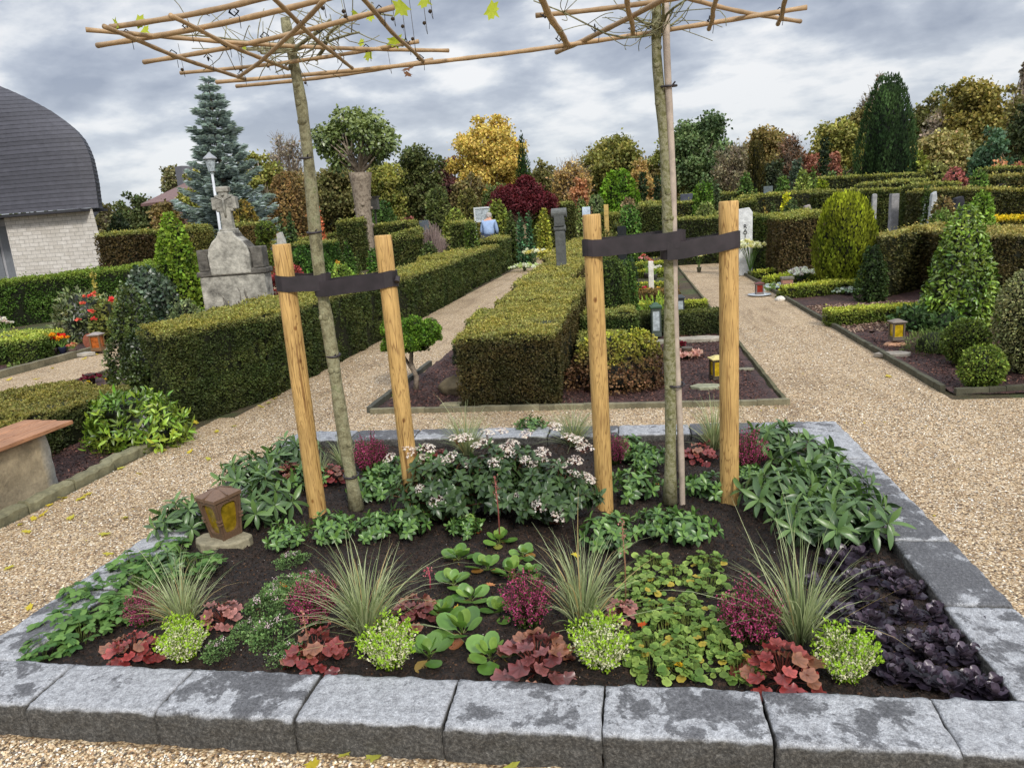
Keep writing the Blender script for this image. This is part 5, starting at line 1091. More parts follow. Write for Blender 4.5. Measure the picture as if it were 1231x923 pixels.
# place helpers ------------------------------------------------------------
def protos(fn, name, matn, k): return [(fn(i+3), name, matn) for i in range(k)]
def plant_set(name, meshes, matn, spots, cat, group, ref=1.):
    objs = [m_.build(name, M[matn]) for m_ in meshes]; used = set()
    for i, sp_ in enumerate(spots):
        (px, py, sc_), label = sp_[:3], sp_[3]; j = i % len(objs); o = objs[j]
        if j in used: o = o.copy(); COL.objects.link(o)
        used.add(j); p = Bp(px, py); o.location = [float(v) for v in p]; o.scale = (sc_, sc_, sc_*random.uniform(.9, 1.1)); o.rotation_euler = (random.uniform(-.06, .06), random.uniform(-.06, .06), random.uniform(0, 6.28)); tag(o, label, cat, group)
        if len(sp_) > 4: o.scale = sp_[4]
    for j, o in enumerate(objs):
        if j not in used: bpy.data.objects.remove(o)
gm = [grass_mesh(1), grass_mesh(2, spread=1.2), grass_mesh(3, 260), grass_mesh(4, 200, .36), grass_mesh(5, 150, .26)]
plant_set('ornamental_grass', gm, 'leaf', [
    (222, 752, .86, 'pale arching grass tuft by the front left corner of the bed'), (440, 762, 1.05, 'pale arching grass tuft in front of the left tree, over a red heuchera'),
    (700, 752, 1.05, 'pale arching grass tuft front centre, between purple and white heather'), (962, 770, 1.05, 'large pale arching grass tuft at the front right beside the dark purple leaves'),
    (412, 560, .8, 'grass tuft at the back left, behind the left young tree'), (562, 545, .95, 'grass tuft behind the white-flowering shrub, in front of the rock'),
    (690, 535, .9, 'grass tuft at the back beside the third post'), (858, 538, .95, 'grass tuft at the back between white cane and right post'), (385, 575, .6, 'small grass tuft behind the left post')], 'grass tuft', 'ornamental grass tufts in the bed')
hm = [heather_mesh(1), heather_mesh(2), heather_mesh(4, nsp=130)]
plant_set('purple_heather', hm, 'leaf', [
    (176, 748, 0.83, 'purple-red heather half hidden by the left corner grass tuft'), (378, 748, 1.03, 'purple heather between bronze heuchera and the grass by the left tree'), (636, 748, 1.15, 'purple-red heather at front centre above the pink-brown heuchera'),
    (905, 768, 1.24, 'purple-red heather at the front right above red heuchera leaves'), (446, 566, 1.26, 'purple-red heather at the back, right of the left young trunk'), (899, 562, 1.15, 'purple-red heather at the back just right of the rightmost post'), (740, 556, 0.92, 'purple heather at the back beside the third post')], 'heather', 'purple heathers in the bed')
wm = [heather_mesh(11, .105, .15, lin(138, 168, 48), lin(232, 228, 184), lin(246, 242, 214), 110, .8, .0100, .14, .0), heather_mesh(12, .105, .15, lin(140, 172, 50), lin(230, 224, 180), lin(244, 240, 210), 110, .8, .0095, .16, .0)]
plant_set('white_heather', wm, 'leaf', [
    (224, 788, 0.99, 'yellow-green heather with white bells at the front left'), (470, 797, 1.09, 'white-belled heather in front of the grass by the left tree'), (720, 798, 1.21, 'white-belled heather at front centre right of the pink-brown heuchera'), (1018, 812, 1.09, 'white-belled heather at the front right next to dark purple leaves')], 'heather', 'white-flowering heathers along the front')
um = [heuchera_mesh(1, ca=lin(128, 44, 44), cb=lin(172, 82, 74)), heuchera_mesh(2, ca=lin(112, 58, 58), cb=lin(156, 98, 94)), heuchera_mesh(3, 32, ca=lin(128, 36, 36), cb=lin(140, 72, 66)), heuchera_mesh(4, 22, ca=lin(168, 108, 100), cb=lin(190, 132, 122), r=.08)]
plant_set('heuchera', um, 'gloss', [
    (160, 790, .82, 'brick red heuchera at the front left corner'), (645, 806, 1.12, 'large pink-brown heuchera at the front centre'), (382, 797, .92, 'red-brown heuchera at the front below the left grass tuft'), (268, 746, .8, 'pale pinkish heuchera behind the leftmost white heather'),
    (940, 818, 1.05, 'dark red heuchera at the front right against the stone border'), (500, 742, .8, 'pinkish heuchera behind the white heather left of centre'), (842, 553, .85, 'bright brick red heuchera at the back between cane and right post'), (748, 738, .6, 'few pinkish heuchera leaves right of the central grass tuft'),
    (398, 578, .8, 'dark bronze heuchera at the back beside the left trunk'), (350, 570, .7, 'bronze heuchera behind the leftmost post'), (528, 548, .5, 'small pinkish heuchera behind the shrub by the back stones')], 'heuchera', 'red-leaved heucheras in the bed')
bm_ = [bergenia_mesh(i) for i in range(5)]; bs = [(565, 640, 1.05), (600, 652, .85), (552, 672, .9), (586, 684, .95), (628, 668, .8), (614, 692, 1.0), (545, 703, .95), (566, 722, .95), (532, 740, .95), (600, 737, .85), (556, 763, 1.2), (590, 790, 1.1), (516, 790, 1.), (637, 690, .7)]
BW = ['topmost, right below the shrub', 'second from the top, beside a red stalk', 'left one below the topmost', 'small crinkled one below the red stalk', 'bright one touching the grass blades', 'one right above the purple heather', 'left one level with the heather top', 'one in the middle of the group', 'lower left one with cupped leaves', 'flattish one left of the purple heather', 'largest, with broad round leaves', 'lowest, beside the pink-brown heuchera', 'lowest left, next to white heather', 'hidden behind the purple heather']
plant_set('round_leaved_plant', bm_, 'gloss', [(*b_, 'round-leaved green rosette: '+BW[i]) for i, b_ in enumerate(bs)], 'rosette plant', 'round-leaved green rosettes on bare soil')
am = [ajuga_mesh(i) for i in range(6)]; ag = [(1000, 676), (1030, 668), (1052, 690), (1018, 702), (1078, 694), (1040, 724), (1082, 718), (1108, 710), (1004, 738), (1050, 748), (1092, 748), (1124, 742), (1060, 778), (1100, 772), (1140, 768), (1085, 805), (1122, 800), (1160, 793), (1172, 818), (1142, 829), (1192, 832), (1156, 756), (1030, 765), (1064, 800), (980, 700), (1075, 655), (1128, 775)]
plant_set('dark_purple_rosette', am, 'gloss', [(x, y, random.uniform(.95, 1.3), 'one of the near-black purple ground cover rosettes in the front right corner of the bed') for x, y in ag], 'ground cover', 'near-black purple rosettes in the right corner')
wd_ = [walds_mesh(i, n=50) for i in range(5)]; ws = [(785, 678), (810, 692), (852, 680), (785, 706), (853, 706), (782, 737), (822, 731), (826, 753), (868, 748), (780, 780), (782, 803), (818, 786), (826, 806), (870, 788), (888, 808), (878, 764), (762, 716), (800, 760), (765, 695), (850, 768)]
plant_set('scalloped_ground_cover', wd_, 'leaf', [(x, y, random.uniform(.85, 1.1), 'one of the low bright green scalloped-leaf clumps between central grass and right heather') for x, y in ws], 'ground cover', 'bright green scalloped clumps right of centre')
gd = [trifol_mesh(i) for i in range(4)]; gs = [(95, 728), (130, 722), (72, 762), (98, 770), (124, 745), (156, 742), (54, 788), (168, 706), (160, 690), (140, 700), (185, 690), (240, 690), (206, 668)]
plant_set('strawberry_like_plant', gd, 'leaf', [(x, y, random.uniform(.85, 1.1), 'one of the dark green three-leaved clumps along the left stones of the bed') for x, y in gs], 'ground cover', 'green three-leaved clumps along the left side')
# thyme-like cushions with pinkish flower tips
def cushion(seed, r=.085, h=.06, fl=40):
    mb = MB(); r_ = np.random.default_rng(seed); bush_mesh(mb, (0, 0, 0), h, r, 'dome', lin(66, 92, 52), lin(110, 138, 82), .009, lump=.3, seed=seed, dens=.8, up=.5, core=False, T=TW, low=.0)
    for i in range(fl//8):
        a = r_.uniform(0, 6.3); q = r_.uniform(.2, .9); c = np.array([r*q*math.cos(a), r*q*math.sin(a), h*(1.15-q*q*.8)+.01]); P = c+r_.normal(size=(16, 3))*[.008, .008, .005]; inst(mb, TW, P, frames(nrm(r_.normal(size=(16, 3))), nrm(r_.normal(size=(16, 3)))), .006, varc(lin(214, 176, 186), lin(236, 220, 222), 16, r_))
    return mb
plant_set('flowering_thyme', [cushion(1), cushion(2), cushion(5)], 'leaf', [
    (345, 706, .9, 'low thyme cushion with pinkish flowers nearest the left tree'), (318, 735, 1.0, 'thyme cushion left of the bronze heuchera'), (330, 765, 1.05, 'thyme cushion in front, behind the border stones'), (345, 790, .8, 'lowest thyme cushion touching the red-brown heuchera'), (372, 700, .8, 'thyme cushion beside the grass tuft'), (265, 782, .75, 'small dense green cushion right of the leftmost white heather'),
    (302, 758, .7, 'thyme cushion in the gap left of the flowering ones'), (330, 718, .8, 'thyme cushion with a pale flower tuft on top'), (352, 676, .8, 'thyme cushion farthest back, beside the broad-leaved laurel')], 'thyme', 'thyme cushions left of centre')
# broad-leaved laurels
LA, LB = lin(58, 84, 44), lin(98, 126, 78)
lm = [whorl_shrub(i, 15, .21, .20, TL_, .105, LA, LB, tcol=midrib(TL_, .8, 1.25), tips=lin(110, 140, 70)) for i in (1, 2)]
def pair_plants(name, pl, spots, cat, group, mleaf='gloss', stemm='plain'):
    roots = []
    for i, (px, py, s_, label) in enumerate(spots):
        p = Bp(px, py); s_ *= 1.2 if 'skimmia' in name else 1.05
        if i < len(pl):
            r = thing(name, label, cat, p, random.uniform(0, 6), group); pl[i][0].build('foliage', M[mleaf], r); pl[i][1].build('stem', M[stemm], r, smooth=True); r.scale = (s_,)*3; roots.append(r)
        else: dup(roots[i % len(roots)], p, random.uniform(0, 6), s_, label, group)
pair_plants('cherry_laurel', lm, [(222, 640, .85, 'broad-leaved laurel left of the brown lantern, spilling over the stones'), (938, 612, 1.05, 'broad-leaved laurel at the foot of the rightmost post'), (322, 622, 1.05, 'broad-leaved laurel between brown lantern and leftmost post'), (300, 585, .95, 'broad-leaved laurel behind the brown lantern'),
    (350, 560, .9, 'broad-leaved laurel at the back behind the leftmost post'), (1020, 645, 1.05, 'broad-leaved laurel hanging over the right stones'), (970, 575, 1.05, 'broad-leaved laurel in the middle of the right side'), (930, 545, .9, 'broad-leaved laurel in the back right corner'), (1000, 600, .9, 'broad-leaved laurel against the right row of stones'), (975, 645, .9, 'broad-leaved laurel just behind the right grass tuft'), (205, 690, .55, 'small laurel below the lantern slab')], 'laurel', 'broad-leaved laurels at both sides of the bed')
skm = [whorl_shrub(i+20, 22, .115, .115, TSK, .042, lin(56, 86, 42), lin(96, 130, 70), 8, 6, tcol=midrib(TSK, .8, 1.2), tips=lin(120, 156, 72)) for i in range(3)]
pair_plants('small_skimmia', skm, [(490, 640, 1.0, 'small glossy shrub in front of the second post'), (400, 648, 1.0, 'small glossy shrub at the foot of the left young tree'), (732, 655, 1.1, 'small glossy shrub in front of the third post'), (825, 650, 1.1, 'small glossy shrub in front of the mossy trunk and cane'), (450, 645, .9, 'small glossy shrub between left trunk and second post'),
    (765, 596, 1.15, 'small glossy shrub between third post and mossy trunk'), (848, 596, 1.0, 'small glossy shrub between cane and rightmost post'), (370, 585, 1.0, 'small glossy shrub between leftmost post and left trunk'), (450, 598, 1.1, 'small glossy shrub right behind the left trunk'), (470, 575, 1., 'small shrub behind the second post, near the purple heather'), (790, 640, .9, 'small glossy shrub left of the one before the cane'),
    (755, 550, 1., 'pale-edged small shrub at the back by the purple heather'), (780, 560, 1., 'small shrub behind the mossy trunk'), (500, 560, .9, 'small green shrub beside the back stones left of the flowering shrub'), (640, 520, .9, 'small green shrub at the back behind the white flowers'), (905, 578, .7, 'small shrub right of the rightmost post'), (345, 655, .85, 'small glossy shrub right of the brown lantern'), (560, 640, .7, 'small glossy shrub under the white flowers')], 'shrub', 'small glossy-leaved shrubs in the bed')
# viburnum with white flower heads
def floret(seed):
    r_ = np.random.default_rng(seed); mb = MB(); n = 80; a = r_.uniform(0, 6.28, n); q = np.sqrt(r_.random(n)); P = np.stack([.050*q*np.cos(a), .050*q*np.sin(a), .020*(1-q*q)+r_.normal(0, .002, n)], 1)
    st = []; k = 10; T = (np.array([[0, 0, 0]]+[[(1 if i % 2 == 0 else .35)*math.cos(2*PI*i/k), (1 if i % 2 == 0 else .35)*math.sin(2*PI*i/k), .15 if i % 2 == 0 else .02] for i in range(k)]), [np.array([(0, 1+i, 1+(i+1) % k) for i in range(k)])])
    up = nrm(np.stack([q*np.cos(a), q*np.sin(a), np.full(n, .9)], 1)+r_.normal(0, .25, (n, 3))); bud = r_.random(n) < .2
    c = np.where(bud[:, None], varc(lin(196, 128, 124), lin(160, 84, 84), n, r_), varc(lin(250, 244, 236), lin(232, 212, 204), n, r_, .05)); inst(mb, T, P, frames(nrm(r_.normal(size=(n, 3))*[1, 1, .2]), up)[:, :, [0, 1, 2]], np.where(bud, .0034, .0078)*r_.uniform(.8, 1.2, n), np.clip(c, 0, 1))
    for i in range(0, n, 5): mb.tube([(0, 0, -.03), P[i]*[.6, .6, 1]-[0, 0, .01], P[i]], .0008, 3, lin(130, 80, 60), caps=False)
    return mb
fm = [floret(i) for i in range(3)]; fme = []
def viburnum(px, py, R, h, label, heads, seed):
    p = Bp(px, py); r = thing('white_flowering_shrub', label, 'shrub', p, 0, 'white-flowering shrubs between the posts'); mb, sb = whorl_shrub(seed, 84, R*1.12, h*1.08, TV_, .060, lin(42, 64, 34), lin(80, 104, 58), 8, 13, stemc=lin(116, 76, 56), tcol=midrib(TV_, .85, 1.2)); mb.build('foliage', M['gloss'], r); sb.build('stem', M['plain'], r, smooth=True)
    for i, (x, y, s_) in enumerate(heads):
        d = ray(x, y); c0 = p+np.array([0, 0, h*.25]); e = np.array([R*1.05, R*.95, h*.85]); oo = (CC-c0)/e; dd = d/e; A = dd@dd; B = 2*oo@dd; C_ = oo@oo-1; D_ = B*B-4*A*C_
        t = (-B-math.sqrt(D_))/(2*A) if D_ > 0 else -B/(2*A); q = CC+d*t
        if len(fme) < 3: fo = fm[len(fme)].build('flower_head', M['petal'], r); fme.append(fo)
        else: fo = fme[i % 3].copy(); COL.objects.link(fo); fo.parent = r
        fo.location = [float(v) for v in q-p+[0, 0, .012]]; n_ = nrm(((q-c0)/e**2*.07+np.array([rng.normal()*.15, -.22+rng.normal()*.12, .6]))[None])[0]; fo.rotation_euler = Vector(n_).to_track_quat('Z', 'Y').to_euler(); fo.scale = (s_*1.0,)*3
viburnum(535, 620, .26, .30, 'dark-leaved shrub with white flower heads around the second post', [(468, 553, .8), (499, 546, 1.1), (508, 554, 1.), (541, 553, 1.), (530, 557, .9), (505, 589, .6), (525, 602, .9), (550, 530, 1.1), (560, 528, .9), (583, 534, .9), (562, 560, .8), (574, 538, .8), (515, 541, .9), (490, 540, .8), (586, 523, .9)], 31)
viburnum(608, 612, .26, .33, 'tall dark-leaved shrub with white flower heads in the middle of the bed', [(617, 536, .9), (608, 541, 1.), (596, 557, .9), (613, 546, .8), (633, 524, .9), (652, 546, 1.), (667, 515, .9), (684, 528, 1.), (632, 555, .7), (641, 560, .6), (603, 520, .8), (652, 555, .7)], 32)
viburnum(668, 625, .22, .27, 'dark-leaved shrub with white flower heads against the third post', [(673, 561, 1.), (692, 556, .9), (703, 541, 1.), (690, 572, .8), (707, 579, .9), (650, 607, 1.), (670, 611, .8), (672, 622, .9), (696, 532, .9), (706, 575, .8), (622, 598, .6), (607, 608, .6)], 33)
# red flower stalks
def stalk(px, py, ty, label, c=lin(150, 84, 76), fr=True):
    p = Bp(px, py); h = HT(p[0], p[1], ty)-p[2]; r = thing('flower_stalk', label, 'flower stalk', p, 0, 'reddish flower stalks rising from low plants'); mb = MB(); mb.tube([(0, 0, 0), (.004, 0, h*.5), (-.002, 0, h)], [.0042, .0036, .002], 6, c*.9); mb.build('stem', M['plain'], r, smooth=True)
    f = MB(); n = 46; t = rng.uniform(.62, 1.05, n); P = np.stack([rng.normal(0, .010, n), rng.normal(0, .010, n), t*h], 1); inst(f, TW, P, frames(rdir(n), rdir(n)), .009, varc(c, lin(206, 140, 136), n, rng)); f.build('flower', M['petal'], r)
stalk(601, 650, 572, 'thick red-brown stalk in front of the white-flowering shrub'); stalk(752, 725, 628, 'thin brown stalk right of the central grass tuft', lin(150, 110, 84)); stalk(517, 705, 682, 'short stalk with pink flowers near the round-leaved rosettes', lin(200, 90, 110)); stalk(372, 790, 735, 'thin brown stalk over the red-brown heuchera', lin(150, 110, 80))
# fallen leaves ------------------------------------------------------------
TF = TM
def fallen(px, py, s_, col, label, z=.012, grp='yellow leaves fallen on the gravel'):
    mb = MB(); inst(mb, TM, np.zeros((1, 3)), frames(np.array([[0, 1., .05]]), np.array([[rng.normal()*.25, rng.normal()*.25, 1.]])), s_, col); o = mb.build('fallen_leaf', M['petal']); p = G(px, py, z); o.location = [float(v) for v in p]; o.rotation_euler = (0, 0, random.uniform(0, 6.28)); tag(o, label, 'fallen leaf', grp)
for x, y in [(104, 595), (51, 617), (21, 631), (37, 624), (73, 598), (61, 607), (146, 563), (169, 569), (154, 621), (194, 542), (220, 529), (230, 543), (248, 552), (263, 518), (330, 479), (314, 488), (324, 484), (238, 507), (39, 729), (11, 683), (132, 664), (382, 919), (455, 911), (413, 909), (611, 919), (320, 470), (97, 600), (335, 474), (128, 640), (88, 622), (283, 512), (212, 536), (226, 520), (30, 640)]:
    fallen(x, y, random.uniform(.035, .06), mixc(lin(214, 190, 60), lin(180, 180, 80), np.array([random.random()]))[0], 'small yellow leaf fallen on the gravel beside or in front of the flower bed')
for x, y in [(65, 442), (115, 426), (72, 479), (28, 486), (13, 456), (100, 431), (45, 455), (1071, 452), (160, 470)]:
    fallen(x, y, random.uniform(.05, .08), lin(210, 190, 80), 'yellow leaf fallen on a gravel path farther back', grp='yellow leaves on the farther paths')
for x, y, c_ in [(343, 702, (220, 130, 40)), (551, 733, (226, 178, 70)), (590, 704, (206, 140, 90)), (817, 801, (240, 190, 40)), (791, 581, (220, 150, 50)), (690, 668, (220, 200, 70)), (455, 700, (120, 80, 50)), (775, 752, (200, 90, 40))]:
    fallen(x, y, .035, lin(*c_), 'withered yellow-orange leaf lying on the dark soil of the bed', SZ+.012, 'withered leaves on the bed soil')

mb = MB(); n = 900; P = np.stack([rng.uniform(-3.9, 4.5, n), rng.uniform(1.3, 9, n), np.full(n, .010)], 1); k = ((P[:, 0] < -2.7) | (P[:, 0] > 1.45) | (P[:, 1] > 5.2) | (P[:, 1] < 1.8)) & ((P[:, 1] < 6) | ((P[:, 0] > -3.7) & (P[:, 0] < -2.5)) | ((P[:, 0] > 1.3) & (P[:, 0] < 2.4))); P = P[k]; n = len(P)
inst(mb, TW, P, frames(nrm(rdir(n)*[1, 1, .15]), nrm(rdir(n)*.35+[0, 0, 1])), rng.uniform(.008, .022, n), np.array([lin(120, 92, 60), lin(160, 130, 70), lin(90, 70, 50), lin(196, 176, 80), lin(70, 84, 40)])[rng.integers(0, 5, n)])
tag(mb.build('leaf_litter', M['leaf']), kind='stuff')
# ------------------------------------------------------------------ clipped hedges, shrubs, graves around the bed
def hg(x0, y0, x1, y1, z): return (rect(x0, y0, x1, y1), z)
OL = lin(92, 96, 46); OLD = lin(60, 66, 34); BRW = lin(96, 84, 48)
# central hedge with its step-out, then the narrower run to the pillar
hedge('broad flat-topped hedge in the centre with a brownish front face', [(rect(-1.55, 6.12, -.69, 8.4), [.66, .66, .66, .66]), (rect(-1.62, 8.42, -.66, 10.6), .68), (rect(-1.75, 10.62, -.95, 16.5), .68), (rect(-2.0, 16.5, -1.15, 26), .70)], side=lin(62, 62, 34), side2=lin(90, 80, 46), top=lin(140, 138, 78), brown=.25)
# long left hedge
hedge('long clipped hedge running back along the left of the centre path', [([(-4.62, 6.15), (-4.14, 5.76), (-3.74, 6.8), (-4.75, 7.4)], .86), ([(-4.75, 7.4), (-3.74, 6.8), (-3.72, 11.), (-4.6, 11.4)], .84), ([(-4.62, 11.4), (-3.74, 11.), (-3.8, 16), (-4.75, 16)], .80), ([(-4.8, 16), (-3.85, 16), (-3.9, 21.5), (-4.9, 21.5)], .84), ([(-4.5, 21.5), (-3.9, 21.5), (-3.95, 24), (-4.5, 24)], 1.02)], side=lin(54, 68, 32), side2=lin(80, 90, 44), top=lin(134, 134, 74), brown=.12, stripes=.08)
p = GT(562, 291); X1, X2 = XY(543, 20.5), XY(560, 20.5)
hedge('square clipped hedge block beside the path, left of the person', [(rect(X1, 20.5, X2, 22), HT(X2, 20.5, 268))], side=lin(60, 72, 32), side2=lin(92, 98, 48))
bush('upright clipped yew column in front of the hedge block', (XY(567, 19.6), 19.6, 0), HT(XY(567, 19.6), 19.6, 266), .16, 'column', lin(70, 90, 34), lin(100, 116, 50), name='clipped_yew')
# hedges on the middle left
def hp(label, px0, px1, Y, rw, th=.8, rot=0, **k):
    x0, x1 = XY(px0, Y, .8), XY(px1, Y+rot, .8); z0, z1 = HT(x0, Y, rw[0]), HT(x1, Y+rot, rw[1]); g = min(terr(x0, Y), terr(x1, Y))-.05
    return hedge(label, [([(x0, Y), (x1, Y+rot), (x1, Y+rot+th), (x0, Y+th)], [z0, z1, z1, z0])], z0=g, **k)
G1, G2, GT_ = lin(58, 70, 32), lin(88, 92, 46), lin(130, 132, 70)
hp('low brownish hedge behind the left young tree', 318, 434, 30.5, (294, 278), .9, 1.5, side=lin(84, 84, 42), side2=lin(102, 94, 52))
hp('green hedge right of the pollarded tree', 455, 500, 23, (289, 275), 1., side=G1, side2=G2)
hp('farther green hedge right of the pollarded tree', 449, 498, 29, (272, 266), .8, side=G1, side2=G2)
hp('small square hedge block left of the pollarded tree', 408, 432, 27, (268, 264), 1., side=G1, side2=G2)
hp('dark conifer hedge piece in front of the pollarded tree', 352, 400, 16.5, (293, 291), .5, side=lin(44, 70, 28), side2=lin(70, 98, 40))
hp('brown beech hedge behind the stone monument', 276, 309, 22, (272, 270), 1., side=lin(92, 78, 42), side2=lin(110, 96, 54))
hp('dark hedge between the chapel and the conical tree', 122, 170, 24, (284, 279), 1.5, side=lin(66, 56, 34), side2=lin(90, 76, 44))
hp('hedge with long grass behind the conical tree', 160, 240, 25, (284, 272), 1.2, side=lin(98, 98, 48), side2=lin(130, 122, 66))
hp('pale green hedge corner at the near side of the barren shrub', 470, 545, 26.5, (300, 286), .6, side=G1, side2=G2)
# the sloping evergreen hedge in front of the chapel
hedge('long dark green hedge in front of the chapel', [([(XY(-60, 14), 12.5), (XY(150, 16), 17.6), (XY(150, 16)-.3, 18.6), (XY(-60, 14)-.3, 13.5)], [HT(XY(-60, 12.5), 12.5, 352), HT(XY(150, 17.6), 17.6, 321), HT(XY(150, 17.6), 17.6, 320), HT(XY(-60, 12.5), 12.5, 350)]), (rect(XY(150, 17.6), 17.6, XY(205, 18.), 18.6), HT(XY(175, 17.6), 17.6, 318))], side=lin(54, 80, 28), side2=lin(84, 112, 44), top=lin(110, 130, 54))
# right side hedges
hedge('big flat-topped hedge block right of the golden thuja', [([(XY(1062, 12), 12), (XY(1143, 14), 14.), (XY(1124, 18.5), 18.5), (XY(1046, 17.5), 17.5)], [HT(XY(1062, 12), 12, 284), HT(XY(1143, 14), 14, 268), .62, .62])], side=lin(58, 64, 30), side2=lin(90, 86, 46), top=lin(156, 150, 92), brown=.22)
hp('flat-topped hedge at the right edge behind the tall laurel cone', 1188, 1310, 10.8, (283, 281), 2.8, side=lin(60, 58, 30), side2=lin(84, 76, 42), top=lin(150, 142, 88), brown=.25)
hp('low hedge with bright yellow top at the right edge', 1188, 1260, 16.5, (264, 263), .8, side=lin(96, 96, 40), side2=lin(120, 110, 50), top=lin(196, 176, 40))
hp('hedge running behind the white headstone towards the golden thuja', 904, 962, 17.9, (259, 266), .8, -1.2, side=lin(66, 84, 34), side2=lin(94, 106, 48), stripes=.12)
hp('hedge with a woody bare patch left of the golden thuja', 940, 1000, 16., (263, 254), 2.4, side=lin(76, 66, 42), side2=lin(104, 92, 58), top=lin(136, 140, 74), brown=.3)
hp('long thuja hedge behind the golden thuja', 985, 1096, 24, (231, 228), 1.2, side=lin(58, 70, 30), side2=lin(88, 92, 44), stripes=.18)
hp('far long hedge left of the golden thuja', 892, 988, 27, (238, 229), 1., 2, side=lin(60, 66, 32), side2=lin(82, 82, 44))
hp('hedge above the rosebush on the right', 1108, 1153, 21, (222, 221), 1.6, side=G1, side2=G2, stripes=.1)
hp('broad hedge ending in a gap on the right', 1135, 1250, 17.6, (228, 229), 2.4, side=lin(58, 62, 30), side2=lin(86, 84, 44), top=lin(140, 138, 78))
hp('upper hedge with olive top near the white stone', 1188, 1280, 27, (213, 209), 1.5, side=G1, side2=lin(96, 90, 50), top=lin(146, 140, 84))
hp('dark hedge on the slope below the big conifer', 1040, 1112, 30, (222, 216), 1.2, 1., side=lin(50, 58, 28), side2=lin(74, 76, 38))
hp('farthest hedge line on the right slope', 985, 1110, 38, (215, 209), 1.2, side=lin(50, 58, 28), side2=lin(74, 76, 38))
hp('far hedge line at the right edge', 1188, 1290, 36, (203, 199), 1.2, side=lin(50, 58, 28), side2=lin(80, 82, 42))
hp('brown-green hedge behind the mossy trunk', 770, 836, 26, (245, 244), 1., side=G1, side2=lin(84, 84, 42))
hp('dark low hedge right of the mossy trunk', 800, 870, 21, (265, 261), .8, side=lin(46, 54, 26), side2=lin(66, 74, 34))
hp('far hedge behind the third post', 820, 905, 34, (236, 232), 1., side=G1, side2=G2)
hp('small hedge cube behind the third post', 723, 745, 24, (258, 258), 1., side=lin(84, 92, 40), side2=lin(110, 112, 52))
hp('dark green hedge left of the white cane', 770, 800, 25.2, (248, 247), .5, side=G1, side2=G2)
hp('low square hedge in front of the white headstone', 884, 910, 22, (242, 241), 1., side=G1, side2=G2)
hp('far hedge running to the red maple', 655, 690, 33, (247, 244), .8, side=lin(70, 76, 36), side2=G2)
# box borders on the right graves
def lowb(label, a, b, w, z, c1=lin(92, 108, 40), c2=lin(128, 140, 58), top=lin(160, 168, 70)):
    a, b = np.array(a, float), np.array(b, float); d = (b-a)/np.linalg.norm(b-a); n = np.array([-d[1], d[0]])*w/2
    q = [a-n, b-n, b+n, a+n]; return hedge(label, [([tuple(v) for v in q], z)], side=c1, side2=c2, top=top, wob=.012, name='box_border', group='low box borders between graves')
def g2(x, y): return tuple(G(x, y)[:2])
BXC = (lin(96, 114, 42), lin(136, 148, 60), lin(168, 176, 78))
lowb('low box border nearest, beside the yellow lantern on the right', g2(995, 392), g2(1114, 383), .26, .20, *BXC)
lowb('second low box border, left of the bark-strewn grave', g2(940, 359), g2(1086, 346), .30, .20, *BXC)
lowb('third low box border by the small brick pillar', g2(922, 346), g2(1030, 333), .28, .20, lin(112, 130, 42), lin(150, 162, 60), lin(178, 188, 76))
lowb('low box border just behind the red lantern', g2(908, 335), g2(992, 325), .2, .15, *BXC)
lowb('short box border beside the red lantern dish', g2(889, 323), g2(912, 320), .3, .14, *BXC)
lowb('low box border left of the white flower pot', g2(889, 310), g2(955, 303), .45, .22, lin(100, 98, 46), lin(130, 122, 60), lin(150, 150, 80)); lowb('box border behind the pale pointed stone', g2(887, 300), g2(940, 294), .4, .22, lin(90, 84, 46), lin(116, 104, 58), lin(140, 130, 74))
lowb('box border crossing the central graves', (-.2, 9.6), (1.12, 9.65), .34, .30, lin(52, 64, 32), lin(84, 92, 50), lin(84, 92, 50))
lowb('pale box border in the central graves behind the fern', (-.6, 11.5), (1.12, 11.6), .24, .18); lowb('reddish low border in the middle of the central graves', (-.5, 12.9), (.75, 13.), .5, .22, lin(110, 78, 52), lin(130, 104, 60), lin(120, 100, 60))
lowb('narrow box border of the flower grave in the centre', (-.5, 15.3), (.9, 15.3), .2, .12); lowb('farther narrow border in the central graves', (-.5, 18), (.9, 18), .3, .16); lowb('farthest narrow border in the central graves', (-.5, 20.5), (.9, 20.6), .3, .16); lowb('low border beyond the centre graves beside the gravel crossing', (-.8, 26), (1.0, 26), .5, .2)
lowb('yellow-green border strip left of the third post', (-.95, 19.8), (-.7, 23.5), .4, .35, lin(96, 110, 36), lin(134, 146, 50), lin(150, 156, 60))
hedge('box hedge piece stepping down right of the central hedge', [(rect(-.58, 8.3, .0, 8.9), .50)], side=lin(50, 66, 28), side2=lin(76, 92, 40)); hedge('dark hedge piece low behind the third post', [(rect(-.62, 7.6, -.1, 8.2), .32)], side=lin(36, 44, 22), side2=lin(56, 62, 32))
hedge('low dark hedge left of the rock with a light green top', [(rect(-2.1, 8.1, -1.6, 8.5), .30)], side=lin(36, 46, 24), side2=lin(56, 68, 32), top=lin(126, 138, 50)); hedge('low hedge behind the little cypress', [(rect(-2.2, 9.3, -1.7, 10.4), .36)], side=lin(52, 62, 30), side2=lin(80, 86, 40))
hedge('low box hedge bordering the far left grave', [([(-12, 8.3), (-8.95, 9.6), (-9.3, 10.5), (-12.2, 9.3)], .36)], side=lin(74, 96, 40), side2=lin(108, 124, 56), top=lin(160, 172, 84), name='box_border')
hedge('low flat hedge behind the bench', [([(-6.6, 3.6), (-4.9, 3.6), (-4.75, 6.05), (-6.0, 6.4)], .34)], side=lin(48, 58, 28), side2=lin(78, 86, 42), top=lin(120, 118, 66), name='low_hedge')
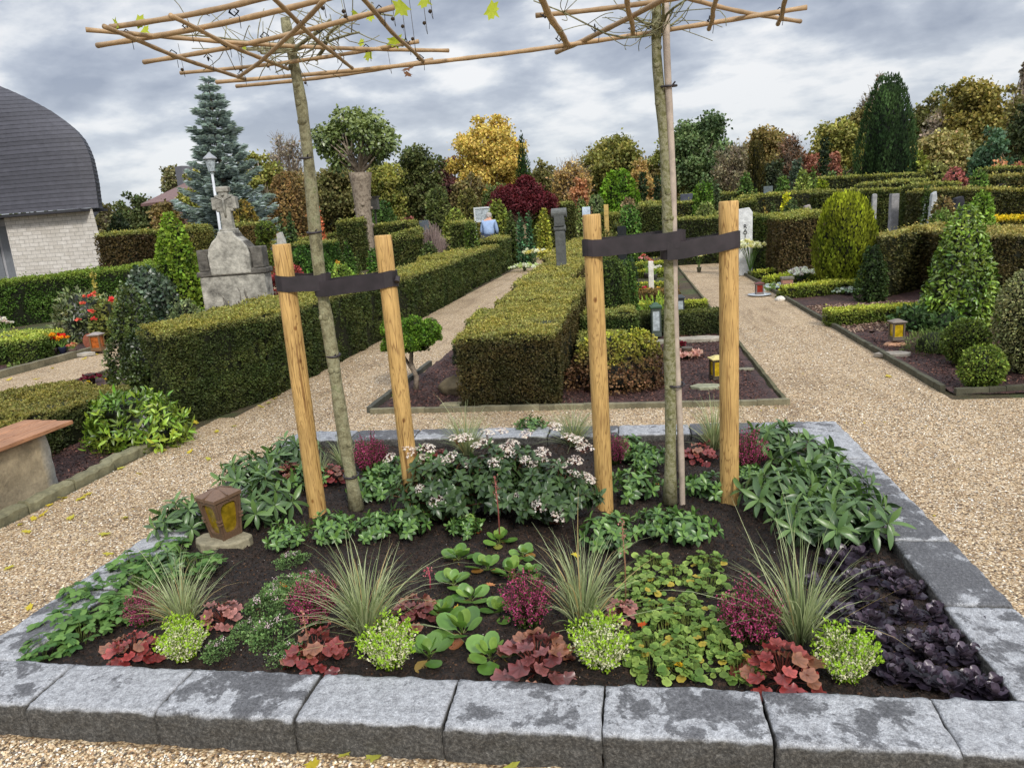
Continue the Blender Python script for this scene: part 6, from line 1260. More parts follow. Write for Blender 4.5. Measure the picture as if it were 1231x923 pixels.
hedge('brownish low hedge at the back of the left flower grave', [([(-11.6, 13.2), (-9.0, 14.), (-9.2, 14.8), (-11.8, 14.)], .38)], side=lin(84, 72, 40), side2=lin(104, 96, 52), name='low_hedge')
# ------------------------------------------------------------------ individual shrubs placed by survey (column, top row, base row, half width px)
def sh(label, cx, rw, base, hw, prof, c1, c2, Y=None, name='shrub', cat='shrub', **k):
    if Y is None: p = GT(cx, base)
    else: X = XY(cx, Y, .8); p = np.array([X, Y, terr(X, Y)])
    h = HT(p[0], p[1], rw)-p[2]; dp = float((p-CC)@CF); r = hw*dp*dp/math.hypot(p[0], p[1])/FP*1.0
    return bush(label, p, h, r, prof, lin(*c1), lin(*c2), name=name, cat=cat, **k)
TGR = T_small(.5, .1)
sh('golden-green rounded thuja on the right', 1016, 231, 325, 38, 'egg', (98, 114, 30), (152, 158, 50), 13.6, name='golden_thuja', cat='thuja', T=TGR, vert=1.2, lump=.09, top=lin(170, 180, 50), k=.0046, dens=1.25)
sh('dark green low conifer at the foot of the golden thuja', 1050, 294, 334, 17, 'dome', (44, 62, 28), (70, 92, 42), 11.9, name='low_conifer', cat='conifer', lump=.2, up=.0)
p = G(1152, 392); cl = bush('tall cone-shaped laurel with bright glossy leaves on the right', (p[0], p[1]-.0, 0), HT(p[0], p[1], 243), .40, 'drop', lin(80, 110, 36), lin(132, 156, 58), s=.066, name='laurel_cone', cat='laurel', lump=.06, T=T_leaf(.45, 3, .2, .3, 0, .1, .5, .8), mat_='gloss', dens=1.35, tang=1., up=-.1, k=.006)
sh('large clipped box ball cut by the right edge', 1232, 322, 450, 42, 'ball', (112, 116, 74), (152, 154, 106), name='box_ball', cat='box ball', group='clipped box balls', lump=.05)
sh('small box ball nearest the gravel on the right', 1179, 415, 468, 28, 'ball', (86, 110, 40), (132, 150, 62), name='box_ball', cat='box ball', group='clipped box balls', lump=.04)
sh('box ball just behind the nearest one on the right', 1167, 384, 436, 29, 'ball', (92, 110, 44), (132, 148, 66), 7.3, name='box_ball', cat='box ball', group='clipped box balls', lump=.04)
sh('low heath-like grey-green cushion by the right lantern', 1120, 398, 424, 34, 'dome', (78, 96, 48), (122, 138, 76), name='cushion_plant', cat='ground cover', lump=.25, T=TN, vert=.6); sh('grey-green cushion left of the box balls', 1145, 408, 424, 22, 'dome', (98, 112, 78), (142, 150, 112), 7.8, name='cushion_plant', cat='ground cover', lump=.25, T=TN, vert=.6)
sh('dark broad-leaved plants behind the right lantern', 1095, 370, 398, 26, 'dome', (50, 74, 40), (86, 112, 62), name='leafy_plant', cat='plant', lump=.15, k=.007, dens=.9); sh('dark leafy plants at the foot of the laurel cone', 1135, 375, 402, 26, 'dome', (50, 74, 40), (86, 112, 62), name='leafy_plant', cat='plant', lump=.15, k=.007, dens=.9)
# central graves
p = G(745, 474); bush('twiggy rounded shrub with red-brown stems and yellow-green crown, central grave', (p[0], p[1]+.35, 0), .52, .50, 'dome', lin(84, 60, 44), lin(116, 88, 58), name='rounded_shrub', cat='shrub', lump=.15, top=lin(176, 176, 66), T=TW, k=.0045, dens=.75, r2=.4, up=.1)
sh('clipped box ball behind the third post', 733, 306, 400, 21, 'egg', (50, 68, 28), (82, 98, 42), 9.4, name='box_ball', cat='box ball', group='clipped box balls', lump=.04)
sh('lower green ball right of the third post', 752, 312, 385, 14, 'dome', (66, 92, 36), (96, 122, 50), 10.6, name='box_ball', cat='box ball', lump=.06); sh('dark ivy bush in the central graves', 757, 308, 330, 9, 'dome', (40, 62, 36), (66, 90, 54), 13, lump=.2)
sh('bright light-green fern in the central grave', 786, 358, 378, 16, 'dome', (120, 150, 50), (158, 184, 76), 10.9, name='fern', cat='fern', lump=.3, T=TN, vert=.8, k=.009)
p = G(500, 470)
rc = thing('small_cypress', 'small cypress on a bare crooked stem beside the second post', 'cypress', (p[0], p[1], 0)); mb = MB(); mb.tube([(0, 0, 0), (.02, 0, .15), (-.02, 0, .3), (0, 0, .45)], [.032, .026, .022, .02], 8, lin(90, 70, 54)); mb.tube([(.0, 0, .2), (-.1, 0, .38), (-.12, 0, .5)], [.02, .014, .01], 6, lin(90, 70, 54)); mb.build('trunk', M['tree_bark'], rc, smooth=True)
mb = MB()
for i in range(36):
    v = rdir(1)[0]*rng.uniform(.4, 1); c_ = np.array([v[0]*.27, v[1]*.22, .58+v[2]*.17]); bush_mesh(mb, c_-[0, 0, .06], .14, .095, 'dome', lin(70, 104, 30), lin(116, 148, 48), .022, seed=i, lump=.1, T=TW, up=.6, dens=.9)
mb.build('foliage', M['leaf'], rc)
sh('tiny round shrub at the left corner of the central plot', 472, 460, 490, 8, 'dome', (84, 108, 40), (120, 140, 54), 6.6, name='shrub', lump=.1)
# left: laurel bush, dark ilex column, rhododendron, roses ...
p = G(152, 545); bush('bright green broad-leaved laurel bush at the end of the kerb', (p[0]-.05, p[1]+.25, 0), .44, .44, 'dome', lin(76, 108, 32), lin(150, 172, 62), s=.085, name='laurel_bush', cat='laurel', lump=.12, T=TL_, mat_='gloss', dens=1.9, tang=.9, up=.25, r2=.34)
p = G(172, 478); bush('dark glossy upright bush in front of the left hedge end', (p[0], p[1]+.1, 0), HT(p[0], p[1]+.1, 343), .34, 'drop', lin(48, 62, 30), lin(84, 98, 48), s=.036, name='dark_bush', cat='bush', lump=.28, T=TW, mat_='gloss', dens=1., low=0.)
sh('lower dark glossy bush at the foot of the upright one', 172, 395, 478, 30, 'egg', (46, 58, 30), (78, 92, 46), 6.9, name='dark_bush', cat='bush', lump=.16, mat_='gloss', T=TW)
sh('rhododendron bush in front of the long dark hedge', 95, 349, 392, 42, 'dome', (68, 82, 46), (124, 132, 84), 11.6, name='rhododendron', cat='rhododendron', lump=.22, k=.007, T=T_small(.4, .1), mat_='gloss', dens=.8)
sh('loose rosebush with coral blooms beside the rhododendron', 128, 362, 400, 26, 'dome', (90, 100, 48), (132, 130, 64), 11.2, name='rosebush', cat='rosebush', lump=.2, dens=.7, k=.006)
sh('bright green cone-shaped conifer between chapel and monument', 218, 254, 372, 33, 'drop', (88, 116, 32), (138, 164, 56), 13.5, name='conical_conifer', cat='conifer', lump=.07, k=.005, T=TW)
sh('dark holly-like bush left of the conical conifer', 178, 322, 375, 30, 'dome', (40, 56, 40), (84, 100, 78), 12.8, name='dark_holly', cat='bush', lump=.22, mat_='gloss', k=.0062, T=TW); sh('second dark holly-like bush at the foot of the conical conifer', 196, 335, 380, 22, 'dome', (40, 56, 40), (80, 96, 74), 12.2, name='dark_holly', cat='bush', lump=.22, mat_='gloss', k=.0062, T=TW)
sh('low pale plants in front of the monument', 222, 360, 385, 24, 'dome', (98, 112, 74), (146, 154, 108), 9.8, name='pale_perennial', cat='plant', lump=.3, dens=.7)
sh('red-leaved low shrub right of the monument', 348, 318, 336, 30, 'dome', (126, 44, 48), (176, 84, 80), 12.4, name='red_shrub', cat='shrub', lump=.2, k=.006)
sh('small box ball at the left photo edge', 4, 438, 456, 9, 'ball', (84, 100, 46), (118, 132, 62), 8.95, name='box_ball', cat='box ball', group='clipped box balls')
# topiary with three balls
p = AY(320, 320, 14.5); rt = thing('ball_topiary', 'topiary of stacked green balls behind the monument', 'topiary', (p[0], 14.5, 0)); mb = MB(); mb.tube([(0, 0, 0), (0, 0, 1.3)], .04, 8, lin(80, 66, 50)); mb.build('trunk', M['tree_bark'], rt)
for (cx, cy, r_) in ((320, 278, 11.5), (316, 293, 7.5), (321, 311, 9.5), (313, 303, 6)):
    q = AY(cx, cy, 14.5); rr_ = r_*14.8/FP; o = bush(None, (q[0]-p[0], 0, q[2]-rr_), rr_*2, rr_, 'ball', lin(74, 92, 34), lin(112, 126, 50), parent=rt, rec=False, lump=.03, name='foliage_ball', s=.05)
SHR = [  # label, cx, top, base, hw, profile, colours, Y
 ('narrow dark cone left of the young trunk', 343, 257, 281, 6, 'cone', (54, 70, 40), (82, 98, 58), 27), ('second dark cone left of the young trunk', 354, 254, 281, 8, 'cone', (50, 68, 36), (80, 98, 52), 26),
 ('low conifer row plant behind the strap', 365, 296, 316, 14, 'dome', (46, 76, 32), (78, 108, 44), 15.5), ('spiky green conifer before the pollarded tree', 420, 290, 316, 11, 'cone', (52, 80, 34), (84, 112, 48), 17), ('rounded dark shrub by the second post', 452, 298, 320, 10, 'dome', (54, 84, 32), (92, 126, 52), 14.5),
 ('tiny clipped cone near the second post', 415, 305, 320, 4, 'cone', (56, 76, 34), (86, 104, 48), 14.6), ('small cone with flowers beside it', 432, 305, 322, 4, 'cone', (60, 76, 36), (90, 104, 50), 14.2), ('pale green low bank behind the left hedge', 411, 318, 330, 18, 'dome', (106, 130, 52), (140, 160, 72), 12.8), ('orange-yellow dwarf shrub behind the left hedge', 408, 313, 322, 5, 'dome', (196, 130, 50), (210, 180, 60), 14),
 ('tiny orange-leaved tree behind the young trunk', 389, 246, 272, 5, 'flame', (176, 92, 66), (196, 120, 84), 28), ('bushy conifers in a row left of the pollarded tree', 385, 296, 318, 16, 'dome', (48, 78, 34), (80, 110, 46), 16),
 ('clipped cone-shaped bush left of the person', 530, 226, 258, 14, 'egg', (66, 78, 42), (98, 106, 56), 36), ('olive rounded bush behind the person', 565, 227, 254, 12, 'egg', (84, 84, 42), (118, 112, 60), 38), ('wide clipped mound left of the person', 551, 252, 270, 18, 'dome', (86, 98, 40), (122, 128, 58), 28), ('low clipped box by the gravel', 516, 292, 304, 11, 'dome', (54, 68, 36), (84, 98, 52), 23),
 ('round dark bush behind the far hedges', 465, 242, 267, 15, 'dome', (50, 74, 36), (82, 108, 52), 35), ('grey-green bush behind the far hedges', 448, 238, 262, 10, 'dome', (66, 84, 46), (98, 110, 64), 38), ('yellow-green conifer right of the person', 601, 241, 269, 14, 'dome', (84, 96, 40), (124, 132, 56), 27), ('small dark conifer right of the person', 615, 252, 272, 8, 'cone', (56, 72, 34), (88, 100, 48), 26),
 ('reddish low shrubs in front of the dark wood', 493, 261, 270, 12, 'dome', (110, 62, 56), (130, 84, 70), 33), ('small blue-green cone beneath the red maple', 627, 255, 274, 5, 'cone', (52, 84, 56), (78, 112, 76), 25), ('second blue-green cone beneath the red maple', 637, 255, 273, 5, 'cone', (52, 84, 56), (78, 112, 76), 25.2), ('small yellow-green shrub by the path bend', 655, 250, 268, 7, 'dome', (134, 140, 52), (160, 160, 66), 27),
 ('round clipped shrub by the path bend', 648, 252, 264, 9, 'dome', (86, 98, 44), (118, 126, 60), 30), ('pale variegated shrub behind the third post', 718, 234, 256, 13, 'dome', (86, 104, 60), (134, 146, 98), 30), ('bright green dense bush left of the mossy trunk', 746, 204, 250, 24, 'egg', (78, 112, 28), (122, 152, 44), 31), ('pinkish-brown shrub before the bright green bush', 757, 237, 250, 11, 'dome', (122, 104, 76), (148, 130, 96), 28), ('rounded green shrub with pale stems behind the strap', 758, 246, 269, 14, 'dome', (64, 96, 40), (100, 130, 58), 22.5),
 ('tall narrow dark conifer right of the bright bush', 774, 206, 238, 4, 'column', (38, 54, 30), (58, 74, 40), 34), ('second narrow dark conifer by the mossy trunk', 791, 212, 236, 3, 'column', (38, 54, 30), (58, 74, 40), 34), ('bright green clipped cone right of the white cane', 846, 219, 257, 11, 'column', (64, 92, 30), (98, 126, 46), 23), ('small grey-green cone near the white cane', 860, 221, 240, 5, 'egg', (60, 74, 48), (84, 96, 64), 33), ('sloping cypress mound near the white cane', 850, 244, 264, 17, 'dome', (92, 106, 56), (130, 136, 76), 22),
 ('leaning green cone beside dark trees', 896, 208, 234, 10, 'dome', (66, 92, 42), (98, 122, 58), 34), ('low round cushion shrub near the pale rock', 907, 228, 240, 8, 'dome', (66, 86, 44), (96, 114, 60), 30), ('dark rounded tree behind the pale rock', 929, 196, 232, 10, 'egg', (44, 54, 36), (70, 76, 50), 38), ('green bush before the grey-green cone', 940, 210, 232, 9, 'dome', (72, 98, 44), (104, 130, 60), 34), ('tall grey-green cone on the right lawn graves', 957, 190, 232, 8, 'egg', (66, 82, 66), (92, 108, 88), 36), ('fresh green cone right of the spiky pine', 976, 201, 230, 9, 'cone', (84, 106, 52), (114, 134, 70), 36), ('small pine with separate tufts', 964, 204, 232, 9, 'egg', (110, 126, 56), (150, 162, 84), 33),
 ('yellow-green round shrub by the cones', 988, 215, 228, 8, 'ball', (106, 122, 28), (140, 152, 44), 34), ('flat grey-green ball hedge left of the golden thuja', 951, 240, 255, 13, 'dome', (64, 80, 46), (92, 108, 66), 22), ('golden small shrub above the ball hedge', 945, 232, 246, 7, 'dome', (154, 156, 30), (184, 180, 50), 23.5), ('tiny reddish cone behind the white headstone', 919, 242, 256, 4, 'cone', (120, 104, 50), (140, 120, 60), 21.5), ('tiny green cone behind the white headstone', 930, 238, 256, 4, 'cone', (66, 84, 44), (90, 108, 56), 21.5), ('dark narrow conifer before the red shrubs', 989, 164, 210, 5, 'column', (34, 48, 30), (54, 68, 40), 42),
 ('olive cone left of the big conifer', 1015, 201, 222, 10, 'cone', (78, 96, 48), (104, 120, 62), 40), ('round green shrub between cones', 999, 206, 222, 8, 'dome', (84, 106, 60), (112, 132, 78), 41), ('small dark ball under the big conifer trees', 1093, 198, 210, 6, 'ball', (50, 64, 42), (74, 88, 56), 44), ('yellow-green shrub right of the big conifer', 1100, 182, 210, 18, 'dome', (110, 122, 50), (150, 152, 70), 46), ('wine red rounded shrub on the right slope', 1145, 201, 226, 19, 'dome', (110, 58, 54), (150, 92, 84), 27), ('dense green shrub beside the wine red one', 1174, 204, 227, 15, 'dome', (54, 80, 34), (92, 116, 50), 26.4), ('flat-topped clipped shrub on a short trunk, right', 1178, 230, 252, 21, 'mush', (78, 106, 34), (116, 142, 54), 15.5),
 ('rosebush with reddish leaves near the leaning stone', 1132, 236, 268, 15, 'egg', (96, 96, 52), (134, 112, 74), 15.), ('low green bush under the rosebush', 1130, 252, 272, 22, 'dome', (78, 100, 46), (112, 132, 64), 14.2), ('slim green column beside the leaning white stone', 1112, 222, 256, 4, 'column', (56, 76, 32), (84, 100, 46), 16.8), ('peach-coloured shrub at the far right', 1198, 192, 206, 13, 'dome', (190, 128, 90), (206, 150, 116), 40), ('pinkish shrub at the far right edge', 1220, 195, 206, 10, 'dome', (170, 104, 84), (190, 128, 104), 40), ('green cone at the far right edge', 1230, 182, 206, 9, 'cone', (96, 112, 50), (120, 134, 66), 41), ('grassy olive shrub right of the big conifer', 1122, 196, 212, 20, 'dome', (104, 108, 56), (134, 132, 76), 44),
 ('dark box ball left of the pale rock', 828, 236, 250, 8, 'dome', (60, 76, 50), (86, 102, 70), 31), ('low flowering perennials by the crossing', 700, 238, 252, 8, 'dome', (96, 110, 60), (128, 138, 80), 36), ('clipped low cube left of the small headstone', 742, 268, 282, 6, 'column', (76, 84, 40), (104, 108, 54), 19), ('shaggy beige-green cushion by the dark headstone', 731, 276, 292, 8, 'dome', (104, 104, 56), (134, 130, 76), 17),
 ('dark rounded shrub at the foot of the far oak', 152, 257, 282, 16, 'dome', (34, 46, 28), (54, 66, 38), 34), ('mushroom-shaped acer turning brown behind the cross', 298, 241, 276, 28, 'mush', (84, 86, 36), (134, 108, 52), 24), ('shrubby red-brown maple seedling by the wood', 352, 208, 236, 26, 'dome', (100, 84, 50), (124, 100, 62), 44),
]
for L_ in SHR:
    n_ = 'cone_shrub' if L_[5] in ('cone', 'column') else 'shrub'; kw = dict(lump=.06 if L_[5] in ('cone', 'column', 'ball') else .14)
    sh(L_[0], L_[1], L_[2], L_[3], L_[4], L_[5], tuple(v*1.08 for v in L_[6]), tuple(v*1.1 for v in L_[7]), L_[8], name=n_, cat='shrub', k=.0046, dens=1.35, **kw)
# flowers on roses / hollyhock / bouquets
def flowers(name, label, cat, c, spots, T, s_, cols, matn='petal', stem=None):
    r = thing(name, label, cat, c); mb = MB(); c = np.array(c)
    st = MB()
    for i, q in enumerate(spots):
        mb = MB(); q = np.array(q, float); k = 9; d = rdir(k)*[1, 1, .6]+[0, 0, .5]; inst(mb, T, np.tile(q, (k, 1)), frames(d, rdir(k)), s_*rng.uniform(.8, 1.2, k), np.array(cols[i % len(cols)])[None]*np.ones((k, 1))*(1+.12*rng.normal(size=(k, 1)))); mb.build('bloom', M[matn], r)
        if stem is not None: st.tube([q*[.25, .25, 0], q*[.7, .7, .6], q], .006, 4, stem, caps=False)
    if stem is not None: st.build('stem', M['plain'], r)
    return r
p = AY(128, 385, 11.1); flowers('rose_blooms', 'coral rose blooms scattered over the left rosebush', 'roses', (p[0], 11.0, .1), [AY(x, y, 10.9)-np.array([p[0], 11., .1]) for x, y in ((100, 357), (108, 356), (113, 353), (133, 362), (113, 375), (109, 374), (94, 385), (113, 384), (99, 365), (134, 360))], TW, .06, [lin(226, 110, 90), lin(232, 84, 84)])
def hollyhock():
    X = XY(113, 12.2, 1.); r = thing('hollyhock', 'tall withering yellowish hollyhock against the dark hedge', 'hollyhock', (X, 12.2, 0)); zt = HT(X, 12.2, 322); mb = MB(); mb.tube([(0, 0, 0), (.02, 0, zt*.6), (0, 0, zt)], [.012, .01, .006], 5, lin(120, 120, 60)); mb.build('stem', M['plain'], r); f = MB(); n = 40; P = np.stack([rng.normal(0, .02, n), rng.normal(0, .02, n), rng.uniform(zt*.55, zt*.97, n)], 1); inst(f, TW, P, frames(rdir(n), rdir(n)), .06, varc(lin(180, 166, 70), lin(206, 190, 110), n, rng)); f.build('bloom', M['petal'], r)
hollyhock()
def vase(label, px, py, Y, cols, h=.34, potc=(70, 60, 56), n=9, sp=.12, fs=.05, stc=lin(120, 156, 70), name='flower_vase', pr=.06, ph=.12):
    p = AY(px, py, Y); p[2] = terr(p[0], Y)+.012; r = thing(name, label, 'flowers', p); mb = MB(); mb.lathe([(pr*.7, 0), (pr, ph*.9), (pr*1.05, ph), (pr*.85, ph*.98)], 14, (0, 0, 0), lin(*potc)); mb.build('vase', M['plain'], r, smooth=True)
    st = MB(); f = MB()
    for i in range(n):
        a = i*2.4; q = math.sqrt((i+.5)/n)*sp; e = np.array([q*math.cos(a), q*math.sin(a), h*rng.uniform(.85, 1.1)-q*.2]); st.tube([(0, 0, ph*.8), e*[.5, .5, .7], e], .005, 4, stc, caps=False); k = 12; inst(f, TW, np.tile(e, (k, 1)), frames(rdir(k)*[1, 1, .5]+[0, 0, .4], rdir(k)), fs, np.array(cols[i % len(cols)])*np.ones((k, 1))*(1+.1*rng.normal(size=(k, 1))))
    st.build('stem', M['plain'], r); f.build('bloom', M['petal'], r); return r
vase('vase of yellow-orange gerberas on the left grave', 62, 412, 10.0, [lin(230, 150, 30), lin(236, 176, 40)], .32); vase('bunch of red tulip-like flowers with yellow rim on the left grave', 73, 410, 10.1, [lin(214, 40, 26), lin(200, 30, 24), lin(240, 170, 40)], .30, (40, 46, 70)); vase('purple orchid flowers on the left grave', 47, 408, 10.3, [lin(150, 40, 120), lin(170, 60, 140)], .34, (60, 56, 54), 6); vase('small pinkish bouquet beside the left lantern', 87, 418, 9.9, [lin(214, 130, 110), lin(190, 160, 110)], .18, (110, 90, 80), 7, .08, .04)
vase('white flowers at the left photo edge', 5, 392, 11.2, [lin(232, 226, 220), lin(220, 200, 196)], .5, (60, 60, 64), 10, .14, .05)
vase('potted white chrysanthemums in front of the golden thuja', 965, 325, 14.2, [lin(238, 236, 238), lin(226, 214, 222), lin(244, 244, 240)], .33, (36, 34, 34), 46, .24, .05, lin(60, 86, 44), pr=.10, ph=.16)
vase('white lilies before the white headstone', 902, 287, 16.7, [lin(240, 238, 214), lin(232, 226, 180)], .75, (90, 96, 60), 16, .28, .09, lin(74, 104, 46)); vase('white-yellow flowers on the grave left of the rightmost post', 840, 290, 18.5, [lin(240, 236, 200), lin(236, 220, 120)], .48, (90, 90, 70), 8, .2, .09, lin(90, 120, 50))
vase('pink blossoms on the far central grave', 776, 285, 17.6, [lin(220, 150, 150), lin(214, 120, 110)], .5, (90, 80, 76), 6, .15, .07); vase('white flowers on the far central grave', 786, 287, 17.2, [lin(236, 232, 230)], .3, (80, 80, 76), 8, .16, .06); vase('low red and yellow flowers in the middle grave', 770, 322, 14.1, [lin(200, 60, 90), lin(226, 200, 60), lin(190, 60, 60)], .16, (80, 60, 50), 16, .3, .045); vase('yellow flowers in the middle grave right of them', 779, 322, 14.2, [lin(230, 190, 60)], .15, (80, 60, 50), 10, .22, .04)
vase('white and pale blooms at the path bend under the red maple', 640, 268, 24.5, [lin(230, 230, 210), lin(220, 210, 120)], .5, (80, 90, 60), 14, .4, .10, lin(90, 110, 60)); vase('white ground flowers left of the path bend', 628, 281, 22.2, [lin(226, 228, 214), lin(200, 214, 150)], .22, (80, 90, 60), 22, .5, .09, lin(90, 110, 60)); vase('yellow pansies at the end of the left grave strip', 136, 472, 7.6, [lin(236, 190, 40)], .10, (60, 50, 44), 5, .06, .035); vase('small yellow flowers near the upright dark bush', 103, 478, 7.3, [lin(232, 206, 60)], .12, (60, 50, 44), 4, .06, .03)
vase('pink heather tuft on the right grave', 941, 312, 14.9, [lin(180, 90, 130), lin(196, 110, 150)], .18, (70, 60, 54), 14, .14, .05); vase('pale blue-white trailing flowers on the right grave', 934, 324, 13.9, [lin(196, 206, 216), lin(150, 170, 110), lin(220, 224, 226)], .12, (96, 96, 90), 34, .34, .045); vase('white-leaved plants between box borders on the right', 1020, 334, 12.8, [lin(214, 220, 214), lin(170, 190, 170)], .12, (96, 96, 90), 20, .25, .045)
vase('pale pink rosettes beside the trunk in the central grave', 826, 432, 8.05, [lin(214, 168, 160), lin(198, 146, 138), lin(226, 190, 178)], .08, (90, 80, 70), 34, .17, .045, lin(120, 100, 80)); vase('dark red heather in the central grave', 812, 424, 8.5, [lin(120, 30, 50), lin(140, 44, 66)], .10, (60, 50, 44), 20, .12, .04); vase('purple-red flowers at the end of the left strip', 112, 470, 7.8, [lin(120, 40, 60)], .10, (60, 50, 44), 12, .12, .04)
# tufty grey barren shrub
def barren(label, px, base, top, hw, Y, col, n=150):
    X = XY(px, Y, .5); z = terr(X, Y); r = thing('barren_shrub', label, 'shrub', (X, Y, z)); h = HT(X, Y, top)-z; R = hw*Y/FP; mb = MB()
    for i in range(n):
        a = rng.uniform(0, 6.28); q = math.sqrt(rng.random()); e = np.array([R*q*math.cos(a), R*q*math.sin(a), h*(1.05-.5*q*q)*rng.uniform(.8, 1.05)]); P, rr = limb(np.array([e[0]*.1, e[1]*.1, 0]), e, .02, .008, bend=.06, seg=4); mb.tube(P, rr, 3, col*rng.uniform(.8, 1.2), caps=False)
        for _ in range(3): mb.tube([P[2]+(P[3]-P[2])*.5, P[3]+rng.normal(size=3)*R*.12+[0, 0, h*.12]], [.010, .006], 3, col*rng.uniform(.8, 1.2), caps=False)
    mb.build('twig', M['plain'], r)
barren('bare greyish shrub before the far hedges', 521, 297, 270, 21, 24, lin(140, 122, 116))
# ------------------------------------------------------------------ stones, pillars, slabs, headstones
def rock(label, px, py, Y, r, h, col, seed=1, name='rock', cat='rock', sx=1., sy=.7, pointy=0.):
    p = AY(px, py, Y); p[2] = terr(p[0], Y); mb = MB(); n, k = 16, 9; V = []; F = []
    for i in range(k+1):
        t = i/k; q = math.sin(PI*(.12+.88*t))**(.6+.5*pointy) if i < k else 0.02
        for j in range(n): a = 2*PI*j/n; v = np.array([math.cos(a), math.sin(a), t*2]); l = 1+.14*float(vn(v[None]+seed, .8, seed % 7)[0]); V.append((r*sx*q*l*v[0], r*sy*q*l*v[1], -.02+h*t*(1+.08*float(vn(v[None]+seed, .7, 2)[0]))))
    for i in range(k):
        for j in range(n): F.append((i*n+j, i*n+(j+1) % n, (i+1)*n+(j+1) % n, (i+1)*n+j))
    F.append(tuple(k*n+j for j in range(n))); mb.add(V, F, lin(*col)); o = mb.build(name, M['stone'], smooth=True); o.location = [float(v) for v in p]; return tag(o, label, cat)
rock('rounded brown boulder beside the central hedge', 549, 478, 6.75, .17, .19, (124, 110, 84), 3); rock('pale pointed stone at the border of a right-hand grave', 910, 305, 20.3, .3, .48, (196, 176, 140), 2, pointy=.6, sy=.4); rock('pale rough rock on a far grave', 897, 236, 33, .5, .72, (170, 172, 164), 5)
rock('large pale boulder headstone with a dark plate on the right slope', 1205, 230, 25.5, .42, .62, (196, 184, 176), 6, name='boulder_headstone', cat='headstone', sy=.4); rock('small white stone by the tiny brick pillar', 938, 346, 12.5, .08, .10, (222, 216, 204), 7); rock('pale flat rock under the right yellow lantern', 1076, 402, 8.35, .12, .07, (196, 150, 118), 8, sy=.8); rock('dark stone lump at the left photo edge', 5, 402, 9.8, .3, .42, (64, 66, 76), 9); rock('whitish rock left of the golden thuja foot', 985, 322, 13.9, .10, .18, (206, 204, 196), 4)
def slab(label, px, py, r, h, col, seed, n=6, sy=.7, rz=0., Y=None):
    p = G(px, py, .02) if Y is None else AY(px, py, Y); p[2] = .012; r_ = random.Random(seed); pts = [(r*math.cos(2*PI*i/n+rz)*r_.uniform(.85, 1.1), r*sy*math.sin(2*PI*i/n+rz)*r_.uniform(.85, 1.1)) for i in range(n)]; mb = MB(); mb.slab(pts, 0, h, lin(*col), .03); o = mb.build('stone_slab', M['stone'], bevel=.004); o.location = [float(v) for v in p]; return tag(o, label, 'stone slab', 'flat stepping slabs on the graves')
slab('flat six-sided stone slab on the mulch right of the path', 1074, 427, .19, .035, (150, 142, 130), 1, sy=.55); slab('flat pale slab on the mulch in front of the yellow lantern, centre', 851, 466, .16, .03, (150, 150, 124), 2, sy=.6); slab('flat slab half hidden behind the rightmost post', 893, 444, .12, .02, (134, 130, 110), 3, sy=.4); slab('large slanting slab behind the mossy trunk', 842, 409, .36, .045, (164, 156, 140), 4, n=5, sy=.42); slab('slab under the green lantern', 790, 412, .17, .04, (150, 146, 130), 5, n=4, sy=.6, rz=.7)
slab('flat pale slabs at the left grave kerb', 96, 425, .26, .05, (168, 162, 150), 6, sy=.4, Y=9.9); slab('flat stone under the left lantern', 117, 417, .3, .05, (150, 142, 130), 7, sy=.4, Y=10.2); slab('narrow grey plank-like slab on the far right grave', 958, 327, .3, .04, (160, 160, 158), 8, n=4, sy=.3, Y=14.6); slab('flat slab under the boulder by the central hedge', 546, 487, .17, .025, (150, 142, 110), 12, n=5, sy=.5)
def upright(label, px, top, base, Y, w, d, col, lean=0., name='headstone', shape='box', rz=0., cat='headstone'):
    X = XY(px, Y, .8); z = terr(X, Y); h = HT(X, Y, top)-z; k = lin(*col); r = None; mb = MB()
    if shape == 'box': mb.box((0, 0, h/2), (w, d, h), 0, k, .96)
    elif shape == 'round':
        pts = [(-w/2, 0), (w/2, 0)]+[(math.cos(t)*w/2, h-w*.4+math.sin(t)*w*.4) for t in np.linspace(0, PI, 9)]; mb.prism(pts, -d/2, d/2, k)
    elif shape == 'rough':
        pts = [(-w/2, 0), (w/2, 0), (w*.46, h*.5), (w*.5, h*.8), (w*.2, h), (-w*.3, h*.97), (-w*.48, h*.6)]; mb.prism(pts, -d/2, d/2, k)
    o = mb.build(name, M['stone'], bevel=.012); o.location = (X, Y, z); o.rotation_euler = (0, lean, rz); return tag(o, label, cat)
upright('slender grey upright stone in front of the thuja hedge', 1073.5, 233, 257, 20.5, .21, .14, (150, 148, 148), 0, rz=.2); upright('leaning white-grey stone beside a slim green column', 1106, 232, 260, 17.5, .11, .2, (178, 182, 178), .10, shape='rough'); upright('broken white stone among the rosebush', 1120, 230, 256, 16.6, .16, .12, (186, 190, 192), 0, shape='rough')
upright('small pale headstone above the golden thuja', 1050, 233, 250, 22.5, .12, .1, (170, 170, 168), shape='round'); upright('dark slate headstone on a far grave', 826, 233, 246, 30, .5, .1, (76, 80, 92)); upright('small dark framed headstone behind the central graves', 748, 272, 288, 18, .22, .05, (36, 40, 42)); upright('small grey headstone among the far hedges', 512, 265, 275, 30, .4, .1, (96, 104, 112)); upright('weathered wooden stele by the path bend', 632, 259, 278, 36, .26, .14, (160, 140, 110), cat='stele', name='wooden_stele'); upright('short round timber stele behind the third post', 730, 246, 262, 24, .15, .15, (196, 166, 100), cat='stele', name='wooden_stele')
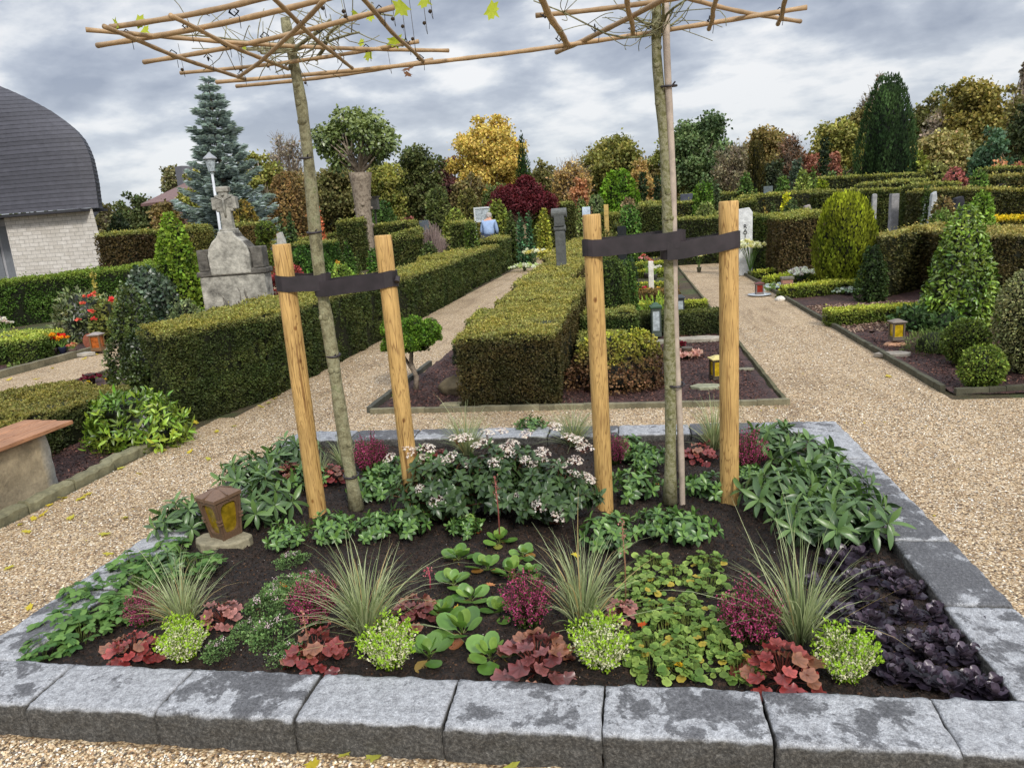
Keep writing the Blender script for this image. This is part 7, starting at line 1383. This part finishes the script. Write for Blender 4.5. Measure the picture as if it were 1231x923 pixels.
upright('pale small stone left of the cones', 341, 279, 290, 22, .3, .15, (180, 178, 170), shape='rough'); upright('grey upright stone among far hedges at the crossing', 1100, 250, 262, 20, .12, .1, (150, 148, 144)); upright('small far grey headstone by the dark trees', 923, 224, 236, 34, .4, .1, (100, 110, 112)); upright('low light stone beside the far hedge, upper centre right', 970, 246, 256, 24, .3, .2, (170, 160, 156), shape='rough'); upright('white-framed small grave sign near the crossing', 706, 249, 262, 27, .3, .05, (200, 214, 230)); upright('pale candle holder on the middle grave', 782, 314, 326, 14.2, .10, .1, (222, 218, 206), name='candle_holder', cat='candle')
upright('dark headstone behind the rosebush', 1150, 236, 255, 17.2, .28, .2, (52, 52, 58), shape='rough'); pass
# boulder's plate
X = XY(1205, 25.2, 1.); mb = MB(); mb.box((0, 0, 0), (.2, .03, .07), 0, lin(40, 38, 38)); o = mb.build('name_plate', M['plain']); q = AY(1205, 222, 25.15); o.location = [float(v) for v in q]; tag(o, 'dark little plate on the pale boulder headstone', 'plate')
# white gravestone with vertical lettering
def white_stone():
    Y = 17.2; X = XY(894, Y, .8); z = terr(X, Y); h = HT(X, Y, 250)-z; r = thing('white_headstone', 'tall white headstone with dark upright lettering beside the rightmost post', 'headstone', (X, Y, z)); w = .36; mb = MB(); mb.prism([(-w/2, 0), (w/2, 0), (w/2, h*.93), (w*.3, h), (-w/2, h*.98)], -.08, .08, lin(222, 224, 224)); mb.build('slab', M['stone'], r, bevel=.01)
    for k, ch in enumerate('RATI'):
        cu = bpy.data.curves.new('letter', 'FONT'); cu.body = ch; cu.size = .13; cu.extrude = .006; cu.align_x = 'CENTER'
        o = bpy.data.objects.new('letter', cu); dg = None; COL.objects.link(o); bpy.context.view_layer.update(); me = bpy.data.meshes.new_from_object(o.evaluated_get(bpy.context.evaluated_depsgraph_get())); bpy.data.objects.remove(o); lo = bpy.data.objects.new('letter', me); COL.objects.link(lo); lo.parent = r; me.materials.clear(); me.materials.append(M['ink']); lo.location = (.03-.13, -.085, h*.70-k*.10); lo.location[0] = .02; lo.rotation_euler = (PI/2, 0, 0); 
    return r
m_, nt_, b_, o_ = mat('dark_paint'); b_.inputs['Base Color'].default_value = (.02, .02, .022, 1); b_.inputs['Roughness'].default_value = .5; M['ink'] = m_
white_stone()
# dark carved pillar on the central hedge
def pillar():
    Y = 13.4; X = XY(675, Y, .8); h = HT(X, Y, 251); r = thing('stone_pillar', 'dark grey pillar with scrolled head rising from the central hedge', 'stele', (X, Y, 0)); k = lin(96, 98, 96); w = .175; mb = MB(); zc = HT(X, Y, 278); mb.box((0, 0, zc/2), (w, .16, zc), 0, k); mb.build('shaft', M['stone'], r, bevel=.01)
    m2 = MB(); zk = zc+.05; m2.tube([(-w*.62, 0, zk), (w*.62, 0, zk)], .055, 14, k*1.1); m2.box((0, 0, (zk+h)/2), (w*1.05, .15, h-zk-.08), 0, k*.9); m2.tube([(-w*.78, 0, h-.075), (w*.78, 0, h-.075)], .085, 16, k*1.15); m2.build('scroll_head', M['stone'], r, bevel=.006)
pillar()
def small_pillar():
    p = G(946, 340, 0); Y = 13.0; X = XY(946, Y, .2); r = thing('brick_pillar', 'tiny brick-patterned pillar among the low box borders', 'pillar', (X, Y, 0)); mb = MB(); mb.box((0, 0, .15), (.17, .17, .30), 0, lin(96, 76, 68)); mb.build('shaft', M['redbrick'], r); m2 = MB(); m2.box((0, 0, .32), (.20, .20, .04), 0, lin(120, 114, 104)); m2.build('cap', M['stone'], r, bevel=.006)
small_pillar()
# lanterns on other graves
lantern('small yellow-paned dark lantern on the central mulch plot', G(862, 456, .01), .115, .24, (70, 60, 46), 'yglass', .25, roofc=(206, 190, 120)); lantern('yellow-paned brown lantern on a pale rock at the right', AY(1078, 398, 8.35)*[1, 1, 0]+[0, 0, .065], .125, .235, (104, 92, 80), 'yglass', .1, roofc=(124, 112, 100))
lantern('red glass lantern with silver base at the right grave', AY(913, 328, 13.3)*[1, 1, 0]+[0, 0, .03], .13, .22, (120, 110, 106), 'rglass', 0, roofc=(96, 44, 36)); lantern('orange-lit lantern with pale roof on the left grave', AY(117, 412, 10.1)*[1, 1, 0]+[0, 0, .05], .16, .30, (120, 90, 60), 'oglass', .2, roofc=(150, 140, 134)); lantern('tall dark green lantern behind the mossy trunk', AY(789, 408, 9.3)*[1, 1, 0]+[0, 0, .05], .12, .44, (74, 84, 76), 'cglass', .1, roofc=(52, 84, 60)); lantern('dark lantern standing by the right path edge behind the cane', AY(818, 368, 11.0)*[1, 1, 0]+[0, 0, .01], .11, .36, (56, 60, 62), 'cglass', .0)
X = XY(913, 13.3, .1); mb = MB(); mb.lathe([(.14, 0), (.2, .012), (.2, .022), (.12, .02)], 18, (0, 0, 0), lin(190, 196, 200)); o = mb.build('lantern_dish', M['plain'], smooth=True); o.location = (X, 13.3, .012); tag(o, 'shallow pale dish under the red glass lantern', 'dish')
X = XY(107, 10.4, .3); mb = MB(); mb.tube([(0, -.02, .13), (0, .02, .13)], .13, 20, lin(150, 90, 70)); o = mb.build('clay_disc', M['stone']); o.location = (X, 10.4, .03); tag(o, 'round terracotta disc standing behind the left lantern', 'ornament')
# glass case beside the person
def case():
    Y = 29; X = XY(582, Y, 1.); z = terr(X, Y); h = HT(X, Y, 250)-z; r = thing('glass_case', 'white framed glass notice case behind the person', 'display case', (X, Y, z)); w = .62; mb = MB()
    for s_ in (-1, 1): mb.box((s_*w/2, 0, h/2), (.06, .08, h), 0, lin(210, 214, 216))
    mb.box((0, 0, h), (w+.06, .1, .06), 0, lin(210, 214, 216)); mb.box((0, 0, h-.52), (w, .08, .05), 0, lin(210, 214, 216)); mb.build('frame', M['paint'], r); g = MB(); g.box((0, 0, h-.27), (w-.06, .03, .47), 0, lin(160, 176, 180)); g.build('glass_pane', M['cglass'], r)
case()
# nest box on the pollarded tree's side
X = XY(449, 31, 2.); mb = MB(); mb.box((0, 0, 0), (.42, .3, .5), 0, lin(120, 116, 108)); mb.box((0, -.02, .28), (.5, .4, .06), 0, lin(90, 86, 80)); mb.tube([(0, .1, -.25), (0, .1, -3)], .04, 6, lin(90, 86, 80)); o = mb.build('bird_house', M['stone']); q = AY(449, 245, 31); o.location = [float(v) for v in q]; tag(o, 'grey bird house on a pole beside the pollarded trunk', 'bird house')
# ------------------------------------------------------------------ the person
def person():
    Y = 25.5; X = XY(588, Y, 1.); z = -.02; r = thing('person', 'grey-haired person in a light blue jacket seen from behind beyond the hedge', 'person', (X, Y, z)); H = (HT(X, Y, 257)-z)
    k = H/1.52
    J = {'pelvis': (0, 0, .86), 'spine': (0, .05, 1.05), 'chest': (0, .10, 1.23), 'neck': (0, .17, 1.36), 'head': (0, .22, 1.45), 'sl': (-.17, .12, 1.28), 'sr': (.17, .12, 1.28), 'el': (-.23, .10, 1.02), 'er': (.23, .12, 1.02), 'wl': (-.17, .28, .88), 'wr': (.18, .28, .88), 'hl': (-.15, .33, .84), 'hr': (.16, .33, .84), 'pl': (-.09, 0, .82), 'pr': (.09, 0, .82), 'kl': (-.10, .03, .45), 'kr': (.11, .0, .45), 'al': (-.10, -.03, .07), 'ar': (.11, -.03, .07), 'fl': (-.11, .12, .03), 'fr': (.13, .12, .03)}
    E = [('pelvis', 'spine'), ('spine', 'chest'), ('chest', 'neck'), ('neck', 'head'), ('chest', 'sl'), ('chest', 'sr'), ('sl', 'el'), ('sr', 'er'), ('el', 'wl'), ('er', 'wr'), ('wl', 'hl'), ('wr', 'hr'), ('pelvis', 'pl'), ('pelvis', 'pr'), ('pl', 'kl'), ('pr', 'kr'), ('kl', 'al'), ('kr', 'ar'), ('al', 'fl'), ('ar', 'fr')]
    R = {'pelvis': .15, 'spine': .135, 'chest': .14, 'neck': .055, 'head': .09, 'sl': .065, 'sr': .065, 'el': .045, 'er': .045, 'wl': .032, 'wr': .032, 'hl': .035, 'hr': .035, 'pl': .09, 'pr': .09, 'kl': .06, 'kr': .06, 'al': .045, 'ar': .045, 'fl': .04, 'fr': .04}
    def skin(name, keys, grow, m_, col):
        ks = [q for q in J if q in keys]; me = bpy.data.meshes.new(name); me.from_pydata([Vector(J[q])*k for q in ks], [(ks.index(a), ks.index(b)) for a, b in E if a in ks and b in ks], []); o = bpy.data.objects.new(name, me); COL.objects.link(o)
        md = o.modifiers.new('skin', 'SKIN'); 
        for i, q in enumerate(ks): me.skin_vertices[0].data[i].radius = (R[q]*k*grow[0], R[q]*k*grow[1]); me.skin_vertices[0].data[i].use_root = (i == 0)
        sb_ = o.modifiers.new('sub', 'SUBSURF'); sb_.levels = 2; sb_.render_levels = 2; bpy.context.view_layer.update()
        me2 = bpy.data.meshes.new_from_object(o.evaluated_get(bpy.context.evaluated_depsgraph_get())); bpy.data.objects.remove(o); at = me2.color_attributes.new('Col', 'FLOAT_COLOR', 'POINT'); at.data.foreach_set('color', np.tile([*col, 1], (len(me2.vertices), 1)).astype(np.float32).ravel()); me2.materials.clear(); me2.materials.append(m_); o = bpy.data.objects.new(name, me2); COL.objects.link(o); o.parent = r; me2.polygons.foreach_set('use_smooth', np.ones(len(me2.polygons), bool)); return o
    skin('body', list(J), (1, 1), M['plain'], lin(206, 160, 136))
    skin('jacket', ['pelvis', 'spine', 'chest', 'sl', 'sr', 'el', 'er', 'wl', 'wr'], (1.25, 1.22), M['plain'], lin(150, 172, 206)); skin('trousers', ['pelvis', 'pl', 'pr', 'kl', 'kr', 'al', 'ar'], (1.12, 1.12), M['plain'], lin(50, 54, 66))
    mb = MB(); c = np.array(J['head'])*k; mb.lathe([(.05, -.10), (.095, -.05), (.108, .02), (.09, .08), (.04, .115)], 16, c+[0, -.018, .02], lin(176, 170, 164)); n = 300; v = rdir(n); v[:, 2] = abs(v[:, 2])*1.1-.3; inst(mb, TN, c+[0, -.018, .02]+v*.10, frames(v*.4+[0, -.2, -.6], v), .05, lin(186, 180, 174)); mb.build('hair', M['plain'], r, smooth=True)
    for s_ in (-1, 1):   # hands with fingers
        w_ = np.array(J['hl' if s_ < 0 else 'hr'])*k; hb = MB(); hb.tube([w_-[0, .03, -.02], w_, w_+[0, .04, -.03]], [.028, .036, .030], 8, lin(206, 160, 136))
        for f_ in range(4): b0 = w_+[(f_-1.5)*.016, .045, -.035]; hb.tube([b0, b0+[0, .03, -.03-.004*f_], b0+[0, .025, -.06]], [.010, .009, .007], 6, lin(206, 160, 136))
        hb.tube([w_+[-s_*.028, .0, 0], w_+[-s_*.045, .03, -.02], w_+[-s_*.04, .055, -.035]], [.011, .010, .007], 6, lin(206, 160, 136)); hb.build('hand', M['plain'], r, smooth=True)
        sb2 = MB(); a = np.array(J['al' if s_ < 0 else 'ar'])*k; sb2.tube([a+[0, -.05, -.03], a+[0, .05, -.035], a+[0, .17, -.045]], [.045, .055, .04], 8, lin(40, 36, 34)); sb2.build('shoe', M['plain'], r, smooth=True)
person()
# ------------------------------------------------------------------ trees behind the cemetery
def tr(label, cx, top, hw, Y, c1, c2, kind='round', base=.22, **k):
    X = XY(cx, Y, 4.); z = terr(X, Y); zt = HT(X, Y, top); dp = float((np.array([X, Y, z])-CC)@CF); return tree(label, X, Y, z, zt, hw*dp*dp/math.hypot(X, Y)/FP*1.12, kind, lin(*c1), lin(*c2), base=base, **k)
TRG = 'trees standing round the cemetery'
p = AY(432, 302, 30); 
def pollard():
    Y = 28.5; X = XY(439, Y, 1.); z = terr(X, Y); zt = HT(X, Y, 131); r = thing('pollarded_tree', 'pollarded tree with knobby trunk and compact green crown', 'tree', (X, Y, z)); H = zt-z; dx = XY(432, Y, 4.)-X; mb = MB(); t = np.linspace(0, 1, 16); zc = HT(X, Y, 208)-z
    P = np.stack([dx*t*1.0, 0*t, zc*t], 1); Rr = np.interp(t, [0, .15, .6, .85, 1], [.46, .36, .31, .38, .46]); mb.tube(P, Rr, 14, lin(124, 108, 94))
    for i in range(26): a = rng.uniform(0, 6.28); q = rng.uniform(.45, 1.); c = np.array([dx*q+.29*math.cos(a), .29*math.sin(a), zc*q]); d = np.array([math.cos(a), math.sin(a), .3]); w_ = rng.uniform(.05, .11); mb.tube([c-d*.05, c+d*.06, c+d*.10], [w_, w_*.9, w_*.3], 7, lin(130, 112, 96))
    mb.build('trunk', M['tree_bark'], r, smooth=True); cm = MB(); lb = MB(); R = 48*Y*1.12/FP; zc2 = HT(X, Y, 168)-z; hz = (zt-z-zc2)
    for i in range(38):
        v = rdir(1)[0]*rng.uniform(.45, 1)**.5; c = np.array([dx+v[0]*R*.74, v[1]*R*.7, zc2+v[2]*hz*.84]); lb.tube(*limb((dx, 0, zc), c, .06, .02, seg=4), n=5, col=lin(90, 80, 70), caps=False); r0 = R*rng.uniform(.18, .32); n = 150; w_ = rdir(n); P = c+w_*r0*rng.uniform(.5, 1.05, (n, 1)); N = w_; col = mixc(lin(78, 98, 48), lin(144, 156, 92), .45+.35*w_[:, 2]+.2*rng.normal(size=n)); d = nrm(w_*.6+[0, 0, -.35]+rdir(n)*.5); inst(cm, TW, P, frames(d, nrm(N+rdir(n)*.5)), rng.uniform(.11, .19, n), np.clip(col, .004, 1))
    lb.build('branch', M['tree_bark'], r, smooth=True); cm.build('crown', M['gloss'], r)
pollard()
X = XY(273, 31, 3.); conifer('blue spruce with layered silvery branches behind the monument', X, 31, 0, HT(X, 31, 90), 60*33/FP, lin(112, 122, 122), lin(178, 188, 190), tiers=21, low=.08, droop=.18)
X = XY(1064, 44, 3.); zb = terr(X, 44)
bush('huge dark green egg-shaped conifer on the right', (X, 44, zb-.1), HT(X, 44, 86)-zb, 1.42, 'giant', lin(46, 68, 40), lin(84, 110, 64), name='giant_conifer', cat='conifer', vert=1., lump=.10, T=TGR, k=.0042, dens=1.)
sh('columnar dark cypress beside the yellow oak', 634, 158, 215, 11, 'flame', (40, 62, 28), (70, 98, 42), 40, name='columnar_cypress', cat='cypress', lump=.12, vert=.8, T=TGR)
sh('tall narrow golden-dark column tree', 908, 169, 232, 9, 'column', (56, 56, 28), (92, 84, 40), 38, name='columnar_cypress', cat='cypress', lump=.12, vert=.8, T=TGR)
TREES = [
 ('low brownish trees right beside the chapel roof', 127, 238, 13, 60, (84, 78, 48), (112, 104, 64), {}), ('rounded olive tree right of the chapel', 163, 226, 22, 46, (58, 70, 36), (92, 100, 54), {}), ('orange-brown small tree before the brick house', 196, 236, 21, 43, (104, 84, 40), (142, 108, 54), {}), ('dull olive tree behind the brick house', 212, 194, 15, 60, (96, 92, 56), (124, 112, 70), {}),
 ('yellow-green tree left of the blue spruce', 237, 199, 20, 42, (110, 112, 36), (152, 144, 54), {}), ('tall olive-yellow tree right of the blue spruce', 316, 166, 30, 46, (92, 96, 36), (142, 134, 52), {}), ('orange-brown tree behind the left young trunk', 346, 206, 34, 50, (104, 86, 50), (140, 104, 62), {}), ('sparse pinkish tree behind the left young trunk', 352, 152, 22, 58, (130, 110, 96), (150, 130, 112), dict(bare=True, dens=.25)),
 ('olive tree behind the pollarded crown', 405, 196, 34, 54, (86, 84, 44), (122, 110, 58), {}), ('yellow-tinged tree right of the pollarded trunk', 462, 192, 26, 48, (84, 92, 36), (150, 140, 50), {}), ('tall dark olive tree right of the pollarded crown', 507, 172, 30, 50, (58, 68, 34), (98, 102, 50), dict(kind='tall')), ('dark purple-leaved tree left of the golden oak', 541, 190, 19, 58, (70, 36, 40), (98, 56, 54), {}),
 ('golden yellow autumn oak in the centre', 589, 137, 46, 52, (168, 132, 44), (206, 164, 62), dict(nl=60, dens=.9, gap=.35, lob=.22)), ('thin orange-yellow tree beside the grey roof', 688, 182, 26, 42, (158, 112, 54), (180, 136, 76), dict(dens=.5, bare=True, gap=.1)), ('olive-gold rounded tree right of the grey roof', 737, 160, 38, 52, (84, 86, 34), (138, 126, 48), dict(nl=34)), ('orange tree behind the bright green bush', 768, 194, 18, 46, (150, 106, 54), (172, 130, 64), {}),
 ('tall blue-green pine right of the white cane', 846, 132, 40, 50, (60, 80, 48), (102, 122, 72), dict(nl=40, base=.1)), ('yellow-green tree just behind the mossy trunk', 812, 150, 24, 52, (94, 100, 36), (134, 134, 52), {}), ('twiggy beige-brown tree beside the blue-green pine', 882, 168, 24, 44, (112, 96, 72), (144, 126, 98), dict(bare=True, dens=.5)), ('russet-brown tree right of the beige one', 921, 145, 32, 54, (112, 92, 46), (150, 118, 62), dict(nl=32)), ('reddish-brown smaller tree right of the russet one', 951, 164, 18, 50, (96, 70, 50), (126, 88, 62), dict(bare=True, dens=.6)),
 ('dark green conifer-like tree in the gap', 929, 190, 16, 46, (36, 46, 28), (58, 68, 38), {}), ('yellow-olive tree left of the big conifer', 1008, 138, 32, 56, (104, 102, 38), (148, 136, 54), dict(nl=34)), ('red-leaved shrub tree left of the dark column', 972, 184, 15, 50, (124, 72, 58), (150, 94, 74), {}), ('red-leaved shrub tree right of the dark column', 1004, 182, 12, 49, (132, 76, 62), (156, 98, 78), {}), ('olive-brown tree touching the big conifer', 1036, 120, 24, 58, (96, 88, 44), (128, 112, 58), dict(kind='tall', nl=30)),
 ('bare twiggy tree behind the big conifer', 1044, 92, 18, 64, (120, 104, 90), (130, 110, 96), dict(bare=True, dens=.1)), ('olive tree right of the big conifer', 1114, 110, 26, 58, (86, 86, 42), (124, 114, 58), dict(nl=32)), ('yellow-brown rounded tree on the right slope', 1128, 156, 34, 48, (124, 110, 56), (160, 138, 78), dict(nl=34)), ('pinkish bare tree on the right slope', 1122, 136, 20, 56, (150, 126, 112), (164, 140, 124), dict(bare=True, dens=.4)),
 ('dark spruce among the right-hand wood', 1148, 101, 12, 60, (36, 52, 34), (60, 78, 48), dict(kind='cone')), ('large golden-olive tree on the right', 1166, 94, 40, 56, (104, 92, 34), (146, 124, 50), dict(nl=44)), ('grey-olive tree left of the large golden one', 1132, 104, 14, 60, (92, 96, 68), (124, 124, 88), {}), ('blue-green bushy conifer on the right slope', 1193, 152, 24, 44, (54, 82, 60), (84, 114, 84), dict(base=.05)), ('olive-brown tall tree near the right edge', 1212, 96, 26, 58, (88, 80, 42), (122, 104, 58), dict(nl=34)), ('dark green tree at the right edge', 1240, 116, 26, 52, (44, 54, 32), (74, 82, 44), dict(nl=34)), ('thin bare larch at the right edge', 1222, 70, 9, 66, (120, 104, 90), (130, 110, 96), dict(bare=True, dens=.05, kind='cone')), ('small brown tree in the right wood gap', 1080, 150, 20, 62, (96, 86, 50), (124, 108, 62), {}),
 ('dark tree masses behind the pollarded trunk', 430, 205, 30, 58, (52, 58, 32), (84, 86, 46), {}), ('brown tree between oak and purple tree', 562, 205, 18, 48, (96, 82, 46), (126, 104, 60), {}), ('green tree at the foot of the golden oak', 600, 215, 22, 46, (66, 80, 36), (104, 110, 52), {}), ('dark green tree behind the grey roof', 712, 205, 15, 66, (54, 62, 34), (84, 88, 46), {}), ('orange-red bush tree right of the red maple', 694, 212, 13, 40, (156, 100, 62), (176, 120, 76), {}), ('far olive tree left of the columnar cypress', 655, 190, 22, 60, (90, 88, 48), (124, 112, 60), {}), ('brown tree by the dark column', 880, 195, 22, 50, (80, 74, 46), (110, 98, 60), {}), ('mixed green tree below the blue spruce', 300, 215, 24, 48, (62, 74, 34), (98, 104, 50), {}), ('brown-leaved tree near the blue spruce foot', 262, 235, 22, 46, (84, 78, 40), (120, 104, 54), {}), ('dense green tree before the wood on the right', 1068, 180, 26, 60, (60, 70, 36), (90, 96, 50), {}), ('olive young tree in front of the far wood', 1000, 195, 16, 58, (80, 84, 40), (108, 108, 54), {}), ('green-brown tree near the right edge slope', 1175, 165, 26, 52, (70, 74, 36), (104, 100, 50), {}), ('brownish tree beside the mossy trunk', 786, 185, 20, 58, (96, 84, 46), (130, 110, 60), {}),
]
for L_ in TREES: tr(L_[0], L_[1], L_[2], L_[3], L_[4], L_[5], L_[6], group=None, k=.0036, **L_[7])
# dark red maple: wide umbrella crown
def maple():
    Y = 30; X = XY(628, Y, 2.); z = terr(X, Y); r = thing('red_maple', 'dark red Japanese maple with wide umbrella crown over the path', 'maple', (X, Y, z)); H = HT(X, Y, 211)-z; R = 41*Y/FP; tb = MB(); cm = MB(); tb.tube(*limb((0, 0, 0), (0, 0, H*.55), .16, .10), n=8, col=lin(80, 66, 60))
    for i in range(46):
        a = rng.uniform(0, 6.28); q = math.sqrt(rng.random()); c = np.array([R*.9*q*math.cos(a), R*.7*q*math.sin(a), H*(.93-.30*q*q)*rng.uniform(.84, 1.0)]); tb.tube(*limb((0, 0, H*.4), c, .05, .015, seg=4), n=4, col=lin(70, 56, 52), caps=False); n = 300; v = rdir(n)*rng.uniform(.3, 1, (n, 1))**.5; P = c+v*[R*.26, R*.26, H*.085]; scatter(cm, P, nrm(v+[0, 0, .6]), .115, mixc(lin(66, 22, 30), lin(112, 42, 48), .5+.5*v[:, 2]+.1*rng.normal(size=n)), T=TGR, up=-.1)
    tb.build('trunk', M['tree_bark'], r); cm.build('crown', M['leaf'], r)
maple()
# far wood closing the view, read as one mass
mb = MB()
for i in range(150):
    px = -10+i*8.6; Y = rng.uniform(64, 74); X = XY(px, Y, 3.); z = terr(X, Y); top = np.interp(px, [0, 120, 240, 330, 500, 640, 760, 900, 1000, 1060, 1231, 1290], [262, 258, 236, 222, 214, 214, 206, 200, 178, 158, 130, 125])+rng.uniform(-8, 12)
    h = HT(X, Y, top)-z; c_ = [lin(60, 66, 36), lin(86, 76, 42), lin(48, 54, 32), lin(104, 90, 48), lin(70, 78, 40)][i % 5]; bush_mesh(mb, (X, Y, z-.3), h, 2.2, 'egg', c_*.8, c_*1.35, .30, seed=i, lump=.3, T=TW, dens=.55)
tag(mb.build('far_wood', M['leaf']), kind='stuff')
